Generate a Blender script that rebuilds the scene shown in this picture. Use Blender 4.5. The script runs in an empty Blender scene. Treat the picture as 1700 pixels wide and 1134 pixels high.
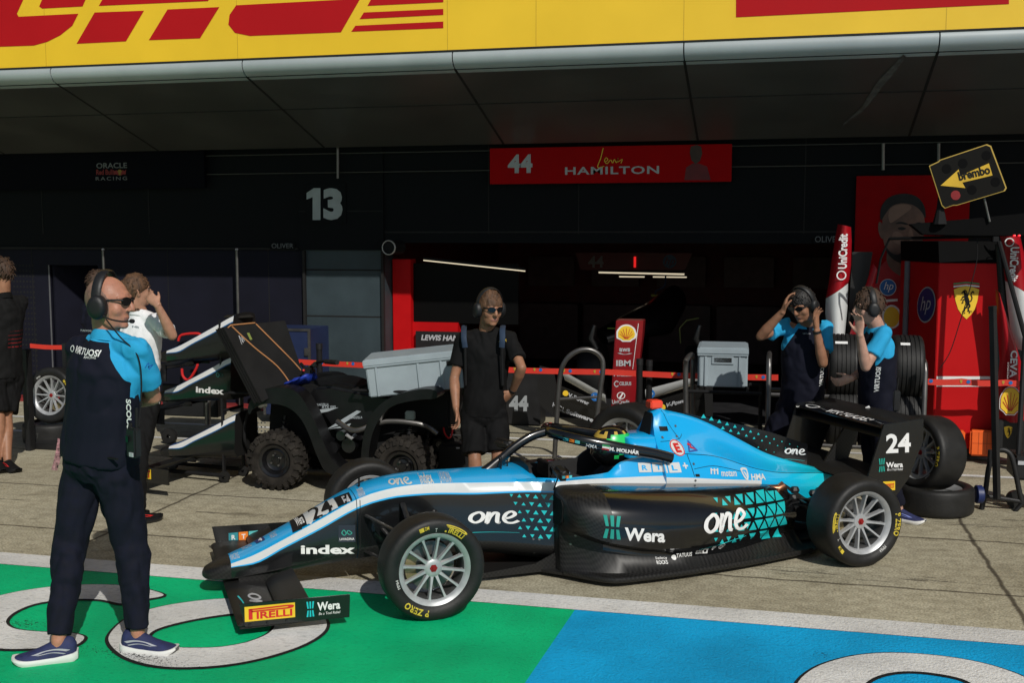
import bpy, bmesh, math, random
import numpy as np
from mathutils import Vector as V, Matrix, noise as mnoise
from mathutils.bvhtree import BVHTree
from mathutils.geometry import tessellate_polygon
random.seed(7)
R = math.radians
SC = bpy.context.scene
COL = SC.collection

# ------------------------------------------------------------------ camera, sky, sun, exposure
CH, YAW, PITCH, FPX = 2.1, R(13.4), math.atan(176 / 1823.0), 1823.0
cd = bpy.data.cameras.new('camera'); cam = bpy.data.objects.new('camera', cd); COL.objects.link(cam)
cd.sensor_width = 36; cd.lens = 36 * FPX / 1700; cd.clip_end = 2000; cd.clip_start = 0.05
cam.location = (0, 0, CH); cam.rotation_euler = (R(90) - PITCH, 0, YAW)
SC.camera = cam
SUN_AZ, SUN_EL = R(-34.9), R(38.0)          # direction the light travels over the ground, height of the sun
ldir = V((math.sin(SUN_AZ) * math.cos(SUN_EL), math.cos(SUN_AZ) * math.cos(SUN_EL), -math.sin(SUN_EL)))
wld = bpy.data.worlds.new('World'); SC.world = wld; wld.use_nodes = True
wn = wld.node_tree.nodes; wl = wld.node_tree.links
sky = wn.new('ShaderNodeTexSky'); sky.sky_type = 'NISHITA'; sky.sun_disc = False
sky.sun_elevation = SUN_EL; sky.sun_rotation = R(180) + SUN_AZ
wl.new(sky.outputs[0], wn['Background'].inputs[0]); wn['Background'].inputs[1].default_value = 0.05
sd = bpy.data.lights.new('sun', 'SUN'); sun = bpy.data.objects.new('sun', sd); COL.objects.link(sun)
sd.energy = 3.3; sd.angle = R(0.5); sd.color = (1.0, 0.96, 0.89)
sun.rotation_euler = ldir.to_track_quat('-Z', 'Y').to_euler(); sun.location = (6, -8, 12)
SC.view_settings.view_transform = 'Standard'; SC.view_settings.look = 'None'
SC.view_settings.exposure = 0.0; SC.view_settings.gamma = 1
SC.cycles.max_bounces = 8; SC.cycles.diffuse_bounces = 3; SC.cycles.glossy_bounces = 4

# ------------------------------------------------------------------ photo measure -> place in the world
_fw = V((-math.sin(YAW) * math.cos(PITCH), math.cos(YAW) * math.cos(PITCH), -math.sin(PITCH)))
_rt = V((math.cos(YAW), math.sin(YAW), 0)); _up = _rt.cross(_fw) * 1.0
CP0 = V((0, 0, CH))
def ray(u, v): return _fw + _rt * ((u - 850) / FPX) - _up * ((v - 567) / FPX)
def G(u, v, z=0.0):
    d = ray(u, v); return CP0 + d * ((z - CH) / d.z)
def PY(u, v, Y):
    d = ray(u, v); return CP0 + d * (Y / d.y)

# ------------------------------------------------------------------ materials
MATS = {}
def lin(c):
    return tuple((x / 12.92 if x <= .04045 else ((x + .055) / 1.055) ** 2.4) for x in c)
def mat(name, c, rough=.5, metal=0, var=.12, vs=6.0, bump=0, bs=40.0, coat=0, spec=.5, emit=None, stretch=None, trans=0):
    if name in MATS: return MATS[name]
    m = bpy.data.materials.new(name); m.use_nodes = True; MATS[name] = m
    n = m.node_tree.nodes; l = m.node_tree.links; b = n['Principled BSDF']
    b.inputs['Roughness'].default_value = rough; b.inputs['Metallic'].default_value = metal
    b.inputs['Specular IOR Level'].default_value = spec
    b.inputs['Coat Weight'].default_value = coat; b.inputs['Coat Roughness'].default_value = .06
    b.inputs['Base Color'].default_value = (*c, 1)
    tc = n.new('ShaderNodeTexCoord'); mp = n.new('ShaderNodeMapping')
    l.new(tc.outputs['Object'], mp.inputs[0])
    if stretch: mp.inputs['Scale'].default_value = stretch
    if var:
        nz = n.new('ShaderNodeTexNoise'); nz.inputs['Scale'].default_value = vs; nz.inputs['Detail'].default_value = 5
        l.new(mp.outputs[0], nz.inputs['Vector'])
        cr = n.new('ShaderNodeValToRGB'); l.new(nz.outputs[0], cr.inputs[0])
        cr.color_ramp.elements[0].position = .3; cr.color_ramp.elements[1].position = .7
        cr.color_ramp.elements[0].color = (*[max(0, x * (1 - var)) for x in c], 1)
        cr.color_ramp.elements[1].color = (*[min(1, x * (1 + var)) for x in c], 1)
        l.new(cr.outputs[0], b.inputs['Base Color'])
        mr = n.new('ShaderNodeMapRange'); mr.inputs['To Min'].default_value = max(0, rough * .8); mr.inputs['To Max'].default_value = min(1, rough * 1.2)
        l.new(nz.outputs[0], mr.inputs['Value']); l.new(mr.outputs[0], b.inputs['Roughness'])
    if bump:
        nb = n.new('ShaderNodeTexNoise'); nb.inputs['Scale'].default_value = bs; nb.inputs['Detail'].default_value = 4
        l.new(mp.outputs[0], nb.inputs['Vector'])
        bp = n.new('ShaderNodeBump'); bp.inputs['Strength'].default_value = bump; bp.inputs['Distance'].default_value = .01
        l.new(nb.outputs[0], bp.inputs['Height']); l.new(bp.outputs[0], b.inputs['Normal'])
    if emit:
        b.inputs['Emission Color'].default_value = (*c, 1); b.inputs['Emission Strength'].default_value = emit
    return m
def nodes_of(m): return m.node_tree.nodes, m.node_tree.links, m.node_tree.nodes['Principled BSDF']

M_white = mat('white_paint', (.78, .78, .77), .4, var=.05)
M_black = mat('black_gloss', (.006, .006, .007), .3, coat=.3, var=.1)
M_matt = mat('black_matt', (.008, .008, .0085), .75, spec=.25, var=.25, vs=14)
M_plast = mat('black_plastic', (.011, .011, .0118), .5, spec=.4, var=.25, bump=.1, bs=120)
M_rub = mat('tyre_rubber', (.012, .0118, .0115), .55, var=.3, vs=9, bump=.12, bs=60, spec=.35)
M_dirtrub = mat('dusty_rubber', (.022, .019, .016), .85, var=.5, vs=12, bump=.3, bs=50, spec=.2)
M_alu = mat('rim_metal', (.40, .41, .42), .42, metal=.35, var=.12, vs=20)
M_steel = mat('grey_steel', (.16, .155, .15), .38, metal=.8, var=.2)
M_void = mat('deep_black', (.0035, .0035, .0036), .9, var=.3, spec=.1)
M_red = mat('racing_red', (.50, .006, .006), .35, var=.06, coat=.3)
M_dred = mat('deep_red', (.22, .006, .01), .35, var=.08, coat=.3)
M_yel = mat('logo_yellow', (.85, .55, .03), .5, var=.05)
M_tyel = mat('tyre_yellow', (.55, .42, .03), .6, var=.2, vs=30)
M_ltxt = mat('grey_lettering', (.42, .43, .45), .5, var=.05)
M_teal = mat('teal_print', (.012, .50, .52), .35, coat=.4, var=.05)
M_blue = mat('car_blue', (.010, .30, .66), .25, coat=.8, var=.03)
M_cwhite = mat('car_white', (.60, .62, .62), .28, coat=.7, var=.03)
M_cblack = mat('car_black', (.0045, .0048, .0055), .22, coat=.55, var=.1)
M_navy = mat('navy_cloth', (.0052, .006, .0145), .85, var=.25, vs=25, bump=.15, bs=220, spec=.2)
M_bcloth = mat('black_cloth', (.0062, .0062, .0066), .9, var=.25, vs=25, bump=.15, bs=220, spec=.15)
M_sky = mat('sky_blue_cloth', (.025, .33, .60), .8, var=.1, vs=25, bump=.12, bs=220, spec=.2)
M_wcloth = mat('white_cloth', (.72, .72, .74), .85, var=.06, bump=.12, bs=200, spec=.2)
M_orange = mat('orange_plastic', (.80, .12, .012), .5, var=.1)
M_hpblue = mat('logo_blue', (.012, .13, .42), .45, var=.05)
M_crate = mat('grey_crate_plastic', (.29, .345, .375), .5, var=.08, vs=5, bump=.05, bs=30)
def carbon():
    m = mat('carbon_fibre', (.012, .012, .013), .46, coat=0, var=0, spec=.4); n, l, b = nodes_of(m)
    tc = n.new('ShaderNodeTexCoord'); w = n.new('ShaderNodeTexWave'); w2 = n.new('ShaderNodeTexWave')
    w.inputs['Scale'].default_value = 22; w2.inputs['Scale'].default_value = 22; w.bands_direction = 'DIAGONAL'
    mp = n.new('ShaderNodeMapping'); mp.inputs['Scale'].default_value = (-1, 1, 1); l.new(tc.outputs['Object'], mp.inputs[0])
    w2.bands_direction = 'DIAGONAL'; l.new(tc.outputs['Object'], w.inputs[0]); l.new(mp.outputs[0], w2.inputs[0])
    mx = n.new('ShaderNodeMix'); mx.data_type = 'FLOAT'; mx.inputs[0].default_value = .5
    l.new(w.outputs['Fac'], mx.inputs[2]); l.new(w2.outputs['Fac'], mx.inputs[3])
    cr = n.new('ShaderNodeValToRGB'); l.new(mx.outputs[0], cr.inputs[0])
    cr.color_ramp.elements[0].color = (.004, .004, .004, 1); cr.color_ramp.elements[1].color = (.018, .0175, .017, 1)
    l.new(cr.outputs[0], b.inputs['Base Color']); return m
M_carb = carbon()

# ------------------------------------------------------------------ things, parts
MW = {}
def tag(o, label=None, cat=None, group=None, kind=None):
    if label: o['label'] = label
    if cat: o['category'] = cat
    if group: o['group'] = group
    if kind: o['kind'] = kind
    return o
def thing(name, label, cat, loc=(0, 0, 0), rz=0, group=None):
    o = bpy.data.objects.new(name, None); COL.objects.link(o); o.empty_display_size = .1
    M = Matrix.Translation(V(loc)) @ Matrix.Rotation(rz, 4, 'Z'); o.matrix_world = M
    o.location = V(loc); o.rotation_euler = (0, 0, rz); MW[o] = M
    return tag(o, label, cat, group)
def dup(root, loc, rz, label, group=None):
    r = root.copy(); COL.objects.link(r); r.location = loc; r.rotation_euler = (0, 0, rz); r['label'] = label
    if group: r['group'] = group
    MW[r] = Matrix.Translation(V(loc)) @ Matrix.Rotation(rz, 4, 'Z')
    for ch in list(root.children):
        c = ch.copy(); COL.objects.link(c); c.parent = r
        for g in list(ch.children):
            d = g.copy(); COL.objects.link(d); d.parent = c
    return r
def rot(ax, ang): return Matrix.Rotation(ang, 4, ax)
def frame(o, r, u):
    r = V(r).normalized(); n = r.cross(V(u)).normalized(); u = n.cross(r)
    return Matrix(((r.x, u.x, n.x, o[0]), (r.y, u.y, n.y, o[1]), (r.z, u.z, n.z, o[2]), (0, 0, 0, 1)))

class MB:
    def __init__(s): s.v = []; s.f = []; s.m = []; s.k = 0
    def add(s, vs, fs, k=None):
        b = len(s.v); s.v += [tuple(x) for x in vs]
        for i, f in enumerate(fs):
            s.f.append([b + j for j in f]); s.m.append(s.k if k is None else (k[i] if isinstance(k, (list, tuple)) else k))
        return s
    def box(s, c, d, M=None, k=None):
        x, y, z = [q / 2 for q in d]; c = V(c)
        p = [V((a * x, b * y, e * z)) for e in (-1, 1) for b in (-1, 1) for a in (-1, 1)]
        p = [(M @ q if M else q) + c for q in p] if not (M and len(M) == 4) else [(M.to_3x3() @ q) + c for q in p]
        return s.add(p, [(0, 2, 3, 1), (4, 5, 7, 6), (0, 1, 5, 4), (2, 6, 7, 3), (0, 4, 6, 2), (1, 3, 7, 5)], k)
    def span(s, a, b, k=None):
        a = V(a); b = V(b); return s.box((a + b) / 2, [abs(q) for q in (b - a)], k=k)
    def loft(s, rings, closed=True, capa=True, capb=True, k=None):
        n = len(rings[0]); vs = [p for r in rings for p in r]; fs = []; ks = []
        for i in range(len(rings) - 1):
            for j in range(n if closed else n - 1):
                q = (j + 1) % n
                fs.append((i * n + j, i * n + q, (i + 1) * n + q, (i + 1) * n + j)); ks.append(k(i, j) if callable(k) else (s.k if k is None else k))
        if capa: fs.append(tuple(range(n - 1, -1, -1))); ks.append(ks[0])
        if capb: fs.append(tuple((len(rings) - 1) * n + j for j in range(n))); ks.append(ks[-1])
        return s.add(vs, fs, ks)
    def tube(s, pts, r, n=10, ref=None, capa=True, capb=True, loop=False, k=None, rnd=False):
        pts = [V(p) for p in pts]; N = len(pts)
        rs = r if isinstance(r, list) else [r] * N
        if rnd:                                   # rounded ends
            def rr(q, f): return (q[0] * f, q[1] * f) if isinstance(q, tuple) else q * f
            def mx(q): return max(q) if isinstance(q, tuple) else q
            a = (pts[0] - pts[1]).normalized(); b = (pts[-1] - pts[-2]).normalized()
            pa = [pts[0] + a * mx(rs[0]) * t for t in (.98, .8, .45)]; pb = [pts[-1] + b * mx(rs[-1]) * t for t in (.45, .8, .98)]
            fa = [.2, .6, .89]
            rs = [rr(rs[0], f) for f in fa] + rs + [rr(rs[-1], f) for f in reversed(fa)]
            pts = pa + pts + pb; N = len(pts)
        rings = []; prev = None
        for i, p in enumerate(pts):
            if loop: t = pts[(i + 1) % N] - pts[i - 1]
            else: t = pts[min(i + 1, N - 1)] - pts[max(i - 1, 0)]
            t = t.normalized() if t.length > 1e-9 else V((0, 0, 1))
            if prev is None or ref is not None:
                a = V(ref) if ref is not None else (V((0, 0, 1)) if abs(t.z) < .9 else V((1, 0, 0)))
            else: a = prev
            a = (a - t * a.dot(t))
            a = a.normalized() if a.length > 1e-6 else t.orthogonal().normalized()
            b = t.cross(a); prev = a
            q = rs[i]; ra, rb = q if isinstance(q, tuple) else (q, q)
            rings.append([p + a * (ra * math.cos(2 * math.pi * j / n)) + b * (rb * math.sin(2 * math.pi * j / n)) for j in range(n)])
        if loop: rings.append(rings[0]); return s.loft(rings, True, False, False, k)
        return s.loft(rings, True, capa, capb, k)
    def lathe(s, prof, M=None, n=48, k=None, a0=0, a1=2 * math.pi):
        M = M or Matrix(); full = abs(a1 - a0 - 2 * math.pi) < 1e-6; N = n if full else n + 1
        rings = [[M @ V((r * math.cos(a0 + (a1 - a0) * j / n), r * math.sin(a0 + (a1 - a0) * j / n), h)) for j in range(N)] for r, h in prof]
        return s.loft(rings, full, False, False, k)
    def ell(s, c, rad, M=None, n=16, k=None):
        c = V(c); rings = []
        for i in range(1, n // 2):
            t = math.pi * i / (n // 2)
            rings.append([V((rad[0] * math.sin(t) * math.cos(2 * math.pi * j / n), rad[1] * math.sin(t) * math.sin(2 * math.pi * j / n), -rad[2] * math.cos(t))) for j in range(n)])
        rings = [[(M.to_3x3() @ p if M else p) + c for p in r] for r in rings]
        return s.loft(rings, k=k)
    def prism(s, poly, M, d, k=None):             # outline (x, y) in the plane of M, thickness d along its normal (centred)
        n = len(poly); A = [M @ V((x, y, d / 2)) for x, y in poly]; B = [M @ V((x, y, -d / 2)) for x, y in poly]
        tri = tessellate_polygon([[V((x, y, 0)) for x, y in poly]])
        area = sum(poly[i][0] * poly[(i + 1) % n][1] - poly[(i + 1) % n][0] * poly[i][1] for i in range(n))
        o = range(n) if area > 0 else range(n - 1, -1, -1); o = list(o)
        fs = []
        for t in tri:
            (x0, y0), (x1, y1), (x2, y2) = [poly[i] for i in t]
            t = tuple(t) if (x1 - x0) * (y2 - y0) - (x2 - x0) * (y1 - y0) > 0 else tuple(reversed(t))
            fs.append(t); fs.append(tuple(n + i for i in reversed(t)))
        for a in range(n):
            i, j = o[a], o[(a + 1) % n]; fs.append((i, n + i, n + j, j))
        return s.add(A + B, fs, k)
    def build(s, name, mats, parent=None, smooth=35, bevel=0, world=False, loc=None, seg=2, fix=False):
        vs = s.v
        if world and parent is not None:
            I = MW[parent].inverted(); vs = [I @ V(p) for p in vs]
        if parent is None and loc is not None: vs = [V(p) - V(loc) for p in vs]
        me = bpy.data.meshes.new(name); me.from_pydata(vs, [], s.f)
        mats = mats if isinstance(mats, (list, tuple)) else [mats]
        for m in mats: me.materials.append(m)
        for p, k in zip(me.polygons, s.m): p.material_index = min(k, len(mats) - 1)
        if bevel or fix:
            bm = bmesh.new(); bm.from_mesh(me); bmesh.ops.remove_doubles(bm, verts=bm.verts, dist=1e-5)
            bmesh.ops.recalc_face_normals(bm, faces=bm.faces)
            if bevel:
                ed = [e for e in bm.edges if len(e.link_faces) == 2 and e.calc_face_angle(0) > R(30)]
                bmesh.ops.bevel(bm, geom=ed, offset=bevel, segments=seg, affect='EDGES', clamp_overlap=True)
            bm.to_mesh(me); bm.free()
        if smooth:
            me.polygons.foreach_set('use_smooth', [True] * len(me.polygons)); me.set_sharp_from_angle(angle=R(smooth))
        o = bpy.data.objects.new(name, me); COL.objects.link(o)
        if parent is not None: o.parent = parent; MW[o] = MW[parent]
        else: o.location = V(loc) if loc is not None else V(); MW[o] = Matrix.Translation(o.location)
        return o

def struct(o): o['kind'] = 'structure'; return o
def catmull(xs, ys, x):
    i = max(0, min(len(xs) - 2, int(np.searchsorted(xs, x, 'right') - 1))); t = (x - xs[i]) / (xs[i + 1] - xs[i])
    def sl(k):
        if k == 0: return (ys[1] - ys[0]) / (xs[1] - xs[0])
        if k == len(xs) - 1: return (ys[-1] - ys[-2]) / (xs[-1] - xs[-2])
        a = (ys[k] - ys[k - 1]) / (xs[k] - xs[k - 1]); b = (ys[k + 1] - ys[k]) / (xs[k + 1] - xs[k])
        return 0 if a * b <= 0 else 2 * a * b / (a + b)
    h = xs[i + 1] - xs[i]; t2 = t * t; t3 = t2 * t
    return (2 * t3 - 3 * t2 + 1) * ys[i] + (t3 - 2 * t2 + t) * h * sl(i) + (-2 * t3 + 3 * t2) * ys[i + 1] + (t3 - t2) * h * sl(i + 1)
def smooth_path(pts, n=8, closed=False):
    pts = [V(p) for p in pts]; N = len(pts); out = []
    for i in range(N if closed else N - 1):
        g = lambda k: pts[k % N] if closed else pts[max(0, min(N - 1, k))]
        a, b, c, d = g(i - 1), g(i), g(i + 1), g(i + 2)
        for j in range(n):
            t = j / n; out.append(.5 * ((2 * b) + (c - a) * t + (2 * a - 5 * b + 4 * c - d) * t * t + (3 * b - a - 3 * c + d) * t ** 3))
    if not closed: out.append(pts[-1])
    return out

# ------------------------------------------------------------------ flat graphics: lettering and marks
_TX = {}
def T(s, bold=0.0, shear=0.0, space=1.0):
    key = (s, bold, shear, space)
    if key in _TX: return _TX[key]
    c = bpy.data.curves.new('t', 'FONT'); c.body = s; c.offset = bold; c.shear = shear; c.space_character = space; c.resolution_u = 3
    o = bpy.data.objects.new('t', c); COL.objects.link(o)
    bpy.context.view_layer.update(); me = bpy.data.meshes.new_from_object(o.evaluated_get(bpy.context.evaluated_depsgraph_get()))
    vs = [(v.co.x, v.co.y) for v in me.vertices]; fs = [list(p.vertices) for p in me.polygons]
    bpy.data.objects.remove(o); bpy.data.curves.remove(c); bpy.data.meshes.remove(me)
    _TX[key] = norm2(vs, fs); return _TX[key]
def norm2(vs, fs):
    xs = [p[0] for p in vs]; ys = [p[1] for p in vs]; x0, y0 = min(xs), min(ys); w, h = max(xs) - x0, max(ys) - y0
    return [((x - x0) / w, (y - y0) / h) for x, y in vs], fs, w / h
def poly(*loops):                                  # outlines as given; later loops are holes
    vs = [p for l in loops for p in l]; tri = tessellate_polygon([[V((x, y, 0)) for x, y in l] for l in loops])
    fs = []
    for t in tri:
        (x0, y0), (x1, y1), (x2, y2) = [vs[i] for i in t]
        a = (x1 - x0) * (y2 - y0) - (x2 - x0) * (y1 - y0)
        if abs(a) > 1e-10: fs.append(tuple(t) if a > 0 else tuple(reversed(t)))
    return vs, fs, 1
def merge(*shapes):
    vs = []; fs = []
    for s in shapes:
        b = len(vs); vs += s[0]; fs += [[b + i for i in f] for f in s[1]]
    return vs, fs, 1
def xf(s, sx=1, sy=1, dx=0, dy=0, ang=0):
    c, q = math.cos(ang), math.sin(ang)
    return [(dx + sx * x * c - sy * y * q, dy + sx * x * q + sy * y * c) for x, y in s[0]], s[1], s[2]
def circ(cx=0, cy=0, rx=1, ry=None, n=32): return [(cx + rx * math.cos(2 * math.pi * i / n), cy + (ry or rx) * math.sin(2 * math.pi * i / n)) for i in range(n)]
def rect(x0, y0, x1, y1): return [(x0, y0), (x1, y0), (x1, y1), (x0, y1)]
def stroke(pts, w, n=6, closed=False, taper=None): # a brush line of width w as one ribbon
    P = smooth_path([(x, y, 0) for x, y in pts], n, closed); N = len(P); L = []; Rr = []
    for i, p in enumerate(P):
        t = (P[(i + 1) % N] - P[i - 1]) if closed else P[min(i + 1, N - 1)] - P[max(i - 1, 0)]
        t.normalize(); q = w / 2 * (taper(i / (N - 1)) if taper else 1)
        L.append((p.x - t.y * q, p.y + t.x * q)); Rr.append((p.x + t.y * q, p.y - t.x * q))
    vs = L + Rr; fs = [(i, N + i, N + (i + 1) % N, (i + 1) % N) for i in range(N if closed else N - 1)]
    if not closed:                                # round ends
        for i, sg in ((0, 1), (N - 1, -1)):
            a, b = V(L[i]), V(Rr[i]); c = (a + b) / 2; d = (b - a) / 2; arc = []
            for k in range(1, 6):
                th = -sg * math.pi * k / 6; arc.append((c.x + (-d.x) * math.cos(th) - (-d.y) * math.sin(th) * -1 * -1, c.y + (-d.x) * math.sin(th) + (-d.y) * math.cos(th)))
            k0 = len(vs); vs += arc; fs.append([i] + [k0 + j for j in range(5)] + [N + i])
    return vs, fs, 1
def lay(name, shape, mt, parent, f, sub=0, world=False, tgt=None, dr=None, off=.003, smooth=0, tol=9.):
    """place a flat mark: f maps its (x, y) to a point; with a target it is laid onto that surface along dr"""
    vs = [f(x, y) for x, y in shape[0]]
    me = bpy.data.meshes.new(name); me.from_pydata(vs, [], shape[1])
    bm = bmesh.new(); bm.from_mesh(me)
    if sub:
        for _ in range(4):
            ed = [e for e in bm.edges if e.calc_length() > sub]
            if not ed: break
            bmesh.ops.subdivide_edges(bm, edges=ed, cuts=1); bmesh.ops.triangulate(bm, faces=[q for q in bm.faces if len(q.verts) > 4])
    if world:
        I = MW[parent].inverted()
        for v in bm.verts: v.co = I @ v.co
    bad = []
    if tgt is not None:
        d = V(dr).normalized()
        for v in bm.verts:
            h = tgt.ray_cast(v.co - d * 1.2, d, 3)
            if h[0] is not None and abs((h[0] - v.co).dot(d)) < tol: v.co = h[0] - d * off
            else: bad.append(v)
        if tol < 5: bmesh.ops.delete(bm, geom=bad, context='VERTS')
    bm.to_mesh(me); bm.free()
    me.materials.append(mt); o = bpy.data.objects.new(name, me); COL.objects.link(o)
    if parent is not None: o.parent = parent; MW[o] = MW[parent]
    return o
def quad(o, r, u, w, h):                           # corner + right + up -> map of the unit square
    o = V(o); r = V(r).normalized() * w; u = V(u).normalized() * h
    return lambda x, y: o + r * x + u * y
def bil(a, b, c, d):                               # four corners: lower left, lower right, upper right, upper left
    a, b, c, d = V(a), V(b), V(c), V(d)
    return lambda x, y: (a * (1 - x) + b * x) * (1 - y) + (d * (1 - x) + c * x) * y
def bvh(*obs):
    vs = []; fs = []
    for o in obs:
        b = len(vs); vs += [v.co.copy() for v in o.data.vertices]; fs += [[b + i for i in p.vertices] for p in o.data.polygons]
    return BVHTree.FromPolygons(vs, fs)
SQ = poly(rect(0, 0, 1, 1))
def one_logo():                                    # hand written 'one'
    o = stroke([(.17, .62), (.06, .50), (.03, .30), (.12, .18), (.24, .28), (.29, .48), (.24, .62)], .085, closed=True)
    n_ = stroke([(.40, .66), (.37, .42), (.35, .16), (.41, .42), (.50, .62), (.57, .60), (.56, .40), (.56, .22), (.62, .19)], .085)
    e = stroke([(.70, .38), (.82, .44), (.91, .58), (.85, .70), (.74, .60), (.69, .38), (.74, .22), (.86, .20), (.98, .30)], .08)
    return merge(o, n_, e)
def one_line(): return stroke([(.02, -.06), (.3, .03), (.6, .07), (1.0, .06)], .065, taper=lambda t: 1 - .55 * t)
def shield(n=10):
    pts = [(0, .9), (.5, 1), (1, .9)] + [(1 - .02 * i, .9 - .06 * i) for i in range(1, 6)] + [(.82, .3), (.66, .12), (.5, 0), (.34, .12), (.18, .3)] + [(.1 - .02 * (5 - i), .6 + .06 * (5 - i)) for i in range(5, 0, -1)][::1]
    L = [(.5, 0), (.66, .12), (.82, .3), (.92, .55), (.99, .9), (.75, .97), (.5, 1), (.25, .97), (.01, .9), (.08, .55), (.18, .3), (.34, .12)]
    return L
def horse():                                       # rearing horse silhouette, facing left
    body = xf(poly(circ(0, 0, .125, .235)), 1, 1, .53, .50, R(18))
    tp = lambda a, b: (lambda t: a + (b - a) * t)
    return merge(body, stroke([(.47, .62), (.43, .74), (.37, .86)], .17, 5, taper=tp(1, .6)), stroke([(.40, .89), (.32, .86), (.22, .79)], .10, 5, taper=tp(1, .55)), poly([(.38, .90), (.43, .99), (.44, .88)]),
                 stroke([(.45, .60), (.30, .64), (.23, .52), (.16, .50)], .06, 5, taper=tp(1.2, .7)), stroke([(.44, .54), (.31, .49), (.30, .38), (.22, .36)], .06, 5, taper=tp(1.2, .7)),
                 stroke([(.60, .36), (.69, .24), (.60, .13), (.63, .03), (.55, .01)], .09, 5, taper=tp(1.3, .5)), stroke([(.55, .34), (.52, .20), (.41, .13), (.38, .03), (.30, .02)], .09, 5, taper=tp(1.3, .5)),
                 stroke([(.63, .42), (.76, .46), (.82, .60), (.76, .74), (.86, .86), (.94, .80)], .07, 6, taper=tp(.8, 1.0)), stroke([(.44, .92), (.52, .84), (.54, .74), (.60, .70)], .06, 5))
def shell_fan():
    out = [(.5 + .5 * math.cos(a) * (1 + .02 * math.cos(9 * a)), .42 + .56 * math.sin(a)) for a in np.linspace(R(-22), R(202), 26)]
    return out + [(.22, .10), (.30, .02), (.70, .02), (.78, .10)]
def shell_rays():
    return merge(*[stroke([(.5 + .06 * math.cos(a), .12), (.5 + .40 * math.cos(a), .42 + .40 * math.sin(a))], .03, 2) for a in [R(x) for x in (5, 32, 60, 90, 120, 148, 175)]])
def pirelli(): # stretched P over the name
    return merge(xf(T('IRELLI', .03, 0, 1.0), .82, .62, .18, 0), poly(rect(0, 0, .09, .95)), stroke([(.02, .88), (.5, .92), (.93, .95), (.97, .83), (.9, .74), (.5, .72), (.06, .70)], .13, 6))
def wera_mark():
    f = []
    for k in (0, 1, 2):
        x = .12 + .3 * k; b = (k - 1) * .10
        f.append(poly([(x + b - .02, 0), (x + b + .20, 0), (x + .18, .42), (x, .42)])); f.append(poly([(x, .54), (x + .18, .54), (x + b + .20, 1), (x + b - .02, 1)]))
    return merge(*f)
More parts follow.
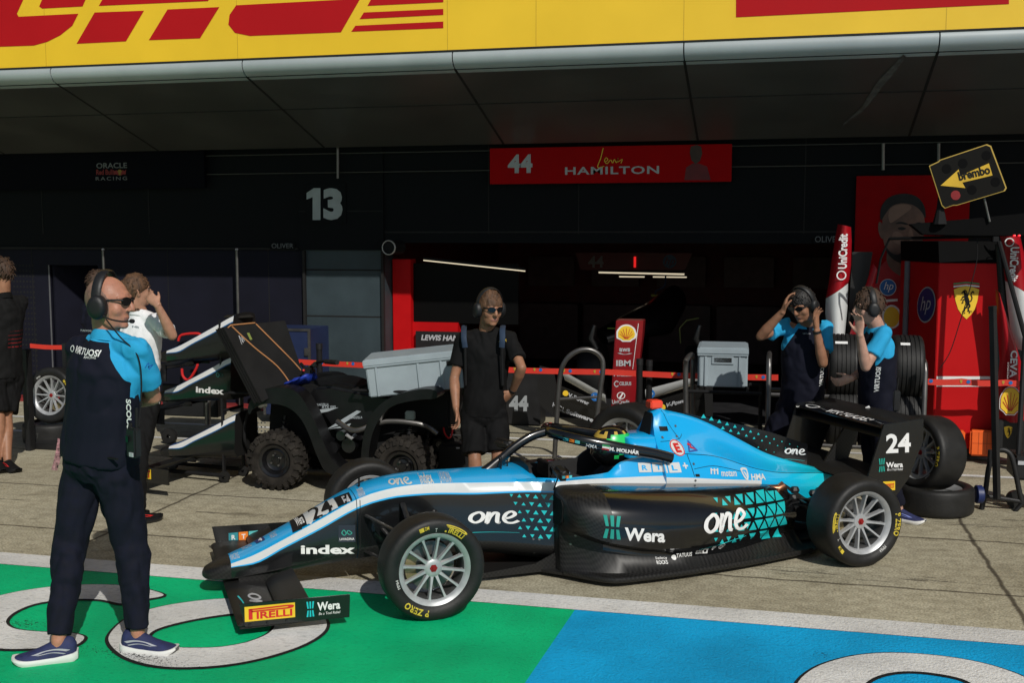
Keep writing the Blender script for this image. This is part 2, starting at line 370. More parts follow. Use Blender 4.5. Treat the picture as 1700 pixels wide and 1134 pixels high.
# ------------------------------------------------------------------ ground
def concrete():
    m = mat('pit_concrete', (.27, .235, .175), .85, var=0); n, l, b = nodes_of(m)
    tc = n.new('ShaderNodeTexCoord')
    def noise(sc, det=6, vec=None, st=None):
        q = n.new('ShaderNodeTexNoise'); q.inputs['Scale'].default_value = sc; q.inputs['Detail'].default_value = det
        mp = n.new('ShaderNodeMapping'); l.new(tc.outputs['Object'], mp.inputs[0])
        if st: mp.inputs['Scale'].default_value = st
        l.new(mp.outputs[0], q.inputs['Vector']); return q.outputs[0]
    def ramp(src, p0, c0, p1, c1):
        q = n.new('ShaderNodeValToRGB'); l.new(src, q.inputs[0]); e = q.color_ramp.elements
        e[0].position = p0; e[0].color = (*c0, 1); e[1].position = p1; e[1].color = (*c1, 1); return q.outputs[0]
    def mul(a, bb, f=1):
        q = n.new('ShaderNodeMix'); q.data_type = 'RGBA'; q.blend_type = 'MULTIPLY'; q.inputs[0].default_value = f
        l.new(a, q.inputs[6]); l.new(bb, q.inputs[7]); return q.outputs[2]
    c = ramp(noise(.9, 8), .3, (.365, .332, .236), .7, (.475, .437, .318))
    c = mul(c, ramp(noise(70, 5), .36, (.62, .61, .59), .62, (1.13, 1.13, 1.13)))
    c = mul(c, ramp(noise(11, 7, st=(.9, 1.2, 1)), .36, (.80, .79, .77), .62, (1.05, 1.05, 1.05)))
    c = mul(c, ramp(noise(1.7, 9, st=(.9, 1.2, 1)), .56, (1, 1, 1), .76, (.76, .745, .72)))
    c = mul(c, ramp(noise(3.1, 9, st=(.7, 1.8, 1)), .61, (1, 1, 1), .72, (.60, .585, .56)))
    sx = n.new('ShaderNodeSeparateXYZ'); l.new(tc.outputs['Object'], sx.inputs[0])
    def math_(op, a, bb=None):
        q = n.new('ShaderNodeMath'); q.operation = op
        for i, s in enumerate((a, bb)):
            if s is None: continue
            if isinstance(s, (int, float)): q.inputs[i].default_value = s
            else: l.new(s, q.inputs[i])
        return q.outputs[0]
    wob = math_('MULTIPLY', math_('SUBTRACT', noise(5, 5), .5), .05)
    for ax, x0, per, w in ((0, 1.38, 5.93, .013), (1, 6.76, 40., .011), (1, 7.95, 40., .011), (1, 9.3, 6.0, .012)):
        d = math_('PINGPONG', math_('ADD', math_('SUBTRACT', sx.outputs[ax], x0), wob), per / 2)
        c = mul(c, ramp(d, w * .55, (.22, .20, .18), w * 1.6, (1, 1, 1)))
    # scraped patches behind the parked car
    sc = n.new('ShaderNodeTexNoise'); sc.inputs['Scale'].default_value = 7; sc.inputs['Detail'].default_value = 9; sc.inputs['Roughness'].default_value = .75
    mp = n.new('ShaderNodeMapping'); mp.inputs['Scale'].default_value = (.35, 3.2, 1); l.new(tc.outputs['Object'], mp.inputs[0]); l.new(mp.outputs[0], sc.inputs['Vector'])
    for y0, w, x0, x1 in ((6.98, .05, -.6, 1.5), (6.86, .035, -.9, .8), (8.37, .06, 1.1, 4), (8.62, .04, 1.1, 4), (7.45, .03, -7, -3.2)):
        band = math_('LESS_THAN', math_('ABSOLUTE', math_('SUBTRACT', math_('ADD', sx.outputs[1], wob), y0)), w)
        inx = math_('MULTIPLY', math_('GREATER_THAN', sx.outputs[0], x0), math_('LESS_THAN', sx.outputs[0], x1))
        msk = math_('MULTIPLY', math_('MULTIPLY', band, inx), math_('GREATER_THAN', sc.outputs[0], .55))
        c = mul(c, ramp(msk, .2, (1, 1, 1), .8, (.33, .32, .31)))
    l.new(c, b.inputs['Base Color'])
    bp = n.new('ShaderNodeBump'); bp.inputs['Strength'].default_value = .35; bp.inputs['Distance'].default_value = .01
    l.new(noise(90, 5), bp.inputs['Height']); l.new(bp.outputs[0], b.inputs['Normal'])
    return m
def road_paint(name, col, wear=.0, spots=()):
    m = mat(name, col, .65, var=0, spec=.2); n, l, b = nodes_of(m); tc = n.new('ShaderNodeTexCoord')
    def noise(sc, det, st=None):
        q = n.new('ShaderNodeTexNoise'); q.inputs['Scale'].default_value = sc; q.inputs['Detail'].default_value = det
        mp = n.new('ShaderNodeMapping'); l.new(tc.outputs['Object'], mp.inputs[0])
        if st: mp.inputs['Scale'].default_value = st
        l.new(mp.outputs[0], q.inputs['Vector']); return q.outputs[0]
    a = n.new('ShaderNodeValToRGB'); l.new(noise(1.6, 8), a.inputs[0]); e = a.color_ramp.elements
    e[0].position = .32; e[0].color = (*[x * .80 for x in col], 1); e[1].position = .62; e[1].color = (*[min(.9, x * 1.1) for x in col], 1)
    s = n.new('ShaderNodeValToRGB'); l.new(noise(45, 5, (.6, 1.5, 1)), s.inputs[0]); e = s.color_ramp.elements
    e[0].position = .28; e[0].color = (.62, .62, .62, 1); e[1].position = .46; e[1].color = (1, 1, 1, 1)
    mx = n.new('ShaderNodeMix'); mx.data_type = 'RGBA'; mx.blend_type = 'MULTIPLY'; mx.inputs[0].default_value = .6 + wear
    l.new(a.outputs[0], mx.inputs[6]); l.new(s.outputs[0], mx.inputs[7]); out = mx.outputs[2]
    grain = noise(110, 3)
    for (x, y, rx, ry, ang) in spots:             # rubber specks left on the paint
        mp = n.new('ShaderNodeMapping'); mp.vector_type = 'TEXTURE'; mp.inputs['Location'].default_value = (x, y, 0)
        mp.inputs['Rotation'].default_value = (0, 0, ang); mp.inputs['Scale'].default_value = (rx, ry, 1)
        l.new(tc.outputs['Object'], mp.inputs[0]); ln = n.new('ShaderNodeVectorMath'); ln.operation = 'LENGTH'; l.new(mp.outputs[0], ln.inputs[0])
        f = n.new('ShaderNodeMapRange'); l.new(ln.outputs['Value'], f.inputs[0]); f.inputs[1].default_value = 0; f.inputs[2].default_value = 1
        f.inputs[3].default_value = .47; f.inputs[4].default_value = .20
        lt = n.new('ShaderNodeMath'); lt.operation = 'LESS_THAN'; l.new(grain, lt.inputs[0]); l.new(f.outputs[0], lt.inputs[1])
        k = n.new('ShaderNodeMix'); k.data_type = 'RGBA'; k.inputs[7].default_value = (.012, .012, .012, 1)
        l.new(lt.outputs[0], k.inputs[0]); l.new(out, k.inputs[6]); out = k.outputs[2]
    l.new(out, b.inputs['Base Color'])
    bp = n.new('ShaderNodeBump'); bp.inputs['Strength'].default_value = .8; bp.inputs['Distance'].default_value = .010
    l.new(noise(75, 4), bp.inputs['Height']); l.new(bp.outputs[0], b.inputs['Normal'])
    return m
M_conc = concrete()
g = MB(); g.add([(-300, -300, 0), (300, -300, 0), (300, 300, 0), (-300, 300, 0)], [(0, 1, 2, 3)])
struct(g.build('ground', M_conc, smooth=0))
def sheet(name, pts, z, m): 
    s = poly([(p[0], p[1]) for p in pts]) if not isinstance(pts, tuple) else pts
    return struct(lay(name, s, m, None, lambda x, y: V((x, y, z))))
SPOTS = [(-3.05, 4.72, .75, .16, R(-12)), (-2.2, 4.35, .9, .12, R(-10)), (-3.9, 5.0, .35, .16, R(5))]
M_green = road_paint('green_road_paint', (.0, .47, .185), spots=SPOTS)
M_rblue = road_paint('blue_road_paint', (.004, .36, .70), spots=[(.28, 5.55, .10, .10, 0)])
M_rwhite = road_paint('white_road_paint', (.68, .68, .66), .25, spots=SPOTS)
M_rline = road_paint('line_road_paint', (.66, .655, .63), .3)
M_rout = road_paint('black_road_paint', (.016, .016, .017))
sheet('green_paint', [(-30, -3), (-1.52, -3), (-1.095, 4.88), (-1.045, 5.94), (-30, 5.94)], .004, M_green)
sheet('blue_paint', [(-1.52, -3), (12, -3), (12, 5.94), (-1.045, 5.94), (-1.095, 4.88)], .0045, M_rblue)
sheet('white_edge_line', [(-30, 5.91), (30, 5.91), (30, 6.135), (-30, 6.135)], .008, M_rline)
yA = G(850, 728).y; yB = G(880, 756).y
for y in (yA, yB): sheet('white_bay_line', [(-30, y - .04), (4, y - .04), (4, y + .04), (-30, y + .04)], .004, M_rline)
def gp(pts): return [(G(u, v).x, G(u, v).y) for u, v in pts]
def offs(P, d):
    n = len(P); A = sum(P[i][0] * P[(i + 1) % n][1] - P[(i + 1) % n][0] * P[i][1] for i in range(n)); sg = 1 if A > 0 else -1
    out = []
    for i in range(n):
        t = V(P[(i + 1) % n]) - V(P[i - 1]); t.normalize(); out.append((P[i][0] + sg * t.y * d, P[i][1] - sg * t.x * d))
    return out
def sm2(pts, n=5): return [(p.x, p.y) for p in smooth_path([(x, y, 0) for x, y in pts], n, True)]
def ground_letter(outer, inner=None):
    o = sm2(gp(outer)); i = [sm2(gp(inner))] if inner else []
    struct(lay('letter_outline', poly(offs(o, .018), *[offs(q, -.018) for q in i]), M_rout, None, lambda x, y: V((x, y, .008))))
    struct(lay('painted_letter', poly(o, *i), M_rwhite, None, lambda x, y: V((x, y, .012))))
ground_letter([(182, 1072), (186, 1052), (215, 1028), (262, 1012), (330, 1001), (398, 997), (460, 1001), (515, 1014), (540, 1032), (538, 1052), (505, 1074), (450, 1093), (390, 1106), (325, 1112), (262, 1110), (210, 1096)],
              [(246, 1060), (262, 1048), (305, 1036), (360, 1026), (405, 1022), (440, 1026), (456, 1038), (448, 1054), (415, 1069), (370, 1078), (325, 1080), (280, 1078), (252, 1070)])
ground_letter([(-80, 1040), (-70, 1018), (-20, 998), (40, 984), (105, 976), (170, 974), (225, 978), (272, 991), (240, 999), (204, 1006), (165, 999), (110, 999), (60, 1006), (25, 1020), (10, 1036), (25, 1048), (70, 1053), (112, 1054), (140, 1062), (118, 1078), (60, 1081), (0, 1081), (-50, 1070)])
ground_letter([(1322, 1150), (1345, 1118), (1395, 1098), (1455, 1089), (1525, 1090), (1600, 1099), (1665, 1115), (1720, 1140), (1740, 1175), (1690, 1210), (1580, 1225), (1450, 1220), (1360, 1195)],
              [(1432, 1150), (1450, 1130), (1490, 1120), (1540, 1121), (1600, 1133), (1625, 1155), (1600, 1180), (1530, 1188), (1460, 1180)])

# ------------------------------------------------------------------ pit building
M_wall = mat('navy_wall_panel', (.0050, .0062, .0078), .8, spec=.15, var=.18, vs=1.5)
M_pil = mat('grey_blue_pillar', (.026, .042, .050), .6, var=.2, vs=2.5, bump=.1, bs=30)
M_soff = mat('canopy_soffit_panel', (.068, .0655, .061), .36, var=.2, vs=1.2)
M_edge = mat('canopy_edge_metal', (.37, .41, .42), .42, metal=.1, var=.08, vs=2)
M_dark = mat('dark_interior', (.008, .008, .009), .8, var=.3)
M_seam = mat('panel_seam', (.004, .004, .004), .8)
M_dhly = mat('banner_yellow', (.80, .50, .018), .5, var=.05, vs=1.2, bump=.25, bs=2.2)
M_dhlr = mat('banner_red', (.42, .006, .010), .7, var=.05, vs=1.2, spec=.15)
YF, YW = 10.0, 12.2
bld = thing('pit_building', 'dark navy pit garage building with grey canopy above the pit lane', 'building', (-4.9, YW, 0))
p = MB(); XL, XR = -24, 22
x_o0, x_o1, z_o = -4.44, .82, 2.015                  # garage opening
p.span((XL, YW, 1.93), (-5.50, YW + .3, 5)); p.span((x_o0, YW, z_o), (1.9, YW + .3, 5)); p.span((x_o1, YW, 0), (1.9, YW + .3, z_o - .001))
p.span((1.9, YW + .02, 0), (XR, YW + .3, 5)); p.span((XL, YW + .06, 0), (-10.1, YW + .3, 1.93))
p.build('wall', M_wall, bld, world=True, smooth=0)
p = MB(); p.span((-5.50, YW - .03, 1.93), (x_o0, YW + .3, 5), k=1)
p.span((-5.46, YW, 0), (x_o0, YW + .3, 1.93))
zj = [PY(560, v, YW).z for v in (448, 525, 602)]
pil = p.build('pillar', [M_pil, M_wall], bld, world=True, smooth=0)
p = MB()
for z in zj: p.span((-5.455, YW - .004, z - .008), (x_o0 - .02, YW - .001, z + .008))
p.span((x_o0 - .03, YW - .05, 0), (x_o0, YW - .001, 1.92)); p.span((-5.46, YW - .045, 0), (-5.43, YW - .001, 1.92))
p.span((-5.50, YW - .034, 2.38), (x_o0, YW - .031, 2.392))
p.build('seam', M_seam, pil, world=True, smooth=0)
# wall panels joints and cable lines across the header
p = MB()
for x in (-12.2, -9.0, -7.5, x_o0 + 1.26, x_o0 + 2.3, .3): p.span((x - .006, YW - .004, 2.12), (x + .006, YW - .001, 3.3))
p.span((x_o0, YW - .005, 2.13), (1.9, YW - .001, 2.15)); p.span((XL, YW - .02, 1.93), (-5.52, YW - .002, 1.955))
p.build('panel_seam', M_seam, bld, world=True, smooth=0)
M_cable = mat('dull_cable', (.05, .05, .042), .6)
p = MB()
for z in (2.83, 3.05): p.tube([(XL, YW - .07, z), (XR, YW - .07, z + .01)], .006, 6)
p.build('cable', M_cable, bld, world=True)
for u in (561, 1466, 1558):
    a = PY(u, 246, YW - .1); b = PY(u, 296 if u < 700 else 282, YW - .1)
    MB().tube([a + V((0, 0, .05)), b], .018, 8).build('downpipe', M_steel, bld, world=True)
# canopy: slab with sloping soffit and rounded silver edge
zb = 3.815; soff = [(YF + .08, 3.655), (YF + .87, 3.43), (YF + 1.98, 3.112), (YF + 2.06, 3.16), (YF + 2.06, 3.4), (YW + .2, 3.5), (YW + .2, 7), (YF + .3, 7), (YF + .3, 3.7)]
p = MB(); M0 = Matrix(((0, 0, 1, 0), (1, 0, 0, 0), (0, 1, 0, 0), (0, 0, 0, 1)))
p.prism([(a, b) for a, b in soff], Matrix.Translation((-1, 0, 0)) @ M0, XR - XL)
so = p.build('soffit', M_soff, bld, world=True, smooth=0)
p = MB()
seams_x = [-24 + .22 + 2.07 * k for k in range(22)]
x0s = -0.82; sx = [x0s + 2.13 * k for k in range(-10, 10)]
arc = [(YF + .005, zb - .012), (YF - .012, zb - .04), (YF - .012, zb - .075), (YF + .004, zb - .11), (YF + .035, zb - .14), (YF + .08, zb - .16), (YF + .16, zb - .183)]
for i in range(len(sx) - 1):
    a, b = sx[i] + .006, sx[i + 1] - .006
    p.loft([[V((x, y, z)) for y, z in arc + [(YF + .16, zb + .0)]] for x in (a, b)])
ce = p.build('canopy_edge', M_edge, bld, world=True, smooth=40)
p = MB()
for x in sx:
    p.loft([[V((q, y + .012, z + .012)) for y, z in arc + [(YF + .16, zb)]] for q in (x - .012, x + .012)])
    n = V((0, .287, 1)).normalized()
    p.loft([[V((x - .012, a, b - .004)), V((x + .012, a, b - .004)), V((x + .012, a, b + .01)), V((x - .012, a, b + .01))] for a, b in (soff[0], soff[2])])
for t in (.0, .42):
    a = soff[0][0] + (soff[2][0] - soff[0][0]) * t; b = soff[0][1] + (soff[2][1] - soff[0][1]) * t
    p.span((XL, a, b - .006), (XR, a + .016, b + .006))
p.span((XL, YF - .004, zb - .012), (XR, YF + .1, zb + .004))
p.build('seam', M_seam, so, world=True, smooth=0)
def on_soffit(u, v):
    d = ray(u, v); t = (3.649 - CH + .287 * 10.08) / (d.z + .287 * d.y); return CP0 + d * t
sv, sf, _ = stroke([(1502, 92), (1480, 118), (1462, 138), (1448, 158), (1430, 182), (1398, 208)], 9, 6, taper=lambda t: .5 + .8 * math.sin(3.1 * t + .3))
M_stain = mat('dusty_stain', (.10, .10, .097), .6, var=.45, vs=14)
lay('stain', (sv, sf, 1), M_stain, so, lambda x, y: on_soffit(x, y), world=True)
# banner on the fascia
ban = thing('banner', 'long yellow and red fascia banner along the canopy edge', 'banner', (-4, YF, zb))
p = MB(); p.span((XL, YF, zb + .004), (XR, YF + .1, 6.4)); p.build('backing', M_dhly, ban, world=True, smooth=0)
for u in (75, 394, 743, 890, 1135, 1570):
    x = PY(u, 60, YF).x; MB().span((x - .003, YF - .0015, zb + .004), (x + .003, YF - .0003, 6.4)).build('fold', mat('banner_fold', (.55, .34, .012), .6), ban, world=True, smooth=0)
def fas(pts): return [(PY(u, v, YF).x, PY(u, v, YF).z) for u, v in pts]
def mark(name, pts, m, par, Y): return lay(name, poly([(PY(u, v, Y).x, PY(u, v, Y).z) for u, v in pts]), m, par, lambda x, y: V((x, Y, y)), world=True)
for L in ([(-150, 84), (-150, -20), (44, -20), (38, 0), (28, 22), (31, 27), (130, 22), (120, 42), (100, 58), (78, 69), (56, 75), (0, 77)], [(65, 10), (70, -2), (78, -20), (150, -20), (137, 10), (70, 13.5)], [(164, 9), (180, -20), (360, -20), (345, 1)],
          [(127, 72), (157, 20), (239, 17), (209, 68)], [(247, 66), (278, 15), (364, 11), (332, 63)],
          [(392, 8), (598, -3), (566, 53), (415, 59), (390, 54), (379, 40), (381, 24)],
          [(583, 52), (590, 42), (736, 35), (736, 46)], [(597, 31), (604, 20), (736, 14), (736, 24)], [(610, 9), (616, -2), (736, -8), (736, 3)], [(623, -14), (629, -25), (736, -30), (736, -19)],
          [(1222, 28), (1222, -60), (1676, -80), (1675, 6)]):
    mark('printed_mark', L, M_dhlr, ban, YF - .003)

# signs on the header
def sign(name, label, corners, Y, m, depth=.06, cat='sign'):
    (u0, v0), (u1, v1) = corners; a = PY(u0, v0, Y); b = PY(u1, v1, Y)
    t = thing(name, label, cat, ((a.x + b.x) / 2, Y, min(a.z, b.z)))
    x0, x1, z0, z1 = min(a.x, b.x), max(a.x, b.x), min(a.z, b.z), max(a.z, b.z)
    MB().span((x0, Y, z0), (x1, Y + depth, z1)).build('panel', m, t, world=True, bevel=.004, smooth=0)
    return t, (x0, x1, z0, z1)
def word(s, u0, v0, u1, v1, Y, m, par, bold=0., shear=0, space=1., name='lettering'):   # left-top, right-bottom in the photo
    a = PY(u0, (v1), Y); b = PY(u1, v1, Y); c = PY((u0 + u1) / 2, v0, Y); d = PY((u0 + u1) / 2, v1, Y)
    return lay(name, T(s, bold, shear, space), m, par, quad((a.x, Y, d.z), (1, 0, 0), (0, 0, 1), b.x - a.x, c.z - d.z), world=True)
YS = YW - .12
t, bx = sign('garage_sign', 'red name board numbered 44 above the open garage', ((813, 246), (1214, 301)), YS, mat('sign_red', (.40, .003, .005), .8, var=.05, spec=.08))
word('44', 843, 256, 884, 287, YS - .003, M_ltxt, t, .04); word('HAMILTON', 938, 276, 1094, 289, YS - .003, M_ltxt, t, .02, space=1.1)
f = quad(PY(990, 279, YS - .004), (1, 0, 0), (0, 0, 1), .30, .22)
lay('signature', merge(stroke([(.25, 1), (.16, .5), (.05, .05), (.3, .1)], .03), stroke([(.3, .3), (.42, .4), (.36, .52), (.3, .35), (.4, .22), (.52, .4), (.6, .25), (.66, .42), (.74, .26), (.8, .5), (.78, .3), (.95, .42), (.9, .22)], .03)), M_yel, t, f, world=True)
M_skin_d = mat('portrait_skin', (.05, .024, .016), .6, var=.3, vs=9)
M_suit = mat('portrait_suit', (.14, .006, .010), .6, var=.3, vs=6)
mark('portrait', [(1136, 299), (1139, 278), (1150, 271), (1160, 271), (1174, 276), (1180, 299)], M_suit, t, YS - .003)
mark('portrait', [(1145, 252), (1147, 243), (1156, 240), (1164, 243), (1166, 254), (1162, 267), (1155, 272), (1148, 266)], M_skin_d, t, YS - .005)
# team board over the left bay
t, bx = sign('team_board', 'long dark navy board with small team emblem over left bay', ((-60, 255), (340, 312)), YS, mat('board_navy', (.0028, .003, .006), .9, spec=.1))
word('ORACLE', 160, 270, 211, 279, YS - .003, mat('dim_lettering', (.16, .16, .17), .6), t, .015); word('RACING', 159, 293, 211, 299, YS - .003, MATS['dim_lettering'], t, .005, space=1.35)
word('Red Bull', 160, 281, 187, 290, YS - .003, mat('dim_red_print', (.22, .012, .012), .6), t, .03)
lay('emblem', poly(circ(PY(199, 286, YS).x, PY(199, 286, YS).z, .035)), mat('dim_yellow_print', (.26, .16, .02), .6), t, lambda x, y: V((x, YS - .003, y)), world=True)
for sgn in (-1, 1):
    lay('emblem', poly([(PY(199 + sgn * a, b, YS).x, PY(199, b, YS).z) for a, b in ((1.5, 288), (5, 282), (8, 284), (11, 281), (10, 290), (6, 289), (2, 291))]), MATS['dim_red_print'], t, lambda x, y: V((x, YS - .006, y)), world=True)
# number plate 13 on the pillar, small names on the headers
t, bx = sign('number_panel', 'navy pillar panel with large pale number 13', ((506, 305), (575, 370)), YW - .045, M_wall, .012)
mark('number', [(509, 331), (509, 320), (521, 312), (532, 312), (532, 365), (519, 365), (519, 327)], mat('pale_number', (.34, .38, .40), .6, var=.12), t, YW - .049); word('3', 537, 312, 569, 365, YW - .049, MATS['pale_number'], t, .06)
for s, c, Y in (('OLIVER', (451, 404, 487, 412), YW - .02), ('OLIVER', (1353, 392, 1396, 402), YW - .02)):
    tt, bx = sign('name_plate', 'small dark plate with pale capitals above the ' + ('navy panels left of pillar' if c[0] < 900 else 'garage opening by red poster'), ((c[0] - 3, c[1] - 2), (c[2] + 3, c[3] + 2)), Y, M_wall, .012)
    word(s, *c, Y - .003, mat('faint_lettering', (.13, .14, .15), .6), tt, .0)
# round camera pod at the garage corner
c = PY(645, 411, YW - .25)
t = thing('round_spotlight', 'round black spotlight with pale rim at the garage corner', 'lamp', (c.x, c.y, c.z))
Mx = Matrix.Translation(c) @ rot('X', R(90)) @ rot('Y', R(-8))
MB().lathe([(.001, -.02), (.075, -.02), (.08, .0), (.08, -.02), (.078, -.28), (.06, -.30), (.001, -.30)], Mx, 32).build('housing', M_matt, t, world=True)
MB().lathe([(.074, .0), (.08, .006), (.086, .0), (.084, -.02), (.074, -.02)], Mx, 32).build('rim', mat('pale_ring', (.45, .45, .43), .5), t, world=True)
MB().span((c.x - .02, c.y + .2, c.z), (c.x + .02, YW + .02, c.z + .04)).build('bracket', M_matt, t, world=True)

# ------------------------------------------------------------------ garage interior
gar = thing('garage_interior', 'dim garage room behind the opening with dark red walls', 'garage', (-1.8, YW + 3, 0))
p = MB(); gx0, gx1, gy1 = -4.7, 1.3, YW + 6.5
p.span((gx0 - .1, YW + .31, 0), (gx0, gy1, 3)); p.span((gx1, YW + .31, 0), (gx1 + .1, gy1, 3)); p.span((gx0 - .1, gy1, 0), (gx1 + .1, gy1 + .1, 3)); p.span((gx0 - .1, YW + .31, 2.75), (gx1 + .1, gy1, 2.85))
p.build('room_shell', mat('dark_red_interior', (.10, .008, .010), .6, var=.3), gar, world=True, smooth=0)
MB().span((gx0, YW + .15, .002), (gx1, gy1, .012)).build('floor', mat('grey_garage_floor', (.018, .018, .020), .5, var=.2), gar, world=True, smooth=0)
p = MB()
for i in range(5):
    x = gx0 + .5 + i * 1.1; p.span((x, gy1 - .5, 0), (x + 1.0, gy1 - .05, .95)); p.span((x + .1, gy1 - .3, 1.25), (x + .9, gy1 - .22, 1.75))
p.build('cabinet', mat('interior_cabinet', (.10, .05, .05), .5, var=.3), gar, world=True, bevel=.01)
M_led = mat('led_light', (1, .86, .62), .5, var=0, emit=.62)
def ledbar(a, b, r=.012):
    m = (V(a) + V(b)) / 2; t = thing('light_strip', '', 'light', m); MB().tube([a, b], r, 8).build('tube', M_led, t, world=True)
    MB().tube([V(a) + V((0, 0, .022)), V(b) + V((0, 0, .022))], .016, 8).build('housing', M_matt, t, world=True); return t
ledbar(PY(703, 432, YW + .20), PY(872, 450, YW + .26), .0075)['label'] = 'long slanting light strip over the red side booth'
ledbar(PY(994, 452, YW + 3.6), PY(1136, 455, YW + 3.6), .014)['label'] = 'upper level light strip under the hanging red board'
ledbar(PY(1028, 459, YW + 4.3), PY(1070, 459.5, YW + 4.3), .011)['label'] = 'lower left short light strip at the garage back'
ledbar(PY(1084, 459.5, YW + 4.3), PY(1140, 460, YW + 4.3), .011)['label'] = 'lower right short light strip at the garage back'
YB = YW + 3.4
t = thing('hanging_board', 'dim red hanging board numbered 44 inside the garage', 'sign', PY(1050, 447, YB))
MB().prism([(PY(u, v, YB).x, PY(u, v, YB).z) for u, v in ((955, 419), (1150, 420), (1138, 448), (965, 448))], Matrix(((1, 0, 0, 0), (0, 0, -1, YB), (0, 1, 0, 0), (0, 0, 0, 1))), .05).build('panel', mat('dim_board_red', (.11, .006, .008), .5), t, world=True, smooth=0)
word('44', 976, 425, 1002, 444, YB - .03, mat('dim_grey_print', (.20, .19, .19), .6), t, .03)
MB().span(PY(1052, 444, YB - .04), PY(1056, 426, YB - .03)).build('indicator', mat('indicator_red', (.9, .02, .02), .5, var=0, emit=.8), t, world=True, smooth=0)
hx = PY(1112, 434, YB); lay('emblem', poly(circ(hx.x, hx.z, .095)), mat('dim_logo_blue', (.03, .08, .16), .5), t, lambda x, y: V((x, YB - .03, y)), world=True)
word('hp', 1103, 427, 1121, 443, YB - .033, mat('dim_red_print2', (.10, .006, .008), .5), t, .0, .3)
# cables hanging in the dark with a yellow tag
t = thing('hanging_hose', 'blue hose hanging from the garage ceiling with yellow collar', 'hose', PY(1090, 520, YB + .6))
MB().tube(smooth_path([PY(1105, 455, YB + .6), PY(1103, 475, YB + .6), PY(1088, 485, YB + .6), PY(1092, 505, YB + .6), PY(1070, 512, YB + .6), PY(1060, 530, YB + .6), PY(1064, 560, YB + .6)], 6), .012, 8).build('hose', mat('hose_blue', (.01, .03, .10), .5), t, world=True)
MB().span(PY(1081, 492, YB + .57), PY(1098, 489, YB + .63)).build('collar', mat('collar_yellow', (.35, .38, .03), .5), t, world=True)
# ------------------------------------------------------------------ the racing car
CO = V((-1.08, 7.076, 0)); CE = V((-.8337, -.552, 0)).normalized(); CL = V((-CE.y, CE.x, 0))
CANG = math.atan2(CE.y, CE.x)
CM = Matrix.Translation(CO) @ Matrix.Rotation(CANG, 4, 'Z'); CI = CM.inverted()
def hit(u, v, p, n):                               # point of the car (own axes) seen at a place of the photo, on a given plane
    o = CI @ CP0; d = CI.to_3x3() @ ray(u, v); n = V(n); return o + d * ((V(p) - o).dot(n) / d.dot(n))
def CY(u, v, y): return hit(u, v, (0, y, 0), (0, 1, 0))
def CZ(u, v, z): return hit(u, v, (0, 0, z), (0, 0, 1))
def car_paint():
    m = mat('car_fade_paint', (.003, .37, .76), .3, coat=.45, var=0); n, l, b = nodes_of(m)
    tc = n.new('ShaderNodeTexCoord'); s = n.new('ShaderNodeSeparateXYZ'); l.new(tc.outputs['Object'], s.inputs[0])
    mr = n.new('ShaderNodeMapRange'); l.new(s.outputs[0], mr.inputs[0]); mr.inputs[1].default_value = -1.0; mr.inputs[2].default_value = -1.85
    cr = n.new('ShaderNodeValToRGB'); l.new(mr.outputs[0], cr.inputs[0]); cr.color_ramp.elements[0].color = (.003, .37, .76, 1); cr.color_ramp.elements[1].color = (.006, .56, .60, 1)
    l.new(cr.outputs[0], b.inputs['Base Color']); return m
M_fade = car_paint()
M_pink = mat('exhaust_metal', (.35, .16, .09), .35, metal=.9, var=.4, vs=20)
M_brass = mat('brake_caliper', (.30, .24, .13), .4, metal=.6, var=.2)
M_barrel = mat('dark_rim_barrel', (.10, .10, .10), .5, metal=.6, var=.3)
M_nut = mat('red_wheel_nut', (.35, .02, .02), .35, metal=.5)
M_pyel = mat('panel_yellow', (.75, .50, .02), .5, var=.04)
M_pred = mat('print_red', (.55, .012, .012), .5, var=.05)
M_copper = mat('gold_print', (.50, .33, .05), .5)

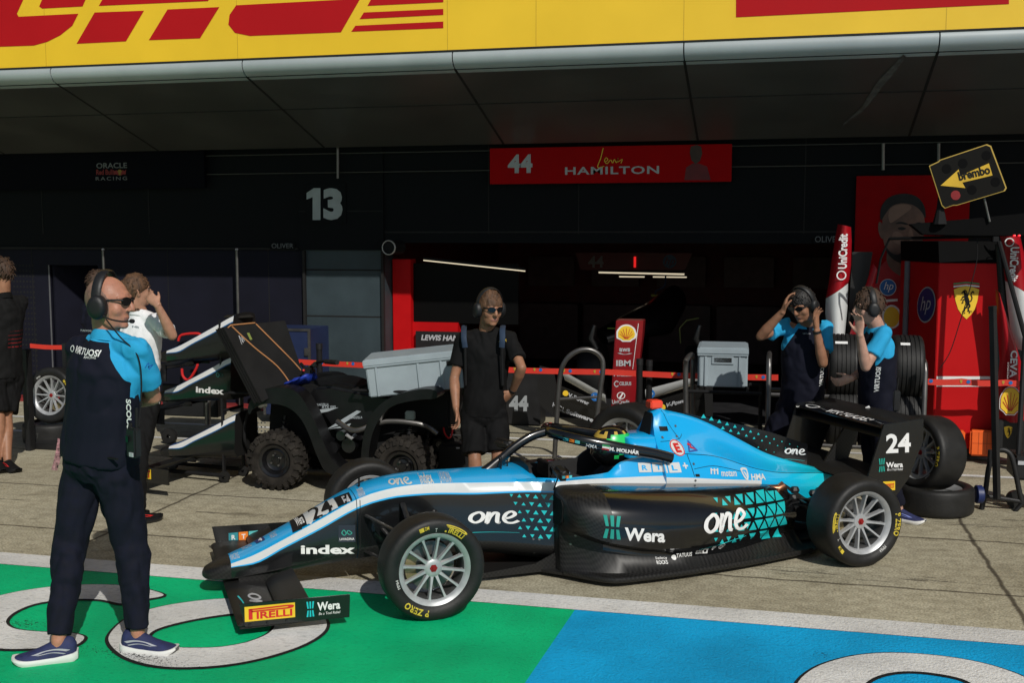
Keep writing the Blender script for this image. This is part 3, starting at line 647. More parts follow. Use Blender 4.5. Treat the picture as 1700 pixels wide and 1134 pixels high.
def wheel_kit(parent, c, sgn, r, w, spokes=12, tread=False, M=None, lettered=True, rimmat=None, marks=('PIRELLI', 'P ZERO'), a_off=0.0, soft='T', names=('wheel', 'tyre')):
    """wheel about the y axis of its parent; sgn = which way the outer face looks; returns the wheel part"""
    B = M or Matrix.Translation(V(c)); B = B @ Matrix(((1, 0, 0, 0), (0, 0, sgn, 0), (0, 1, 0, 0), (0, 0, 0, 1))) if M is None else M
    h = w / 2; q = r / .287
    m = MB()
    m.lathe([(.172 * q, -.8 * h), (.190 * q, -.86 * h), (.193 * q, -.8 * h), (.172 * q, -.7 * h), (.165 * q, .3 * h), (.172 * q, .62 * h), (.186 * q, .74 * h), (.196 * q, .80 * h), (.202 * q, .83 * h), (.203 * q, .80 * h), (.196 * q, .70 * h)], B, 64, k=lambda i, j: 1 if i in (3, 4) else 0)
    m.lathe([(.001, .52 * h), (.028 * q, .52 * h), (.046 * q, .50 * h), (.052 * q, .44 * h), (.052 * q, .1 * h), (.001, .1 * h)], B, 32)
    for i in range(spokes):
        a = 2 * math.pi * (i + .3) / spokes; ca, sa = math.cos(a), math.sin(a); tx, ty = -sa, ca
        rings = []
        for rr, hw, z0, z1 in ((.044 * q, .012 * q, .22 * h, .47 * h), (.10 * q, .0075 * q, .34 * h, .56 * h), (.155 * q, .0075 * q, .40 * h, .62 * h), (.178 * q, .012 * q, .36 * h, .66 * h)):
            rings.append([B @ V((ca * rr + tx * s * hw, sa * rr + ty * s * hw, z)) for s, z in ((-1, z0), (1, z0), (.7, z1), (-.7, z1))])
        m.loft(rings)
    wh = m.build(names[0], [rimmat or M_alu, M_barrel], parent, smooth=40, fix=True)
    t = MB(); hf = [(.192, .70), (.203, .80), (.213, .90), (.236, .985), (.256, .985), (.271, .93), (.281, .84), (.286, .70), (.287, .3)]
    pr = [(a * q, b * h) for a, b in hf] + [(.287 * q, -.3 * h)] + [(a * q, -b * h) for a, b in reversed(hf[:-1])]
    if tread:                                    # cut grooves
        pr2 = []
        gs = [.62, .34, .06, -.22, -.50]
        pr = [(a * q, b * h) for a, b in hf[:-2]] + [(.286 * q, .72 * h)]
        for gz in gs: pr += [(.287 * q, gz * h + .05 * h), (.279 * q, gz * h + .04 * h), (.279 * q, gz * h - .04 * h), (.287 * q, gz * h - .05 * h)]
        pr += [(.286 * q, -.72 * h)] + [(a * q, -b * h) for a, b in reversed(hf[:-2])]
    t.lathe(pr, B, 72); ty_ = t.build(names[1], M_rub, wh, smooth=30, fix=True)
    MB().lathe([(.001, .60 * h), (.010 * q, .60 * h), (.011 * q, .55 * h), (.021 * q, .55 * h), (.024 * q, .50 * h), (.024 * q, .40 * h)], B, 6).build('wheel_nut', M_nut, wh, smooth=20)
    d = MB(); d.lathe([(.06 * q, -.1 * h), (.135 * q, -.1 * h), (.135 * q, -.22 * h), (.06 * q, -.22 * h), (.06 * q, -.1 * h)], B, 48); d.build('brake_disc', M_steel, wh)
    d = MB(); d.lathe([(.09 * q, .06 * h), (.150 * q, .06 * h), (.150 * q, -.40 * h), (.09 * q, -.40 * h)], B, 12, a0=-.6, a1=.55); d.build('brake_caliper', M_brass, wh)
    if lettered:
        ms = -1 if (M is None and sgn > 0) else 1
        def pol(a_mid, r0, hh, aw, flip=1):
            def f(x, y):
                rr = r0 + hh * y * flip; a = a_mid - flip * (x - .5) * aw * ms
                z = float(np.interp(rr / q, [.203, .213, .236, .256, .271, .281], [.80, .90, .985, .985, .93, .84])) * h + .0022
                return B @ V((rr * math.cos(a), rr * math.sin(a), z))
            return f
        lay('lettering', pirelli(), M_tyel, wh, pol(R(90 - 28 * ms) + a_off, .216 * q, .046 * q, .50), sub=.02)
        lay('lettering', T(marks[1], .03, 0, 1.1), M_tyel, wh, pol(R(90 - 28 * ms) + math.pi + a_off, .222 * q, .036 * q, .62), sub=.02)
        lay('lettering', merge(xf(SQ, .45, .9), xf(T('DM', .02), .4, .8, .55, .05)), M_tyel, wh, pol(R(90 + 15 * ms) + a_off, .232 * q, .026 * q, .24), sub=.02)
        lay('lettering', T(soft), mat('chalk', (.62, .62, .60), .8), wh, pol(R(90 - 1 * ms) + a_off, .212 * q, .024 * q, .05), sub=.02)
        lay('lettering', T('MM64', .0, .1), MATS['chalk'], wh, pol(R(90 - 75 * ms) + math.pi + a_off, .210 * q, .018 * q, .24), sub=.02)
    return wh

# --- sections of the nose and tub: x, top, edge (y, z), stripe foot (y, z), lower side y, bottom
NS = [(2.555, .142, .012, .140, .015, .132, .016, .122), (2.54, .168, .045, .158, .05, .142, .05, .112), (2.50, .188, .075, .172, .08, .155, .08, .106), (2.40, .222, .105, .205, .112, .188, .112, .104),
      (2.276, .268, .122, .246, .130, .205, .135, .122), (2.10, .350, .132, .326, .142, .286, .150, .132), (1.887, .452, .142, .428, .153, .382, .165, .152), (1.669, .556, .152, .533, .164, .488, .180, .172),
      (1.55, .598, .158, .570, .172, .524, .190, .178), (1.40, .622, .168, .594, .184, .545, .205, .180), (1.25, .632, .180, .602, .198, .548, .220, .175), (.90, .632, .205, .588, .225, .530, .250, .150),
      (.64, .632, .235, .578, .262, .528, .285, .110), (.44, .622, .280, .572, .312, .522, .325, .075), (.31, .61, .300, .578, .335, .530, .340, .06), (0, .61, .300, .570, .340, .521, .345, .05),
      (-.27, .69, .300, .560, .345, .516, .345, .05), (-.34, .70, .300, .556, .345, .510, .345, .05)]
NX = [-s[0] for s in NS]
def nsec(x): return [catmull(NX, [s[k] for s in NS], -x) for k in range(1, 8)]
RIM = [(.56, .262, .602), (.36, .264, .584), (.15, .265, .592), (.07, .265, .600), (.03, .262, .630), (-.014, .258, .656), (-.10, .256, .678), (-.22, .256, .688), (-.34, .25, .690)]
RX = [-s[0] for s in RIM]
def half(x, cock=False):
    zt, we, ze, ws, zs, wb, zb = nsec(x)
    if cock:
        ry = catmull(RX, [s[1] for s in RIM], -x); rz = catmull(RX, [s[2] for s in RIM], -x)
        top = [(0, .22), (ry - .055, .22), (ry - .03, rz - .02), (ry - .012, rz), (ry + .006, rz - .006)]
        top += [(we * .5 + (ry + .006) * .5, ze * .55 + (rz - .006) * .45)]
    elif x < .64 and x > -.35: 
        ry = catmull(RX, [s[1] for s in RIM], -x); rz = catmull(RX, [s[2] for s in RIM], -x)
        top = [(0, zt), (ry * .3, zt - .002), (ry * .6, zt - .008), (ry * .85, (zt + rz) / 2 - .003), (ry, rz)]; top += [(we * .5 + ry * .5, ze * .5 + rz * .5)]
    else:
        d = zt - ze; top = [(0, zt), (we * .3, zt - d * .10), (we * .55, zt - d * .3), (we * .75, zt - d * .52), (we * .9, zt - d * .8), (we * .96, zt - d * .92)]
    k = max(0, min(1, (2.5 - x) / .25)); th = .010 * k
    return top + [(we, ze), (ws, zs), (ws + .002, zs - th), (ws * .5 + wb * .5, zs * .55 + zb * .45), (wb, zs * .22 + zb * .78), (wb, zs * .16 + zb * .84), (wb * .8, zb), (0, zb)]
def full_ring(x, h, lean=None):
    L = [V((x + (lean(z) if lean else 0), y, z)) for y, z in h]
    return L + [V((p.x, -p.y, p.z)) for p in reversed(L[1:-1])]
def ringmat(pat, n):                                # material of each strip, mirrored
    return list(pat) + list(reversed(pat))
PN = [0, 0, 0, 0, 0, 0, 1, 0, 2, 2, 3, 3, 3]       # strips: blue top, white stripe, thin blue, black side, carbon foot
BM = [M_fade, M_cwhite, M_cblack, M_carb, M_matt]
def nose_mesh():
    m = MB(); xs = [2.555, 2.55, 2.54, 2.525, 2.50, 2.47, 2.44, 2.40] + list(np.arange(2.36, 1.68, -.04)) + [1.672]
    pm = ringmat(PN, 0)
    m.loft([full_ring(x, half(x)) for x in xs], k=lambda i, j: 3 if xs[i] > 2.41 else pm[j]); return m
car = thing('racing_car', 'blue and black single seater racing car with white stripe and number 24', 'race car', CO, CANG)
nose = nose_mesh().build('nose_cone', BM, car, smooth=50, fix=True)
m = MB(); pm = ringmat(PN, 0)
xa = [1.668] + list(np.arange(1.63, .57, -.05)) + [.565]
m.loft([full_ring(x, half(x)) for x in xa], capb=False, k=lambda i, j: pm[j])
xb = [.565, .56] + list(np.arange(.52, .08, -.04)) + [.07, .05, .03, .01, -.014, -.05, -.10, -.16, -.22]
pc = ringmat([4, 4, 4, 0, 0, 0, 1, 0, 2, 2, 3, 3, 3], 0)
m.loft([full_ring(x, half(x, x < .563)) for x in xb], capa=False, capb=False, k=lambda i, j: pc[j] if i else (4 if j in (0, 1, 24, 25) else pc[j]))
xc = [-.22, -.221, -.26, -.30, -.315]
m.loft([full_ring(x, half(x, x > -.2205)) for x in xc], capa=False, k=lambda i, j: (pm[j] if i else (4 if j in (0, 1, 24, 25) else pm[j])))
tub = m.build('monocoque', BM, car, smooth=50, fix=True)

# --- engine cover
EC = [(-.30, .93, .070, .691, .2525), (-.36, .955, .072, .691, .2525), (-.40, .958, .070, .689, .252), (-.449, .940, .064, .685, .245), (-.56, .912, .056, .672, .243), (-.68, .876, .048, .655, .238), (-.80, .826, .042, .622, .23), (-.915, .768, .038, .580, .22), (-1.08, .680, .036, .525, .20),
      (-1.256, .590, .036, .485, .18), (-1.456, .520, .034, .462, .15), (-1.65, .462, .030, .44, .115), (-1.78, .415, .026, .40, .09), (-1.85, .36, .02, .35, .07)]
EX = [-s[0] for s in EC]
STR = [(-.27, .560, .516), (-.5, .537, .494), (-.72, .508, .464), (-.945, .478, .433), (-1.06, .461, .42), (-1.25, .43, .39), (-1.6, .38, .34), (-1.85, .34, .32)]
SX = [-s[0] for s in STR]
WS = [(-.3, .3465), (-.6, .337), (-.9, .30), (-1.1, .26), (-1.4, .20), (-1.65, .14), (-1.85, .075)]
def ehalf(x):
    zs, wt, zl, wl = [catmull(EX, [s[k] for s in EC], -x) for k in (1, 2, 3, 4)]
    za = catmull(SX, [s[1] for s in STR], -x); zb = catmull(SX, [s[2] for s in STR], -x); w = catmull([-s[0] for s in WS], [s[1] for s in WS], -x)
    zl = max(zl, za + .005); zs = max(zs, zl + .012)
    H = [(0, zs), (wt * .6, zs - .006), (wt, zs - .03 * min(1, (zs - zl) / .1))]
    for t in (.25, .5, .72, .9): H.append((wt + (wl - wt) * (t ** 1.7), zs - .03 * min(1, (zs - zl) / .1) + (zl - zs + .03 * min(1, (zs - zl) / .1)) * t))
    H += [(wl, zl), (wl + .003, zl - .004), (wl * .45 + w * .55, zl * .5 + za * .5), (w - .003, za), (w, zb), (w * .97, zb - .02), (w * .9, min(.28, zb - .06)), (0, min(.27, zb - .07))]
    return H
xe = [-.30, -.33, -.36, -.40, -.45, -.50] + list(np.arange(-.56, -1.83, -.05)) + [-1.85]
m = MB(); pe = [0, 0, 0, 0, 0, 0, 0, 2, 0, 0, 1, 2, 2, 2]; pe = ringmat(pe, 0)
def lean0(x): return lambda z: -.22 * max(0, z - .69) * max(0, 1 - (-.30 - x) / .15)
m.loft([full_ring(x, ehalf(x), lean0(x)) for x in xe], k=lambda i, j: (0 if (pe[j] == 1 and xe[i] < -1.06) else (0 if (pe[j] == 2 and j in (11, 12, 15, 16) and xe[i] < -1.1) else pe[j])))
cover = m.build('engine_cover', BM, car, smooth=45, fix=True)
Mfx = lambda y: Matrix(((1, 0, 0, 0), (0, 0, -1, y), (0, 1, 0, 0), (0, 0, 0, 1)))
# air intake mouth, head rest, hatch, camera, fin
m = MB(); m.loft([[V((x + .006 - .22 * max(0, z - .69), y, z)) for y, z in ((-.052, .925), (.052, .925), (.075, .80), (.085, .72), (-.085, .72), (-.075, .80))] for x in (-.30, -.297)])
m.build('air_intake', M_matt, cover, smooth=0)
m = MB(); m.loft([[V((x + .05 * max(0, .7 - z) * 2, y * q, z)) for y, z in ((-.19, .66), (-.185, .74), (-.14, .785), (0, .79), (.14, .785), (.185, .74), (.19, .66))] for x, q in ((-.12, .80), (-.135, .95), (-.17, 1.0), (-.34, .95))]); m.build('headrest', M_fade, car, smooth=50, fix=True)
m = MB(); m.box((-.385, 0, .978), (.09, .085, .055)); m.build('onboard_camera', mat('camera_orange_red', (.85, .07, .03), .45), cover, bevel=.008)
fin = MB().prism([(-.60, .865), (-.62, .905), (-.725, .876), (-.866, .845), (-1.10, .785), (-1.301, .729), (-1.603, .624), (-1.60, .465), (-1.456, .50), (-1.256, .57), (-1.08, .66), (-.915, .75), (-.68, .855)], Mfx(0), .012).build('shark_fin', M_cblack, car, smooth=0)
# --- sidepods
SP = [(.465, .50, .525, .50, .36, .40, .42), (.45, .56, .540, .49, .33, .42, .44), (.42, .605, .550, .49, .30, .45, .46), (.36, .645, .553, .488, .27, .49, .53), (.27, .680, .552, .482, .235, .545, .63), (.12, .705, .545, .468, .20, .59, .70), (0, .712, .537, .455, .175, .61, .72), (-.3, .70, .515, .42, .15, .63, .72), (-.6, .65, .49, .395, .14, .595, .69),
      (-.9, .555, .458, .36, .15, .51, .64), (-1.1, .465, .432, .335, .165, .435, .60), (-1.25, .40, .405, .30, .17, .375, .57)]
PX = [-s[0] for s in SP]
def sring(x, sg):
    yo, zt, zs, zl, yl, yf = [catmull(PX, [s[k] for s in SP], -x) for k in range(1, 7)]
    q = [(.24, zt + .004), (yo - .22, zt), (yo - .12, zt - .012), (yo - .045, zs + .012), (yo - .008, zs - .03), (yo, zs * .55 + zl * .45), (yo - .012, zl + .04), (yl, zl), (yl - .005, zl - .035), (yl * .5 + yf * .5, .062), (yf, .052), (yf, .044), (.24, .044)]
    return [V((x, sg * a, b)) for a, b in q]
xp = [.465, .458, .45, .435, .42, .39, .36, .30, .24, .18, .10, 0, -.1, -.2, -.3, -.4, -.5, -.6, -.7, -.8, -.9, -1.0, -1.1, -1.18, -1.25]
pods = []
for sg in (1, -1):
    m = MB(); m.loft([sring(x, sg) for x in xp], k=lambda i, j: 3 if (i < 8 or j in (8, 9, 10, 11, 12)) else 2)
    pod = m.build('sidepod', BM, car, smooth=50, fix=True); pods.append(pod)
    MB().prism([(y * sg, z) for y, z in ((.30, .50), (.44, .495), (.465, .46), (.45, .36), (.41, .33), (.30, .32))], Matrix(((0, 0, 1, .467), (1, 0, 0, 0), (0, 1, 0, 0), (0, 0, 0, 1))), .006).build('intake_mouth', M_matt, pod, smooth=0)
# --- floor with side lip
m = MB()
F1 = [(1.0, .10), (.95, .28), (.60, .30), (.46, .46), (.34, .62), (.23, .715), (.0, .725), (-.30, .715), (-.75, .67), (-1.25, .575), (-1.45, .45), (-1.75, .40)]
fl = F1 + [(x, -y) for x, y in reversed(F1)]
m.prism(fl, Matrix.Translation((0, 0, .036)), .016)
m.build('floor', M_carb, car, smooth=0)
for sg in (1, -1):
    L = smooth_path([(x, sg * (y + .008), .05) for x, y in F1[3:10]], 5)
    MB().tube(L, [(.016, .009)] * len(L), 8, ref=(0, 0, 1)).build('floor_lip', M_carb, car)
    MB().prism([(.98, .03), (.95, .06), (.60, .085), (.47, .14), (.455, .03)], Mfx(sg * .34), .01).build('turning_vane', M_carb, car, smooth=0)
MB().box((-1.0, 0, .16), (1.7, .44, .22)).build('gearbox', M_matt, car, bevel=.03)
MB().box((-1.72, 0, .30), (.36, .12, .12)).build('crash_structure', M_matt, car, bevel=.02)
m = MB(); m.tube([CY(1270, 812, .27), CY(1292, 812, .29), CY(1302, 806, .30)], [.028, .030, .033], 16, capb=False); m.build('exhaust', M_pink, car)
# --- suspension
def rods(pairs, name, r=.011):
    for a, b in pairs: MB().tube([a, b], [(r * .6, r * 1.5)] * 2, 8, ref=(0, 0, 1)).build(name, M_carb, car)
for sg in (1, -1):
    f = lambda x, y, z: (x, sg * y, z)
    rods([(f(1.62, .18, .44), f(1.39, .74, .37)), (f(1.20, .20, .44), f(1.39, .74, .37)), (f(1.62, .17, .22), f(1.40, .74, .19)), (f(1.15, .20, .22), f(1.40, .74, .19)), (f(1.40, .20, .50), f(1.40, .70, .22)), (f(1.52, .19, .35), f(1.49, .74, .30))], 'wishbone')
    rods([(f(-1.2, .20, .34), f(-1.42, .66, .36)), (f(-1.60, .12, .34), f(-1.42, .66, .36)), (f(-1.15, .22, .18), f(-1.42, .66, .20)), (f(-1.62, .12, .18), f(-1.42, .66, .20)), (f(-1.25, .2, .42), f(-1.40, .64, .24))], 'wishbone', .013)
    MB().tube([f(-1.43, .15, .28), f(-1.43, .66, .28)], .022, 12).build('drive_shaft', M_steel, car)
    for x in (1.395, -1.43):
        MB().box(f(x, .70, .28), (.10, .05, .24)).build('upright', M_steel, car, bevel=.012)
    m = MB(); m.lathe([(.06, 0), (.135, .0), (.14, .05), (.10, .09), (.06, .09)], Matrix.Translation(f(1.395, .66, .287)) @ rot('X', R(-90 * sg)), 24); m.build('brake_duct', M_carb, car)
    m = MB()
    for k in range(7): m.ell(f(-1.15 - .05 * k, .30 + .03 * (k % 3), .28 + .035 * ((k * 5) % 4)), (.035, .03, .03), n=8)
    for k in range(5): m.tube([f(-1.1 - .04 * k, .28, .24 + .03 * k), f(-1.22 - .05 * k, .40, .36 - .03 * k)], .008, 6)
    m.build('gearbox_fitting', M_plast, car)
for x, w in ((1.395, .205), (-1.43, .27)):
    for sg in (1, -1): wheel_kit(car, (x, sg * (.90 - w / 2), .287), sg, .287, w, lettered=sg > 0, a_off=0 if x > 0 else R(-112))
# --- front wing
EPF = [(2.43, .195), (1.85, .180), (1.855, .055), (2.405, .070)]
def aero(parent, name, x0, x1, z0, z1, y0, y1, th, mt, ny=10, sag=0):
    m = MB(); prof = [(0, 0), (.08, .55), (.3, .9), (.6, .6), (1, .04), (1, -.04), (.6, -.15), (.3, -.2), (.08, -.25)]
    rings = [[V((x0 + (x1 - x0) * a, y0 + (y1 - y0) * t / ny, z0 + (z1 - z0) * a + th * b - sag * math.sin(math.pi * t / ny))) for a, b in prof] for t in range(ny + 1)]
    m.loft(rings); return m.build(name, mt, parent, smooth=50, fix=True)
def front_wing(par, lettered=True, onegfx=True):
    mp = aero(par, 'front_wing', 2.44, 2.20, .075, .085, -.80, .80, .022, M_carb)
    aero(par, 'wing_flap', 2.215, 2.06, .10, .165, -.80, -.17, .014, M_carb); aero(par, 'wing_flap', 2.215, 2.06, .10, .165, .17, .80, .014, M_carb)
    for s in (1, -1): MB().span((2.36, s * .11 - .008, .085), (2.12, s * .11 + .008, .16)).build('wing_pylon', M_carb, par, bevel=.003)
    ends = []
    for s in (1, -1):
        e = MB().prism(EPF, Mfx(s * .807), .012).build('endplate', M_cblack, par, bevel=.002, smooth=0); ends.append(e)
        MB().span((2.43, s * .79, .055), (1.86, s * .80, .065)).build('foot_plate', M_carb, e, smooth=0)
        if lettered and s > 0:
            f = lambda x0, z0, x1, z1: quad((x0, .816, z0), (-1, 0, -.02), (0, 0, 1), x0 - x1, z1 - z0)
            lay('sticker', SQ, M_pyel, e, f(2.405, .098, 2.145, .178)); lay('lettering', pirelli(), M_pred, e, quad((2.385, .8175, .108), (-1, 0, -.02), (0, 0, 1), .225, .06))
            lay('emblem', wera_mark(), M_teal, e, f(2.085, .085, 2.045, .168)); lay('lettering', T('Wera', .03), M_white, e, f(2.028, .112, 1.905, .158))
            lay('lettering', T('Be a Tool Rebel', .0, .2), M_white, e, f(2.02, .088, 1.905, .102))
            m = MB()
            for x in (2.38, 2.29, 2.19): m.tube([(x, .81, .075), (x, .82, .075)], .008, 10)
            for i, x in enumerate((2.38, 2.29, 2.19)): MB().tube([(x, .81, .078), (x, .821, .078)], .007, 10).build('bolt', M_plast, e)
    return ends
fends = front_wing(car)
fwg = [q for q in car.children if q.name.startswith('front_wing')][0]; fwb = bvh(fwg)
lay('lettering', one_logo(), M_ltxt, fwg, lambda x, y: V((2.36 - .13 * y, .36 + .36 * x, .14)), sub=.03, tgt=fwb, dr=(0, 0, -1)); lay('stroke_mark', one_line(), M_teal, fwg, lambda x, y: V((2.385 - .14 * y, .36 + .36 * x, .14)), sub=.03, tgt=fwb, dr=(0, 0, -1))
for i, (t_, m1, m2) in enumerate((('R', mat('tile_teal', (.03, .25, .30), .5), M_white), ('T', mat('tile_orange', (.75, .20, .02), .5), M_white), ('L', mat('tile_aqua', (.10, .50, .50), .5), M_white))):
    x0 = 2.33 - .065 * i - .005; e = fends[1]
    lay('sticker', SQ, m1, e, quad((x0, -.799, .085), (-1, 0, 0), (0, 0, 1), .06, .06)); lay('lettering', T(t_, .03), m2, e, quad((x0 - .018, -.7975, .098), (-1, 0, 0), (0, 0, 1), .026, .032))
# --- rear wing
EPR = [(-1.85, .835), (-2.18, .855), (-2.185, .70), (-2.12, .56), (-2.075, .45), (-1.97, .33), (-1.72, .45)]
for s in (1, -1):
    e = MB().prism(EPR, Mfx(s * .5), .012).build('rear_endplate', M_cblack, car, bevel=.003, smooth=0)
    if s > 0: rep = e
aero(car, 'rear_wing_plane', -1.86, -2.06, .735, .80, -.494, .494, .03, M_carb); aero(car, 'rear_wing_flap', -1.98, -2.17, .815, .858, -.494, .494, .018, M_carb)
topw = aero(car, 'rear_wing_plane', -1.845, -2.0, .806, .826, -.494, .494, .016, M_cblack)
aero(car, 'rear_wing_beam', -1.66, -1.98, .45, .50, -.494, .494, .03, M_carb)
MB().prism([(-1.70, .42), (-1.92, .42), (-2.04, .75), (-1.92, .74)], Mfx(0), .02).build('wing_pylon', M_carb, car, smooth=0)
MB().prism([(-1.80, .28), (-2.02, .28), (-2.06, .44), (-1.82, .44)], Mfx(0), .09).build('rain_light', mat('rain_light_body', (.05, .005, .005), .4), car, smooth=0)
for s in (1, -1): MB().prism([(-1.6, .05), (-2.0, .16), (-1.98, .30), (-1.6, .20)], Mfx(s * .36), .01).build('diffuser_fin', M_carb, car, smooth=0)
MB().loft([[V((x, y, z)) for y in (-.38, .38) for z in ((z0, z0 + .01) if y < 0 else (z0 + .01, z0))] for x, z0 in ((-1.2, .05), (-1.6, .07), (-2.0, .18))]).build('diffuser', M_carb, car, smooth=0)
# --- halo
m = MB()
pil_ = smooth_path([(.80, 0, .595), (.72, 0, .665), (.62, 0, .745), (.50, 0, .812), (.38, 0, .842)], 6)
m.tube(pil_, [(.055 - .025 * min(1, i / 8), .035 - .012 * min(1, i / 8)) for i in range(len(pil_))], 14, ref=(1, 0, 1))
hp_ = [(-.35, .315, .672), (-.22, .318, .712), (-.05, .312, .748), (.10, .292, .782), (.24, .24, .812), (.34, .15, .834), (.385, 0, .842)]
hp_ = hp_ + [(x, -y, z) for x, y, z in reversed(hp_[:-1])]; hp_ = smooth_path(hp_, 6)
m.tube(hp_, [(.036, .026)] * len(hp_), 14, ref=(0, 0, 1)); halo = m.build('halo', M_cblack, car, smooth=60)
# --- mirrors, aerials, deflector, steering wheel
for s in (1, -1):
    c_ = CY(931, 786, .50); c_ = V((c_.x, c_.y * s, c_.z))
    mr_ = MB().box(c_, (.075, .20, .062), rot('Z', R(-12 * s))).build('mirror', M_carb, car, bevel=.02, seg=3, smooth=60)
    MB().box(c_ + V((-.040, 0, 0)), (.004, .17, .045), rot('Z', R(-12 * s))).build('mirror_glass', mat('mirror_glass', (.5, .5, .52), .05, metal=1, var=0), mr_, smooth=0)
    MB().tube([c_ + V((0, -.03 * s, -.02)), V((c_.x - .02, s * .34, .54))], .0045, 8).build('mirror_stay', M_matt, car)
    if s > 0:
        for i, m_ in enumerate(('tile_teal', 'tile_orange', 'tile_aqua')): lay('sticker', SQ, MATS[m_], mr_, quad(c_ + V((.062 - .022 * i - .03, .101, -.010)), (-1, 0, 0), (0, 0, 1), .018, .016))
for x, y, h in ((.66, 0, .13), (.72, .05, .10)): MB().tube([(x, y, .60), (x, y, .62 + h)], .005, 8).build('aerial', M_matt, car)
MB().tube([(1.62, 0, .55), (1.62, 0, .63)], .006, 8).build('pitot_tube', M_matt, car)
m = MB(); m.loft([[V((.58 + dx, y, z)) for y, z in ((-.2, .60), (-.16, .66), (0, .68), (.16, .66), (.2, .60))] for dx in (0, -.02)]); m.build('wind_deflector', M_carb, car, smooth=50)
m = MB(); m.box((.40, 0, .60), (.03, .20, .10)); m.tube([(.40, .12, .56), (.385, .125, .60), (.40, .12, .64)], .014, 8); m.tube([(.40, -.12, .56), (.385, -.125, .60), (.40, -.12, .64)], .014, 8); m.build('steering_wheel', M_plast, car, bevel=.008)
# --- livery laid onto the bodywork
B_side = bvh(nose, tub, cover); B_pod = bvh(pods[0]); B_all = bvh(nose, tub, cover, pods[0])
DN = (0, -1, 0)
def side(name, shape, m_, q, y, tgt=B_side, sub=.018, off=.0035, par=None):
    """corners in the photo: lower left, lower right, upper right, upper left, on the plane y"""
    return lay(name, shape, m_, par or car, bil(*[CY(u, v, y) for u, v in q]), sub=sub, tgt=tgt, dr=DN, off=off, tol=.16)
def rc(u0, v0, u1, v1, sk=0): return [(u0, v1), (u1, v1 + sk), (u1, v0 + sk), (u0, v0)]
side('lettering', T('index', .035, 0), M_white, rc(501, 908, 590, 923, -2), .19)
side('sticker', SQ, mat('sticker_navy', (.012, .020, .035), .5), rc(563, 874, 591, 902, -1), .19)
side('emblem', stroke([(0, .5), (.2, .8), (.45, .35), (.6, .7), (.8, .6), (1, .3), (.75, .1), (.5, .35), (.25, 0), (0, .3)], .10, closed=True), mat('sticker_green', (.03, .32, .25), .5), rc(569, 880, 585, 891, -1), .19, off=.005)
side('lettering', T('LAVADINA', .01), M_white, rc(565, 895, 589, 899, -1), .19, off=.005)
side('lettering', one_logo(), M_white, rc(779, 838, 860, 875, -1), .24); side('lettering', one_line(), M_teal, rc(779, 872, 859, 884, -1), .24)
def tri_field(u0, v0, u1, v1, du, dv, size, y, tgt, name, m_=M_teal, par=None, jit=0):
    """printed triangles that grow and shrink over the panel"""
    sh = []
    nu = int((u1 - u0) / du); nv = int((v1 - v0) / dv)
    for j in range(nv + 1):
        for i in range(nu + 1):
            u = u0 + i * du + (du / 2 if j % 2 else 0); v = v0 + j * dv
            s = size(u, v)
            if s < 1.0: continue
            up = 1 if i % 2 == 0 else -1
            P = [(u - s, v + up * s * .8), (u + s, v + up * s * .8), (u, v - up * s * .8)]
            a = [CY(*p, y) for p in P]; sh.append(([(p.x, p.z) for p in a], [(0, 1, 2) if up > 0 else (0, 2, 1)], 1))
    return lay(name, merge(*sh), m_, par or car, lambda x, z: V((x, y, z)), sub=.06, tgt=tgt, dr=DN, off=.0025)
rnd = random.Random(3)
tri_field(838, 824, 962, 892, 12.5, 13, lambda u, v: max(0, 5.4 - abs(u - 925) * .028 - (3.2 if (u < 862 and v > 842) else 0) - (2 if u < 850 else 0) - rnd.random() * .8), .27, B_side, 'triangle_print')
side('lettering', T('RTL', .03, 0, 1.5), M_white, rc(1062, 770, 1130, 786), .30) if 0 else None
for i, ch in enumerate('RTL'):
    x = 1062 + 23 * i; side('sticker', SQ, M_ltxt if 0 else M_cwhite, rc(x, 770 - i * .6, x + 20.5, 785 - i * .6, -.5), .30); side('lettering', T(ch, .03), M_fade, rc(x + 5.5, 773.5 - i * .6, x + 14.5, 781.5 - i * .6), .30, off=.005)
side('lettering', T('+', .03), M_cwhite, rc(1133, 769, 1142, 778), .30)
side('lettering', T('motam', .02, .25), M_cwhite, rc(1192, 780, 1221, 789, 1), .27)
side('emblem', merge(*[poly([(.03 + .33 * i, 0), (.17 + .33 * i, 0), (.30 + .33 * i, .9), (.16 + .33 * i, .9)]) for i in range(3)], *[poly(rect(.25 + .33 * i, .55, .45 + .33 * i, .75)) for i in range(2)]), M_cwhite, rc(1173, 775, 1190, 785, 1), .27)
side('emblem', poly(shield()), M_cwhite, rc(1229, 777, 1243, 797), .26); side('emblem', poly([(.15, .8), (.5, .88), (.85, .8), (.75, .45), (.5, .15), (.25, .45)]), M_fade, rc(1230, 778, 1242, 796), .26, off=.004); side('emblem', poly([(.25, .75), (.45, .75), (.6, .5), (.75, .75), (.55, .2)]), M_cwhite, rc(1230, 778, 1242, 796), .26, off=.006)
side('lettering', T('HMA', .03, .3), M_cwhite, rc(1244, 787, 1272, 796, 1), .26)
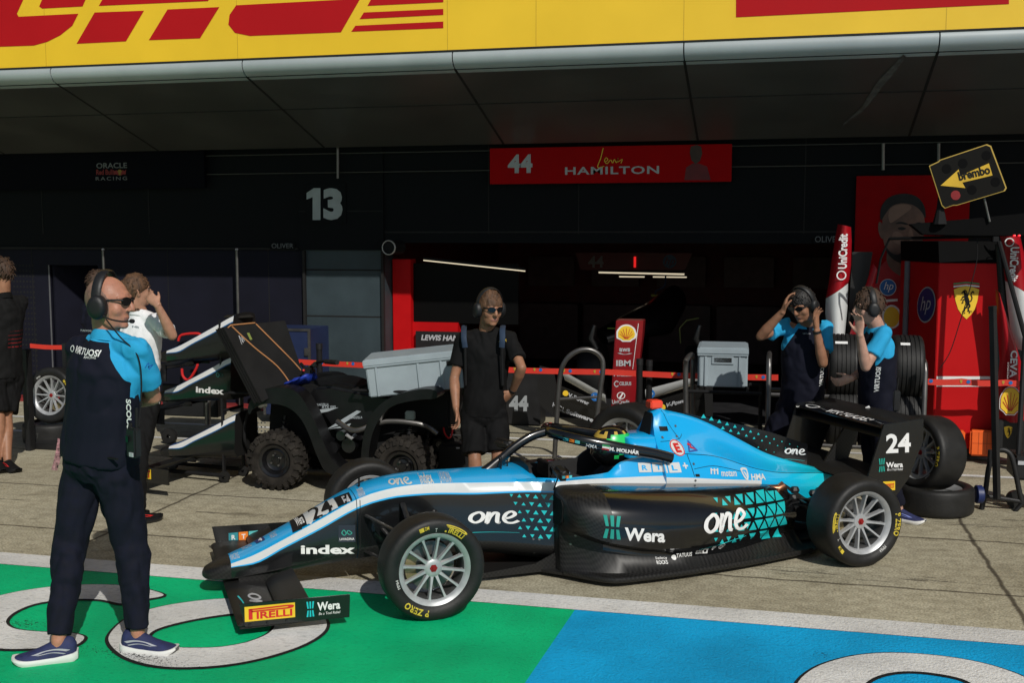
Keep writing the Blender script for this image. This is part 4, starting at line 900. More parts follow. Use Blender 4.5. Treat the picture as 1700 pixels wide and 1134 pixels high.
# circle E and lightning emblem
side('emblem', poly(circ(.5, .5, .5)), M_cwhite, rc(1099, 727, 1122, 750), .1); side('emblem', merge(stroke([(.5 + .46 * math.cos(a), .5 + .46 * math.sin(a)) for a in np.linspace(0, 2 * math.pi, 20)[:-1]], .06, 3, True)), M_pred, rc(1099, 727, 1122, 750), .1, off=.005)
side('lettering', T('E', .06), M_pred, rc(1106, 732, 1116, 745), .1, off=.005)
side('emblem', poly([(0, 0), (.5, 1), (1, .1)], [(.2, .13), (.8, .2), (.5, .75)]), mat('emblem_blue', (.03, .08, .35), .4), rc(1127, 728, 1145, 745), .1); side('emblem', poly([(.35, .75), (.6, .6), (.52, .48), (.85, .2), (.3, .35), (.45, .5), (.2, .6)]), M_pred, rc(1127, 728, 1145, 745), .1, off=.005)
# panel gaps, fasteners and hatches on the cover
def line(pts, y, w=.004, m_=M_matt, tgt=B_side, nm='panel_gap'):
    P = [CY(u, v, y) for u, v in pts]; lay(nm, stroke([(p.x, p.z) for p in P], w), m_, car, lambda x, z: V((x, y, z)), sub=.03, tgt=tgt, dr=DN, off=.002)
line([(1147, 757), (1148, 775), (1149, 790)], .3); line([(1148, 777), (1180, 773), (1210, 778), (1230, 783)], .27, .003); line([(1100, 680), (1110, 705), (1120, 726)], .08, .003); line([(1088, 730), (1120, 727), (1130, 720)], .1, .003); line([(599, 832), (598, 870), (598, 915)], .18)
side('hatch', SQ, M_matt, rc(1091, 707, 1105, 714), .08); side('hatch', SQ, M_matt, rc(1151, 786, 1158, 790), .3)
for u, v, y in ((1091, 723, .08), (1117, 722, .08), (1121, 707, .08), (1153, 771, .3), (1152, 797, .32)):
    side('fastener', poly(circ(.5, .5, .5, n=12)), M_steel, rc(u - 1.8, v - 1.8, u + 1.8, v + 1.8), y)
for u, v in ((889, 898), (898, 898), (934, 895), (940, 880), (893, 923), (956, 919)): side('fastener', poly(circ(.5, .5, .5, n=12)), M_steel, rc(u - 1.8, v - 1.8, u + 1.8, v + 1.8), .33, B_all)
# sidepod graphics
side('emblem', wera_mark(), mat('wera_green', (.015, .30, .24), .4), rc(1005, 857, 1031, 896, 1), .70, B_pod); side('lettering', T('Wera', .035), M_white, rc(1037, 876, 1103, 898, 3), .70, B_pod)
side('lettering', one_logo(), M_white, rc(1157, 829, 1240, 889, -2), .60, B_pod, off=.007); side('lettering', one_line(), M_teal, rc(1156, 884, 1240, 910, -18), .62, B_pod, off=.006)
sh = []
def in_zone(u, v): return 1170 < u < 1322 and v < 897 - (u - 1170) * .03 and v > 818 + max(0, (1225 - u)) * .25
du, dv = 24, 20
for j in range(-1, 7):
    for i in range(-1, 16):
        for up in (1, -1):
            u = 1160 + i * du / 1 + (du / 2 if (j % 2) else 0) + (0 if up > 0 else du / 2); v = 800 + j * dv
            if not in_zone(u, v + dv / 2): continue
            g_ = .84 - max(0, (1275 - u)) * .0048 - rnd.random() * .10
            if v > 866 and rnd.random() < .45: continue
            if g_ < .2: continue
            cu, cv = u, v + dv * (.62 if up > 0 else .38)
            P = [(u - du / 2, v + dv), (u + du / 2, v + dv), (u, v)] if up > 0 else [(u - du / 2, v), (u, v + dv), (u + du / 2, v)]
            P = [(cu + (a - cu) * g_, cv + (b - cv) * g_) for a, b in P]
            a = [CY(*p, .55) for p in P]; sh.append(([(p.x, p.z) for p in a], [(0, 1, 2)], 1))
lay('triangle_print', merge(*sh), M_teal, car, lambda x, z: V((x, .55, z)), sub=.03, tgt=B_pod, dr=DN, off=.003, tol=.3)
for s_, q, b_ in (('Safety', (1093, 928, 1112, 933, -1), .0), ('ROCKS', (1093, 933.5, 1111, 938.5, -1), .02), ('TATUUS', (1127, 922, 1153, 929, -3), .02), ('FORMULA', (1159, 916, 1170, 919, -1), .0), ('REGIONAL', (1159, 920, 1170, 923, -1), .0)):
    side('lettering', T(s_, b_), M_white, rc(*q), .66, B_pod)
side('emblem', poly(circ(.5, .5, .5)), M_white, rc(1119, 924, 1127, 932), .66, B_pod); side('emblem', poly(rect(0, 0, 1, 1), circ(.5, .5, .3)), M_white, rc(1171, 913, 1180, 922), .66, B_pod)
side('emblem', poly(shield()), M_white, rc(1185, 908, 1192, 917), .66, B_pod); side('emblem', poly(circ(.5, .5, .5), circ(.5, .5, .4)), M_white, rc(1197, 903, 1208, 915), .66, B_pod); side('lettering', T('FIA', .05), M_white, rc(1198.5, 906, 1206.5, 912), .66, B_pod)
# fin graphics
def onfin(name, shape, m_, q): return lay(name, shape, m_, fin, bil(*[CY(u, v, .0085) for u, v in q]))
onfin('lettering', one_logo(), M_white, rc(1303, 738, 1338, 756, 3)); onfin('lettering', one_line(), M_teal, rc(1301, 752, 1336, 762, 4))
sh = []
for i in range(14):
    for j in range(4):
        u = 1168 + i * 13 + (6 if j % 2 else 0); v = 691 + i * 4.2 + j * 11; s = 4.2 - i * .28 - j * .35
        p = CY(u, v, .0085)
        if s > .7 and p.z > catmull(EX, [q[1] for q in EC], -p.x) + .015: sh.append(([(CY(a, b, .0085).x, CY(a, b, .0085).z) for a, b in ((u - s, v + s * .8), (u + s, v + s * .8), (u, v - s * .8))], [(0, 1, 2)], 1))
lay('triangle_print', merge(*sh), M_teal, fin, lambda x, z: V((x, .0085, z)))
# rear endplate graphics
def onrep(name, shape, m_, q, o=.5085): return lay(name, shape, m_, rep, bil(*[CY(u, v, o) for u, v in q]))
onrep('lettering', T('24', .03), M_white, rc(1471, 721, 1512, 753, -2)); onrep('emblem', wera_mark(), MATS['wera_green'], rc(1459, 762, 1469, 784, -1)); onrep('lettering', T('Wera', .03), M_white, rc(1471, 768, 1499, 777, -1)); onrep('lettering', T('Be a Tool Rebel', 0, .2), M_white, rc(1473, 778, 1499, 782, -1))
onrep('sticker', SQ, M_pyel, rc(1466, 800, 1486, 815, -1)); onrep('lettering', pirelli(), M_pred, rc(1468, 804, 1484, 811, -1), .510)
lay('lettering', xf(T('VIRTUOSI', .02, .15), .78, 1, .22, 0), M_white, topw, lambda x, y: V((-1.866 - .075 * y, -.32 + .62 * x, .90)), tgt=bvh(topw), dr=(0, 0, -1), sub=.1)
lay('emblem', poly(circ(.5, .5, .5), circ(.5, .5, .38)), M_white, topw, lambda x, y: V((-1.866 - .075 * y, -.44 + .15 * x, .90)), tgt=bvh(topw), dr=(0, 0, -1), sub=.1)
# top of the nose
NPn = (.42, 0, .9)
def ontop(name, shape, m_, q, off=.0025, p=(1.97, 0, .415), n=(.43, 0, .9)): return lay(name, shape, m_, nose if p[0] > 1.67 else tub, bil(*[hit(u, v, p, n) for u, v in q]), sub=.015, tgt=bvh(nose, tub), dr=(0, 0, -1), off=off, tol=.035)
ontop('sticker', SQ, M_matt, [(486, 880), (510, 868), (502, 854), (480, 866)], .010); ontop('lettering', T('Wera', .02), M_white, [(493, 874), (506, 867), (500, 858), (487, 864)], .014)
ontop('sticker', SQ, M_cwhite, [(510, 868), (566, 844), (552, 829.5), (502, 854)], .0102); ontop('lettering', T('24', .015), M_matt, [(520, 862), (556, 846), (545, 833), (509, 850)], .0145)
ontop('sticker', SQ, M_matt, [(566, 844), (590, 832.6), (579, 819), (554, 829.5)], .010); ontop('lettering', T('F4', .02), M_ltxt, [(574, 836), (584, 831), (577, 823), (566, 828)], .014)
ontop('sticker', SQ, mat('sticker_deep_blue', (.01, .03, .16), .5), [(426, 903), (440, 896), (436, 889), (420, 896)]); ontop('lettering', T('4', .05), M_white, [(430, 900), (436, 897), (433, 891), (427, 894)], .004)
for q in ([(403, 915), (418, 907), (415, 901), (400, 909)], [(384, 932), (398, 926), (395, 919), (382, 925)], [(450, 893), (460, 888), (457, 882), (446, 887)]): ontop('lettering', T('RACING', .0), M_cwhite, q)
tp = dict(p=(1.25, 0, .615), n=(0, 0, 1))
ontop('lettering', one_logo(), M_cwhite, [(648, 803), (688, 803), (676, 792), (640, 793)], **tp); ontop('lettering', T('index', .02), M_cwhite, [(700, 802), (722, 800), (712, 789), (692, 790)], **tp); ontop('lettering', T('LAVADINA', .0), M_cwhite, [(732, 799), (752, 798), (744, 788), (726, 788)], **tp); ontop('lettering', T('lavadina', .0), M_cwhite, [(598, 828), (611, 826), (596, 808), (588, 812)], p=(1.55, 0, .58), n=(.3, 0, .95))
# words on the halo
def onhalo(name, s, m_, q, y, b=.02, sh=.0, world=False): lay(name, s if isinstance(s, tuple) else T(s, b, sh), m_, halo, bil(*[CY(u, v, y) for u, v in q]), sub=.03, tgt=bvh(halo), dr=DN, off=.002)
onhalo('lettering', 'M. MOLNÁR', M_white, [(1013, 749), (1060, 755), (1060, 747), (1013, 741)], .33, .05); onhalo('lettering', 'HMA', M_white, [(974, 743), (990, 745), (990, 739), (974, 737)], .28, .03)
for i, c_ in enumerate((M_pred, M_white, mat('flag_green', (.02, .25, .08), .5))): onhalo('flag', SQ, c_, [(1000, 747 - 3 * i), (1011, 748.5 - 3 * i), (1011, 745.5 - 3 * i), (1000, 744 - 3 * i)], .31)
for i, m_ in enumerate(('tile_teal', 'tile_orange', 'tile_aqua')): onhalo('sticker', SQ, MATS[m_], [(939 + 7 * i, 733 + i), (945 + 7 * i, 734 + i), (945 + 7 * i, 729 + i), (939 + 7 * i, 728 + i)], .22)
def onfar(name, s, m_, q, b=.03, sh=0):             # inner face of the far arm
    lay(name, T(s, b, sh), m_, halo, bil(*[CY(u, v, -.2) for u, v in q]), sub=.03, tgt=bvh(halo), dr=(0, -1, 0), off=.002)
lay('lettering', T('motam', .03, .2), M_white, halo, lambda x, y: V((.255 - .13 * x, -.235 - .062 * x, .835 - .033 * x + .022 * y)))
lay('lettering', T('one', .03, .2), M_white, halo, lambda x, y: V((.355 - .035 * x, -.10 - .05 * x, .853 - .008 * x + .018 * y)))
lay('emblem', merge(*[poly([(.03 + .33 * i, 0), (.2 + .33 * i, 0), (.33 + .33 * i, 1), (.16 + .33 * i, 1)]) for i in range(3)]), M_pred, halo, lambda x, y: V((.30 - .035 * x, -.185 - .03 * x, .845 - .008 * x + .02 * y)))
# --- the driver
drv = thing('person', 'driver in the car cockpit with black, gold and green helmet', 'person', CM @ V((-.08, 0, .2)), CANG)
def cl(x, y, z): return CM @ V((x, y, z))
m = MB(); 
def TB(m, pts, r, **k): m.tube([cl(*p) for p in pts], r, **k)
TB(m, [(-.16, 0, .26), (-.14, 0, .40), (-.12, 0, .50), (-.11, 0, .56), (-.10, 0, .60), (-.09, 0, .70)], [(.14, .10), (.19, .11), (.19, .10), (.10, .08), (.065, .065), (.06, .07)], n=16, ref=tuple(CL))
for s in (1, -1): TB(m, [(-.12, .17 * s, .51), (.02, .19 * s, .42), (.22, .16 * s, .50), (.37, .12 * s, .585)], [.055, .05, .04, .035], n=10)
m.build('body', mat('race_suit', (.02, .02, .024), .8), drv, world=True)
hc = cl(-.075, 0, .715); HM = Matrix.Translation(hc) @ Matrix.Rotation(CANG, 4, 'Z')
def helmet_mesh():
    m = MB(); rings = []
    for i in range(1, 15):
        t = math.pi * i / 15; z = math.cos(t); rr = math.sin(t) ** .8; rings.append([HM @ V(((.138 * rr + (.018 if z < -.2 else 0) * rr) * math.cos(a), .118 * rr * math.sin(a), .135 * z)) for a in np.linspace(0, 2 * math.pi, 29)[:-1]])
    def k(i, j):
        a = (j + .5) / 28 * 360; a = min(a, 360 - a)
        if i < 4: return 2 if (i == 2 and j % 3 == 0) or (i == 3 and a < 50) else (1 if i == 3 and a > 60 else 0)
        if i in (4, 5): return 1 if a > 55 else 0
        if i in (6, 7, 8): return 1 if a > 60 and (j * 2 + i) % 5 < 2 else 0
        return 0
    m.loft(rings, k=k); return m
hel = helmet_mesh().build('helmet', [M_cblack, mat('helmet_green', (.02, .55, .12), .3, coat=.6), M_copper], drv, world=True, smooth=60)
m = MB(); m.loft([[HM @ V((.142 * math.cos(a) * q, .122 * math.sin(a) * q, z)) for a in np.linspace(-1.25, 1.25, 15)] for z, q in ((.055, .955), (.02, 1.02), (-.02, 1.02))], closed=False, capa=False, capb=False)
m.build('visor', mat('dark_visor', (.01, .012, .015), .08, coat=1, var=0), hel, world=True, smooth=60)
# ------------------------------------------------------------------ people
def skin(name, c):
    m = mat(name, c, .5, var=.14, vs=22, bump=.08, bs=150, spec=.35); b = m.node_tree.nodes['Principled BSDF']
    b.inputs['Subsurface Weight'].default_value = .08; b.inputs['Subsurface Radius'].default_value = (.01, .004, .002); return m
SK_fair = skin('fair_skin', (.40, .21, .14)); SK_tan = skin('tanned_skin', (.30, .145, .085)); SK_pink = skin('ruddy_skin', (.42, .19, .125)); SK_pale = skin('pale_skin', (.46, .26, .19))
M_lip = mat('lip_tone', (.30, .13, .10), .5); M_stub = mat('shaved_scalp', (.20, .115, .085), .6, var=.25, vs=60)
M_hbrown = mat('brown_hair', (.045, .022, .011), .7, var=.5, vs=40, bump=.6, bs=120, stretch=(1, 1, .3)); M_hdark = mat('dark_hair', (.010, .008, .007), .6, var=.5, vs=40, bump=.6, bs=120, stretch=(1, 1, .3))
M_hfair = mat('light_brown_hair', (.13, .072, .034), .7, var=.5, vs=40, bump=.6, bs=120, stretch=(1, 1, .3))
M_lens = mat('dark_lens', (.004, .004, .005), .22, var=0); M_hmid = mat('mid_brown_hair', (.085, .040, .018), .7, var=.5, vs=40, bump=.6, bs=120, stretch=(1, 1, .3)); M_strap = mat('blue_strap', (.014, .030, .062), .8, var=.2)
M_shoeb = mat('navy_shoe_mesh', (.016, .022, .085), .75, var=.25, vs=40, bump=.2, bs=300); M_solew = mat('white_foam_sole', (.72, .72, .70), .6, var=.06); M_lilac = mat('lilac_trim', (.20, .25, .60), .5)

def two_tone(name, c0, c1):
    m = mat(name, c0, .82, var=0, bump=.15, bs=220, spec=.2); n, l, b = nodes_of(m)
    a = n.new('ShaderNodeAttribute'); a.attribute_name = 'panel'; g_ = n.new('ShaderNodeMath'); g_.operation = 'GREATER_THAN'; g_.inputs[1].default_value = 0; l.new(a.outputs['Fac'], g_.inputs[0])
    x = n.new('ShaderNodeMix'); x.data_type = 'RGBA'; x.inputs[6].default_value = (*c0, 1); x.inputs[7].default_value = (*c1, 1); l.new(g_.outputs[0], x.inputs[0]); l.new(x.outputs[2], b.inputs['Base Color']); return m
M_team = two_tone('navy_and_blue_cloth', (.0052, .006, .0145), (.025, .33, .60)); M_polo = two_tone('black_and_red_cloth', (.0062, .0062, .0066), (.30, .014, .018))

def solid(name, mb, mats, parent, voxel, sm=3, wr=0, wf=(9, 9, 5), matf=None, seed=0, smooth=True, attrf=None):
    """weld overlapping volumes into one continuous skin; wr = depth of the cloth folds"""
    me = bpy.data.meshes.new('tmp'); me.from_pydata(mb.v, [], mb.f)
    bm = bmesh.new(); bm.from_mesh(me); bmesh.ops.recalc_face_normals(bm, faces=bm.faces); bm.to_mesh(me); bm.free()
    o = bpy.data.objects.new('tmp', me); COL.objects.link(o)
    r = o.modifiers.new('r', 'REMESH'); r.mode = 'VOXEL'; r.voxel_size = voxel
    s = o.modifiers.new('s', 'SMOOTH'); s.factor = .5; s.iterations = sm
    bpy.context.view_layer.update(); dg = bpy.context.evaluated_depsgraph_get()
    out = bpy.data.meshes.new_from_object(o.evaluated_get(dg)); out.name = name
    bpy.data.objects.remove(o); bpy.data.meshes.remove(me)
    n = len(out.vertices); co = np.empty(n * 3); out.vertices.foreach_get('co', co); co = co.reshape(-1, 3)
    if wr:
        no = np.empty(n * 3); out.vertices.foreach_get('normal', no); no = no.reshape(-1, 3)
        for i in range(n):
            p = co[i]; q = V((p[0] * wf[0] + seed, p[1] * wf[1], p[2] * wf[2])); w = mnoise.noise(q * .45) * .9
            q = q + V((w, w * .7, w * 1.1)); d = abs(mnoise.noise(q)) * 1.6 - .35 + .5 * mnoise.noise(q * 2.3)
            co[i] = p + no[i] * (wr * d)
    I = np.array(MW[parent].inverted()); co2 = co @ I[:3, :3].T + I[:3, 3]
    out.vertices.foreach_set('co', co2.ravel())
    mats = mats if isinstance(mats, (list, tuple)) else [mats]
    out.materials.clear()
    for m in mats: out.materials.append(m)
    if matf: 
        for p in out.polygons:
            v = p.vertices; c = (co[v[0]] + co[v[2]]) / 2 if len(v) > 2 else co[v[0]]; p.material_index = matf(V(c))
    if attrf:
        at = out.attributes.new('panel', 'FLOAT', 'POINT'); at.data.foreach_set('value', [attrf(V(c)) for c in co])
    out.polygons.foreach_set('use_smooth', [True] * len(out.polygons)); out.update()
    ob = bpy.data.objects.new(name, out); COL.objects.link(ob); ob.parent = parent; MW[ob] = MW[parent]; return ob
def at_len(u, v, base, L, sg):
    d = ray(u, v).normalized(); w = CP0 - base; b = w.dot(d); c = w.dot(w) - L * L; D = b * b - c
    t = -b if D <= 0 else -b + sg * math.sqrt(D); return CP0 + d * t
def hand(m, w, d, thumb, S, curl=(.3, .35, .4, .45), spread=.06, th=.5):
    """palm, four fingers of different length with knuckle bends and a thumb from the side of the palm"""
    d = d.normalized(); y = (thumb - d * thumb.dot(d)).normalized(); n = d.cross(y)          # fingers curl towards +n
    P = lambda a, b, c: w + (d * a + y * b + n * c) * S
    m.tube([P(-.02, 0, 0), P(.01, 0, 0), P(.045, 0, 0), (P(.085, 0, 0)), P(.098, 0, .002)], [(q[0] * S, q[1] * S) for q in ((.027, .021), (.028, .020), (.038, .016), (.041, .014), (.034, .011))], 14, ref=y)
    for k, (b, L) in enumerate(((.030, .072), (.010, .081), (-.010, .075), (-.029, .059))):
        a = 0; p = V((.090, b, .0)); pts = [P(.070, b * .9, 0), P(*p)]
        for f, seg in enumerate((.46, .31, .25)):
            a += curl[k] * (1.0, 1.15, .8)[f]; sl = (b / .03) * spread
            p = p + V((math.cos(a), sl, math.sin(a))) * (L * seg); pts.append(P(*p))
        m.tube(pts, [.0095 * S, .0094 * S, .0088 * S, .0080 * S, .0068 * S], 8, rnd=True)
    m.tube([P(.012, .020, .006), P(.040, .044, .012), P(.066, .056, .012 + .02 * th), P(.088, .060, .012 + .045 * th)], [.013 * S, .0118 * S, .0102 * S, .0082 * S], 8, rnd=True)

def person(label, S, base, J, face, torso, kit, group=None):
    """J: joints as seen in the photo; face=(heading, pitch, roll) of the head; torso=heading of the chest; kit=clothes and gear"""
    vox = kit.get('vox', .0062); t = thing('person', label, 'person', base)
    def pt(k): u, v, Y = J[k]; return PY(u, v, Y)
    hc = pt('head'); nb = pt('neck'); hip = pt('hip'); tf = V((math.cos(R(torso)), math.sin(R(torso)), 0)); lat = V((-tf.y, tf.x, 0))
    sh = {}; el = {}; wr = {}; hp = {}; kn = {}; an = {}
    for s, q in ((1, 'L'), (-1, 'R')):
        sh[q] = nb + lat * (s * .172 * S) - V((0, 0, .045 * S)) + tf * (.0 * S)
        if 'sh' + q in J: sh[q] = pt('sh' + q)
        u, v, sg = J['el' + q]; el[q] = at_len(u, v, sh[q], .285 * S, sg); u, v, sg = J['wr' + q]; wr[q] = at_len(u, v, el[q], .25 * S, sg)
        hp[q] = hip + lat * (s * .088 * S) - V((0, 0, .04 * S)); u, v, sg = J['kn' + q]; kn[q] = at_len(u, v, hp[q], .42 * S, sg)
        u, v, sg = J['an' + q]; g_ = G(u, v, .092 * S); an[q] = g_
        mid = hp[q] * .5 + g_ * .5; u, v, sg = J['kn' + q]; kn[q] = PY(u, v, mid.y + .05 * tf.y * S)
    HM = Matrix.Translation(hc) @ Matrix.Rotation(R(face[0]), 4, 'Z') @ Matrix.Rotation(R(face[1]), 4, 'Y') @ Matrix.Rotation(R(face[2]), 4, 'X') @ Matrix.Scale(S * kit.get('hs', 1), 4)
    H = lambda x, y, z: HM @ V((x, y, z)); hx = HM.to_3x3() @ V((1, 0, 0)); hy = HM.to_3x3() @ V((0, 1, 0)); hsc = S * kit.get('hs', 1)
    # ---- body
    m = MB()
    m.ell(hc + HM.to_3x3() @ V((-.008, 0, .026)), (.098, .080, .100), HM, 28)
    m.tube([H(.006, 0, .05), H(.012, 0, 0), H(.018, 0, -.04), H(.030, 0, -.075), H(.043, 0, -.100), H(.048, 0, -.109)], [(a * hsc, b * hsc) for a, b in ((.071, .086), (.070, .083), (.066, .076), (.058, .064), (.044, .046), (.026, .030))], 24, ref=hy)
    m.tube([H(.088, 0, .030), H(.101, 0, .012), H(.114, 0, -.014), H(.117, 0, -.020)], [.010 * hsc, .011 * hsc, .014 * hsc, .010 * hsc], 12, rnd=True)
    for s in (1, -1):
        m.ell(H(.103, .012 * s, -.021), (.011, .009, .008), HM, 10)
        m.tube([H(.082, .012 * s, .034), H(.086, .030 * s, .038), H(.072, .050 * s, .034)], [.010 * hsc] * 3, 10, rnd=True)
        m.ell(H(.054, .036 * s, -.020), (.030, .030, .034), HM, 14)                     # cheek
        m.tube([H(-.010, .074 * s, .028), H(-.020, .086 * s, .018), H(-.018, .084 * s, -.004), H(-.006, .074 * s, -.028)], [(.012 * hsc, .006 * hsc)] * 4, 10, ref=hx, rnd=True)
    m.ell(H(.084, 0, -.053), (.012, .029, .006), HM, 14); m.ell(H(.082, 0, -.064), (.012, .025, .007), HM, 14); m.ell(H(.072, 0, -.090), (.022, .028, .018), HM, 14)
    m.tube([H(-.022, 0, -.02), H(-.018, 0, -.075), nb + V((0, 0, .015)), nb - V((0, 0, .08 * S))], [(.052 * S, .058 * S), (.055 * S, .058 * S), (.060 * S, .060 * S), (.09 * S, .07 * S)], 18, ref=lat)
    sp = [hip - V((0, 0, .06 * S)), hip, hip * .6 + nb * .4, hip * .3 + nb * .7, hip * .12 + nb * .88]
    m.tube(sp, [(a * S, b * S) for a, b in ((.13, .09), (.14, .10), (.125, .09), (.145, .10), (.14, .075))], 18, ref=lat)
    for q, s in (('L', 1), ('R', -1)):
        a, b, c = sh[q], el[q], wr[q]
        m.tube([nb + lat * (s * .06 * S) - V((0, 0, .03 * S)), a, a * .6 + b * .4, b], [r * S for r in (.040, .047, .043, .036)], 12, rnd=True)
        m.tube([b, b * .72 + c * .28, b * .35 + c * .65, c], [r * S for r in (.037, .041, .033, .0255)], 12, rnd=True)
        hd = J.get('hand' + q); d = (c - b).normalized()
        dv = V(hd[0]) if hd else d; thv = V(hd[1]) if hd else tf
        hand(m, c + d * .012 * S, dv, thv, S, *(hd[2:] if hd else ()))
        h_, k_, a_ = hp[q], kn[q], an[q]
        m.tube([h_ * .8 + k_ * .2, h_ * .5 + k_ * .5, k_], [r * S for r in (.062, .060, .050)], 14, rnd=True)
        m.tube([k_, k_ * .68 + a_ * .32, k_ * .3 + a_ * .7, a_], [(r * S) for r in (.051, .055, .040, .033)], 14, rnd=True)
        ft = V(J['toe' + q]).normalized(); m.tube([a_ - V((0, 0, .03)), a_ + ft * .05 * S - V((0, 0, .05 * S)), a_ + ft * .13 * S - V((0, 0, .065 * S))], [.034 * S, .032 * S, .022 * S], 10, rnd=True)
    scal = kit.get('scalp'); HI = HM.inverted()
    def bmatf(p):
        q = HI @ p
        if abs(q.z + .058) < .0075 + .002 * mnoise.noise(q * 80) and q.x > .084 and abs(q.y) < .023 and abs(q.z) < .2: return 1
        if scal and q.z > -.06 and q.z < .2 and abs(q.y) < .12 and abs(q.x) < .16 and (q.x < .035 - max(0, q.z - .03) * .9 ) and q.length < .2: return 2
        return 0
    body = solid('body', m, [kit['skin'], M_lip, M_stub], t, vox, 7, matf=bmatf)
    # ---- hair
    hr = kit.get('hair')
    if hr:
        hm_, top, drop, rough = hr; rings = []; N = 110; sd0 = hc.x * 7
        for i in range(25):
            f = i / 24; L = []
            for j in range(N):
                a = 2 * math.pi * j / N; ca = math.cos(a)
                zl = .060 * max(0, ca) ** .8 + (-.005 - .055 * max(0, -ca)) * (1 if ca < .35 else max(0, 1 - (ca - .35) * 3))
                zl += .020 * mnoise.noise(V((ca * 5 + sd0, math.sin(a) * 5, 2))) + .010 * mnoise.noise(V((ca * 17 + sd0, math.sin(a) * 17, 5)))
                zl -= drop; th = math.acos(max(-1, min(1, (zl - .026) / .108))) * f + .01 * (1 - f)
                X_, Y_, Z_ = math.sin(th) * ca, math.sin(th) * math.sin(a), math.cos(th)
                q = V((X_ * 2.2 + sd0, Y_ * 9, Z_ * 2.2)) if kit.get('swept', 1) else V((X_ * 6 + sd0, Y_ * 6, Z_ * 6))
                q += V((mnoise.noise(q * .7), mnoise.noise(q * .7 + V((5, 0, 0))), 0)) * 1.1
                rr = 1.07 + rough * (1.6 * mnoise.noise(V((X_ * 2.6 + sd0, Y_ * 2.6, Z_ * 2.6))) + 1.5 * mnoise.noise(q * 1.3) + .9 * mnoise.noise(q * 3.1)) * min(1, 1.6 - f)
                rr -= .055 * max(0, f - .9) / .1; up = 1 + top / .108 * max(0, Z_)
                L.append(H(-.008 + .099 * rr * X_, .083 * rr * Y_, .026 + .099 * rr * up * Z_))
            rings.append(L)
        inn = [[(p - hc) * .88 + hc for p in rings[-1]]]
        mh = MB(); mh.loft(rings + inn)
        rt_ = random.Random(int(hc.x * 1000)); comb = kit.get('comb', (.6, .3))
        for _ in range(kit.get('tufts', 150)):
            a = rt_.uniform(0, 2 * math.pi); f = rt_.uniform(.02, .92) ** .6; f = min(f, .80) if math.cos(a) > .3 else f; j = int(a / (2 * math.pi) * N) % N; p0 = rings[min(24, int(f * 24))][j]
            nv = (p0 - H(-.008, 0, .0)).normalized(); dn = V((0, 0, -1)); tg = (dn * .5 + hx * (comb[0] * rt_.uniform(-.6, 1)) + hy * (comb[1] * rt_.uniform(-1, 1) + .3)); tg = (tg - nv * tg.dot(nv)).normalized()
            Lh = rt_.uniform(.014, .026) * hsc * (1 + rough * 18); lf = rough * rt_.uniform(.3, 1.6)
            mh.tube([p0 - nv * .004, p0 + tg * Lh * .35 + nv * (.002 + lf * .25), p0 + tg * Lh * .75 + nv * (.0015 + lf * .35), p0 + tg * Lh + nv * (lf * .3)], [.004 * hsc, .0052 * hsc, .0036 * hsc, .0008 * hsc], 5)
        hair = mh.build('hair', hm_, t, world=True, smooth=70, fix=True)
    # ---- shirt
    M = kit['shirt']; m = MB(); hemz = kit.get('hem', .05); fat = kit.get('fat', 1.0)
    up_ = (nb - hip).normalized()
    sp = [hip - up_ * hemz * S, hip + up_ * .06 * S, hip * .72 + nb * .28, hip * .48 + nb * .52, hip * .26 + nb * .74, hip * .13 + nb * .87, hip * .045 + nb * .955, nb + up_ * .012 * S]
    ft_ = (fat - 1) * .5 + 1; wd = [(.172 * fat, .128 * fat), (.166 * fat, .126 * fat), (.163 * fat, .122 * fat), (.176 * ft_, .128 * ft_), (.186 * ft_, .124 * ft_), (.170, .104), (.100, .080), (.068, .068)]
    m.tube(sp, [(a * S, b * S) for a, b in wd], 26, ref=lat)
    sl = kit.get('sleeve', .62)
    for q, s in (('L', 1), ('R', -1)):
        a, b = sh[q], el[q]; e = a + (b - a) * sl
        m.tube([nb + lat * (s * .045 * S) - V((0, 0, .012 * S)), nb + lat * (s * .11 * S) - V((0, 0, .038 * S)), a + lat * (s * .006 * S)], [(.050 * S), (.054 * S), .057 * S], 14, rnd=True)
        m.tube([a - lat * (s * .03 * S), a, a * .5 + e * .5, e], [.062 * S, .063 * S, .061 * S, .064 * S], 16)
    colr = kit.get('colf'); Lx = lambda p: ((p - nb).dot(lat) / S, (p - nb).dot(up_) / S, (p - nb).dot(tf) / S)
    def smat(p):
        l, h, f = Lx(p); da = {}
        for q in 'LR':
            a, b = sh[q], el[q]; ab = b - a; u = (p - a).dot(ab) / ab.length_squared; da[q] = (u, (p - a - ab * max(0, min(1, u))).length)
        return colr(l, h, f, da, S)
    shirt = solid('shirt', m, M, t, kit.get('cvox', .0085), 9, wr=.011 * S, wf=(8, 8, 6), attrf=smat if colr else None, seed=hc.x)
    # collar
    if kit.get('collar'):
        mc = MB(); rc_ = []
        for hgt, r in ((-.012, .071), (.010, .066), (.032, .061), (.034, .065), (.012, .073), (-.014, .077)):
            rc_.append([nb + up_ * ((hgt - .016 * math.cos(a)) * S) + tf * (r * .98 * S * math.cos(a)) + lat * (r * S * math.sin(a)) for a in np.linspace(0, 2 * math.pi, 33)[:-1]])
        mc.loft(rc_ + [rc_[0]], capa=False, capb=False); mc.build('collar', kit['collar'], t, world=True, smooth=60, fix=True)
    # ---- trousers or shorts
    m = MB(); M = kit['legs']; lg = kit.get('leglen', 1.0); rl = kit.get('legr', (.098, .080, .064))
    m.tube([hip + up_ * .055 * S, hip, hip - up_ * .07 * S, hip - up_ * .12 * S], [(a * S * fat, b * S * fat) for a, b in ((.150, .112), (.164, .122), (.168, .122), (.14, .10))], 22, ref=lat)
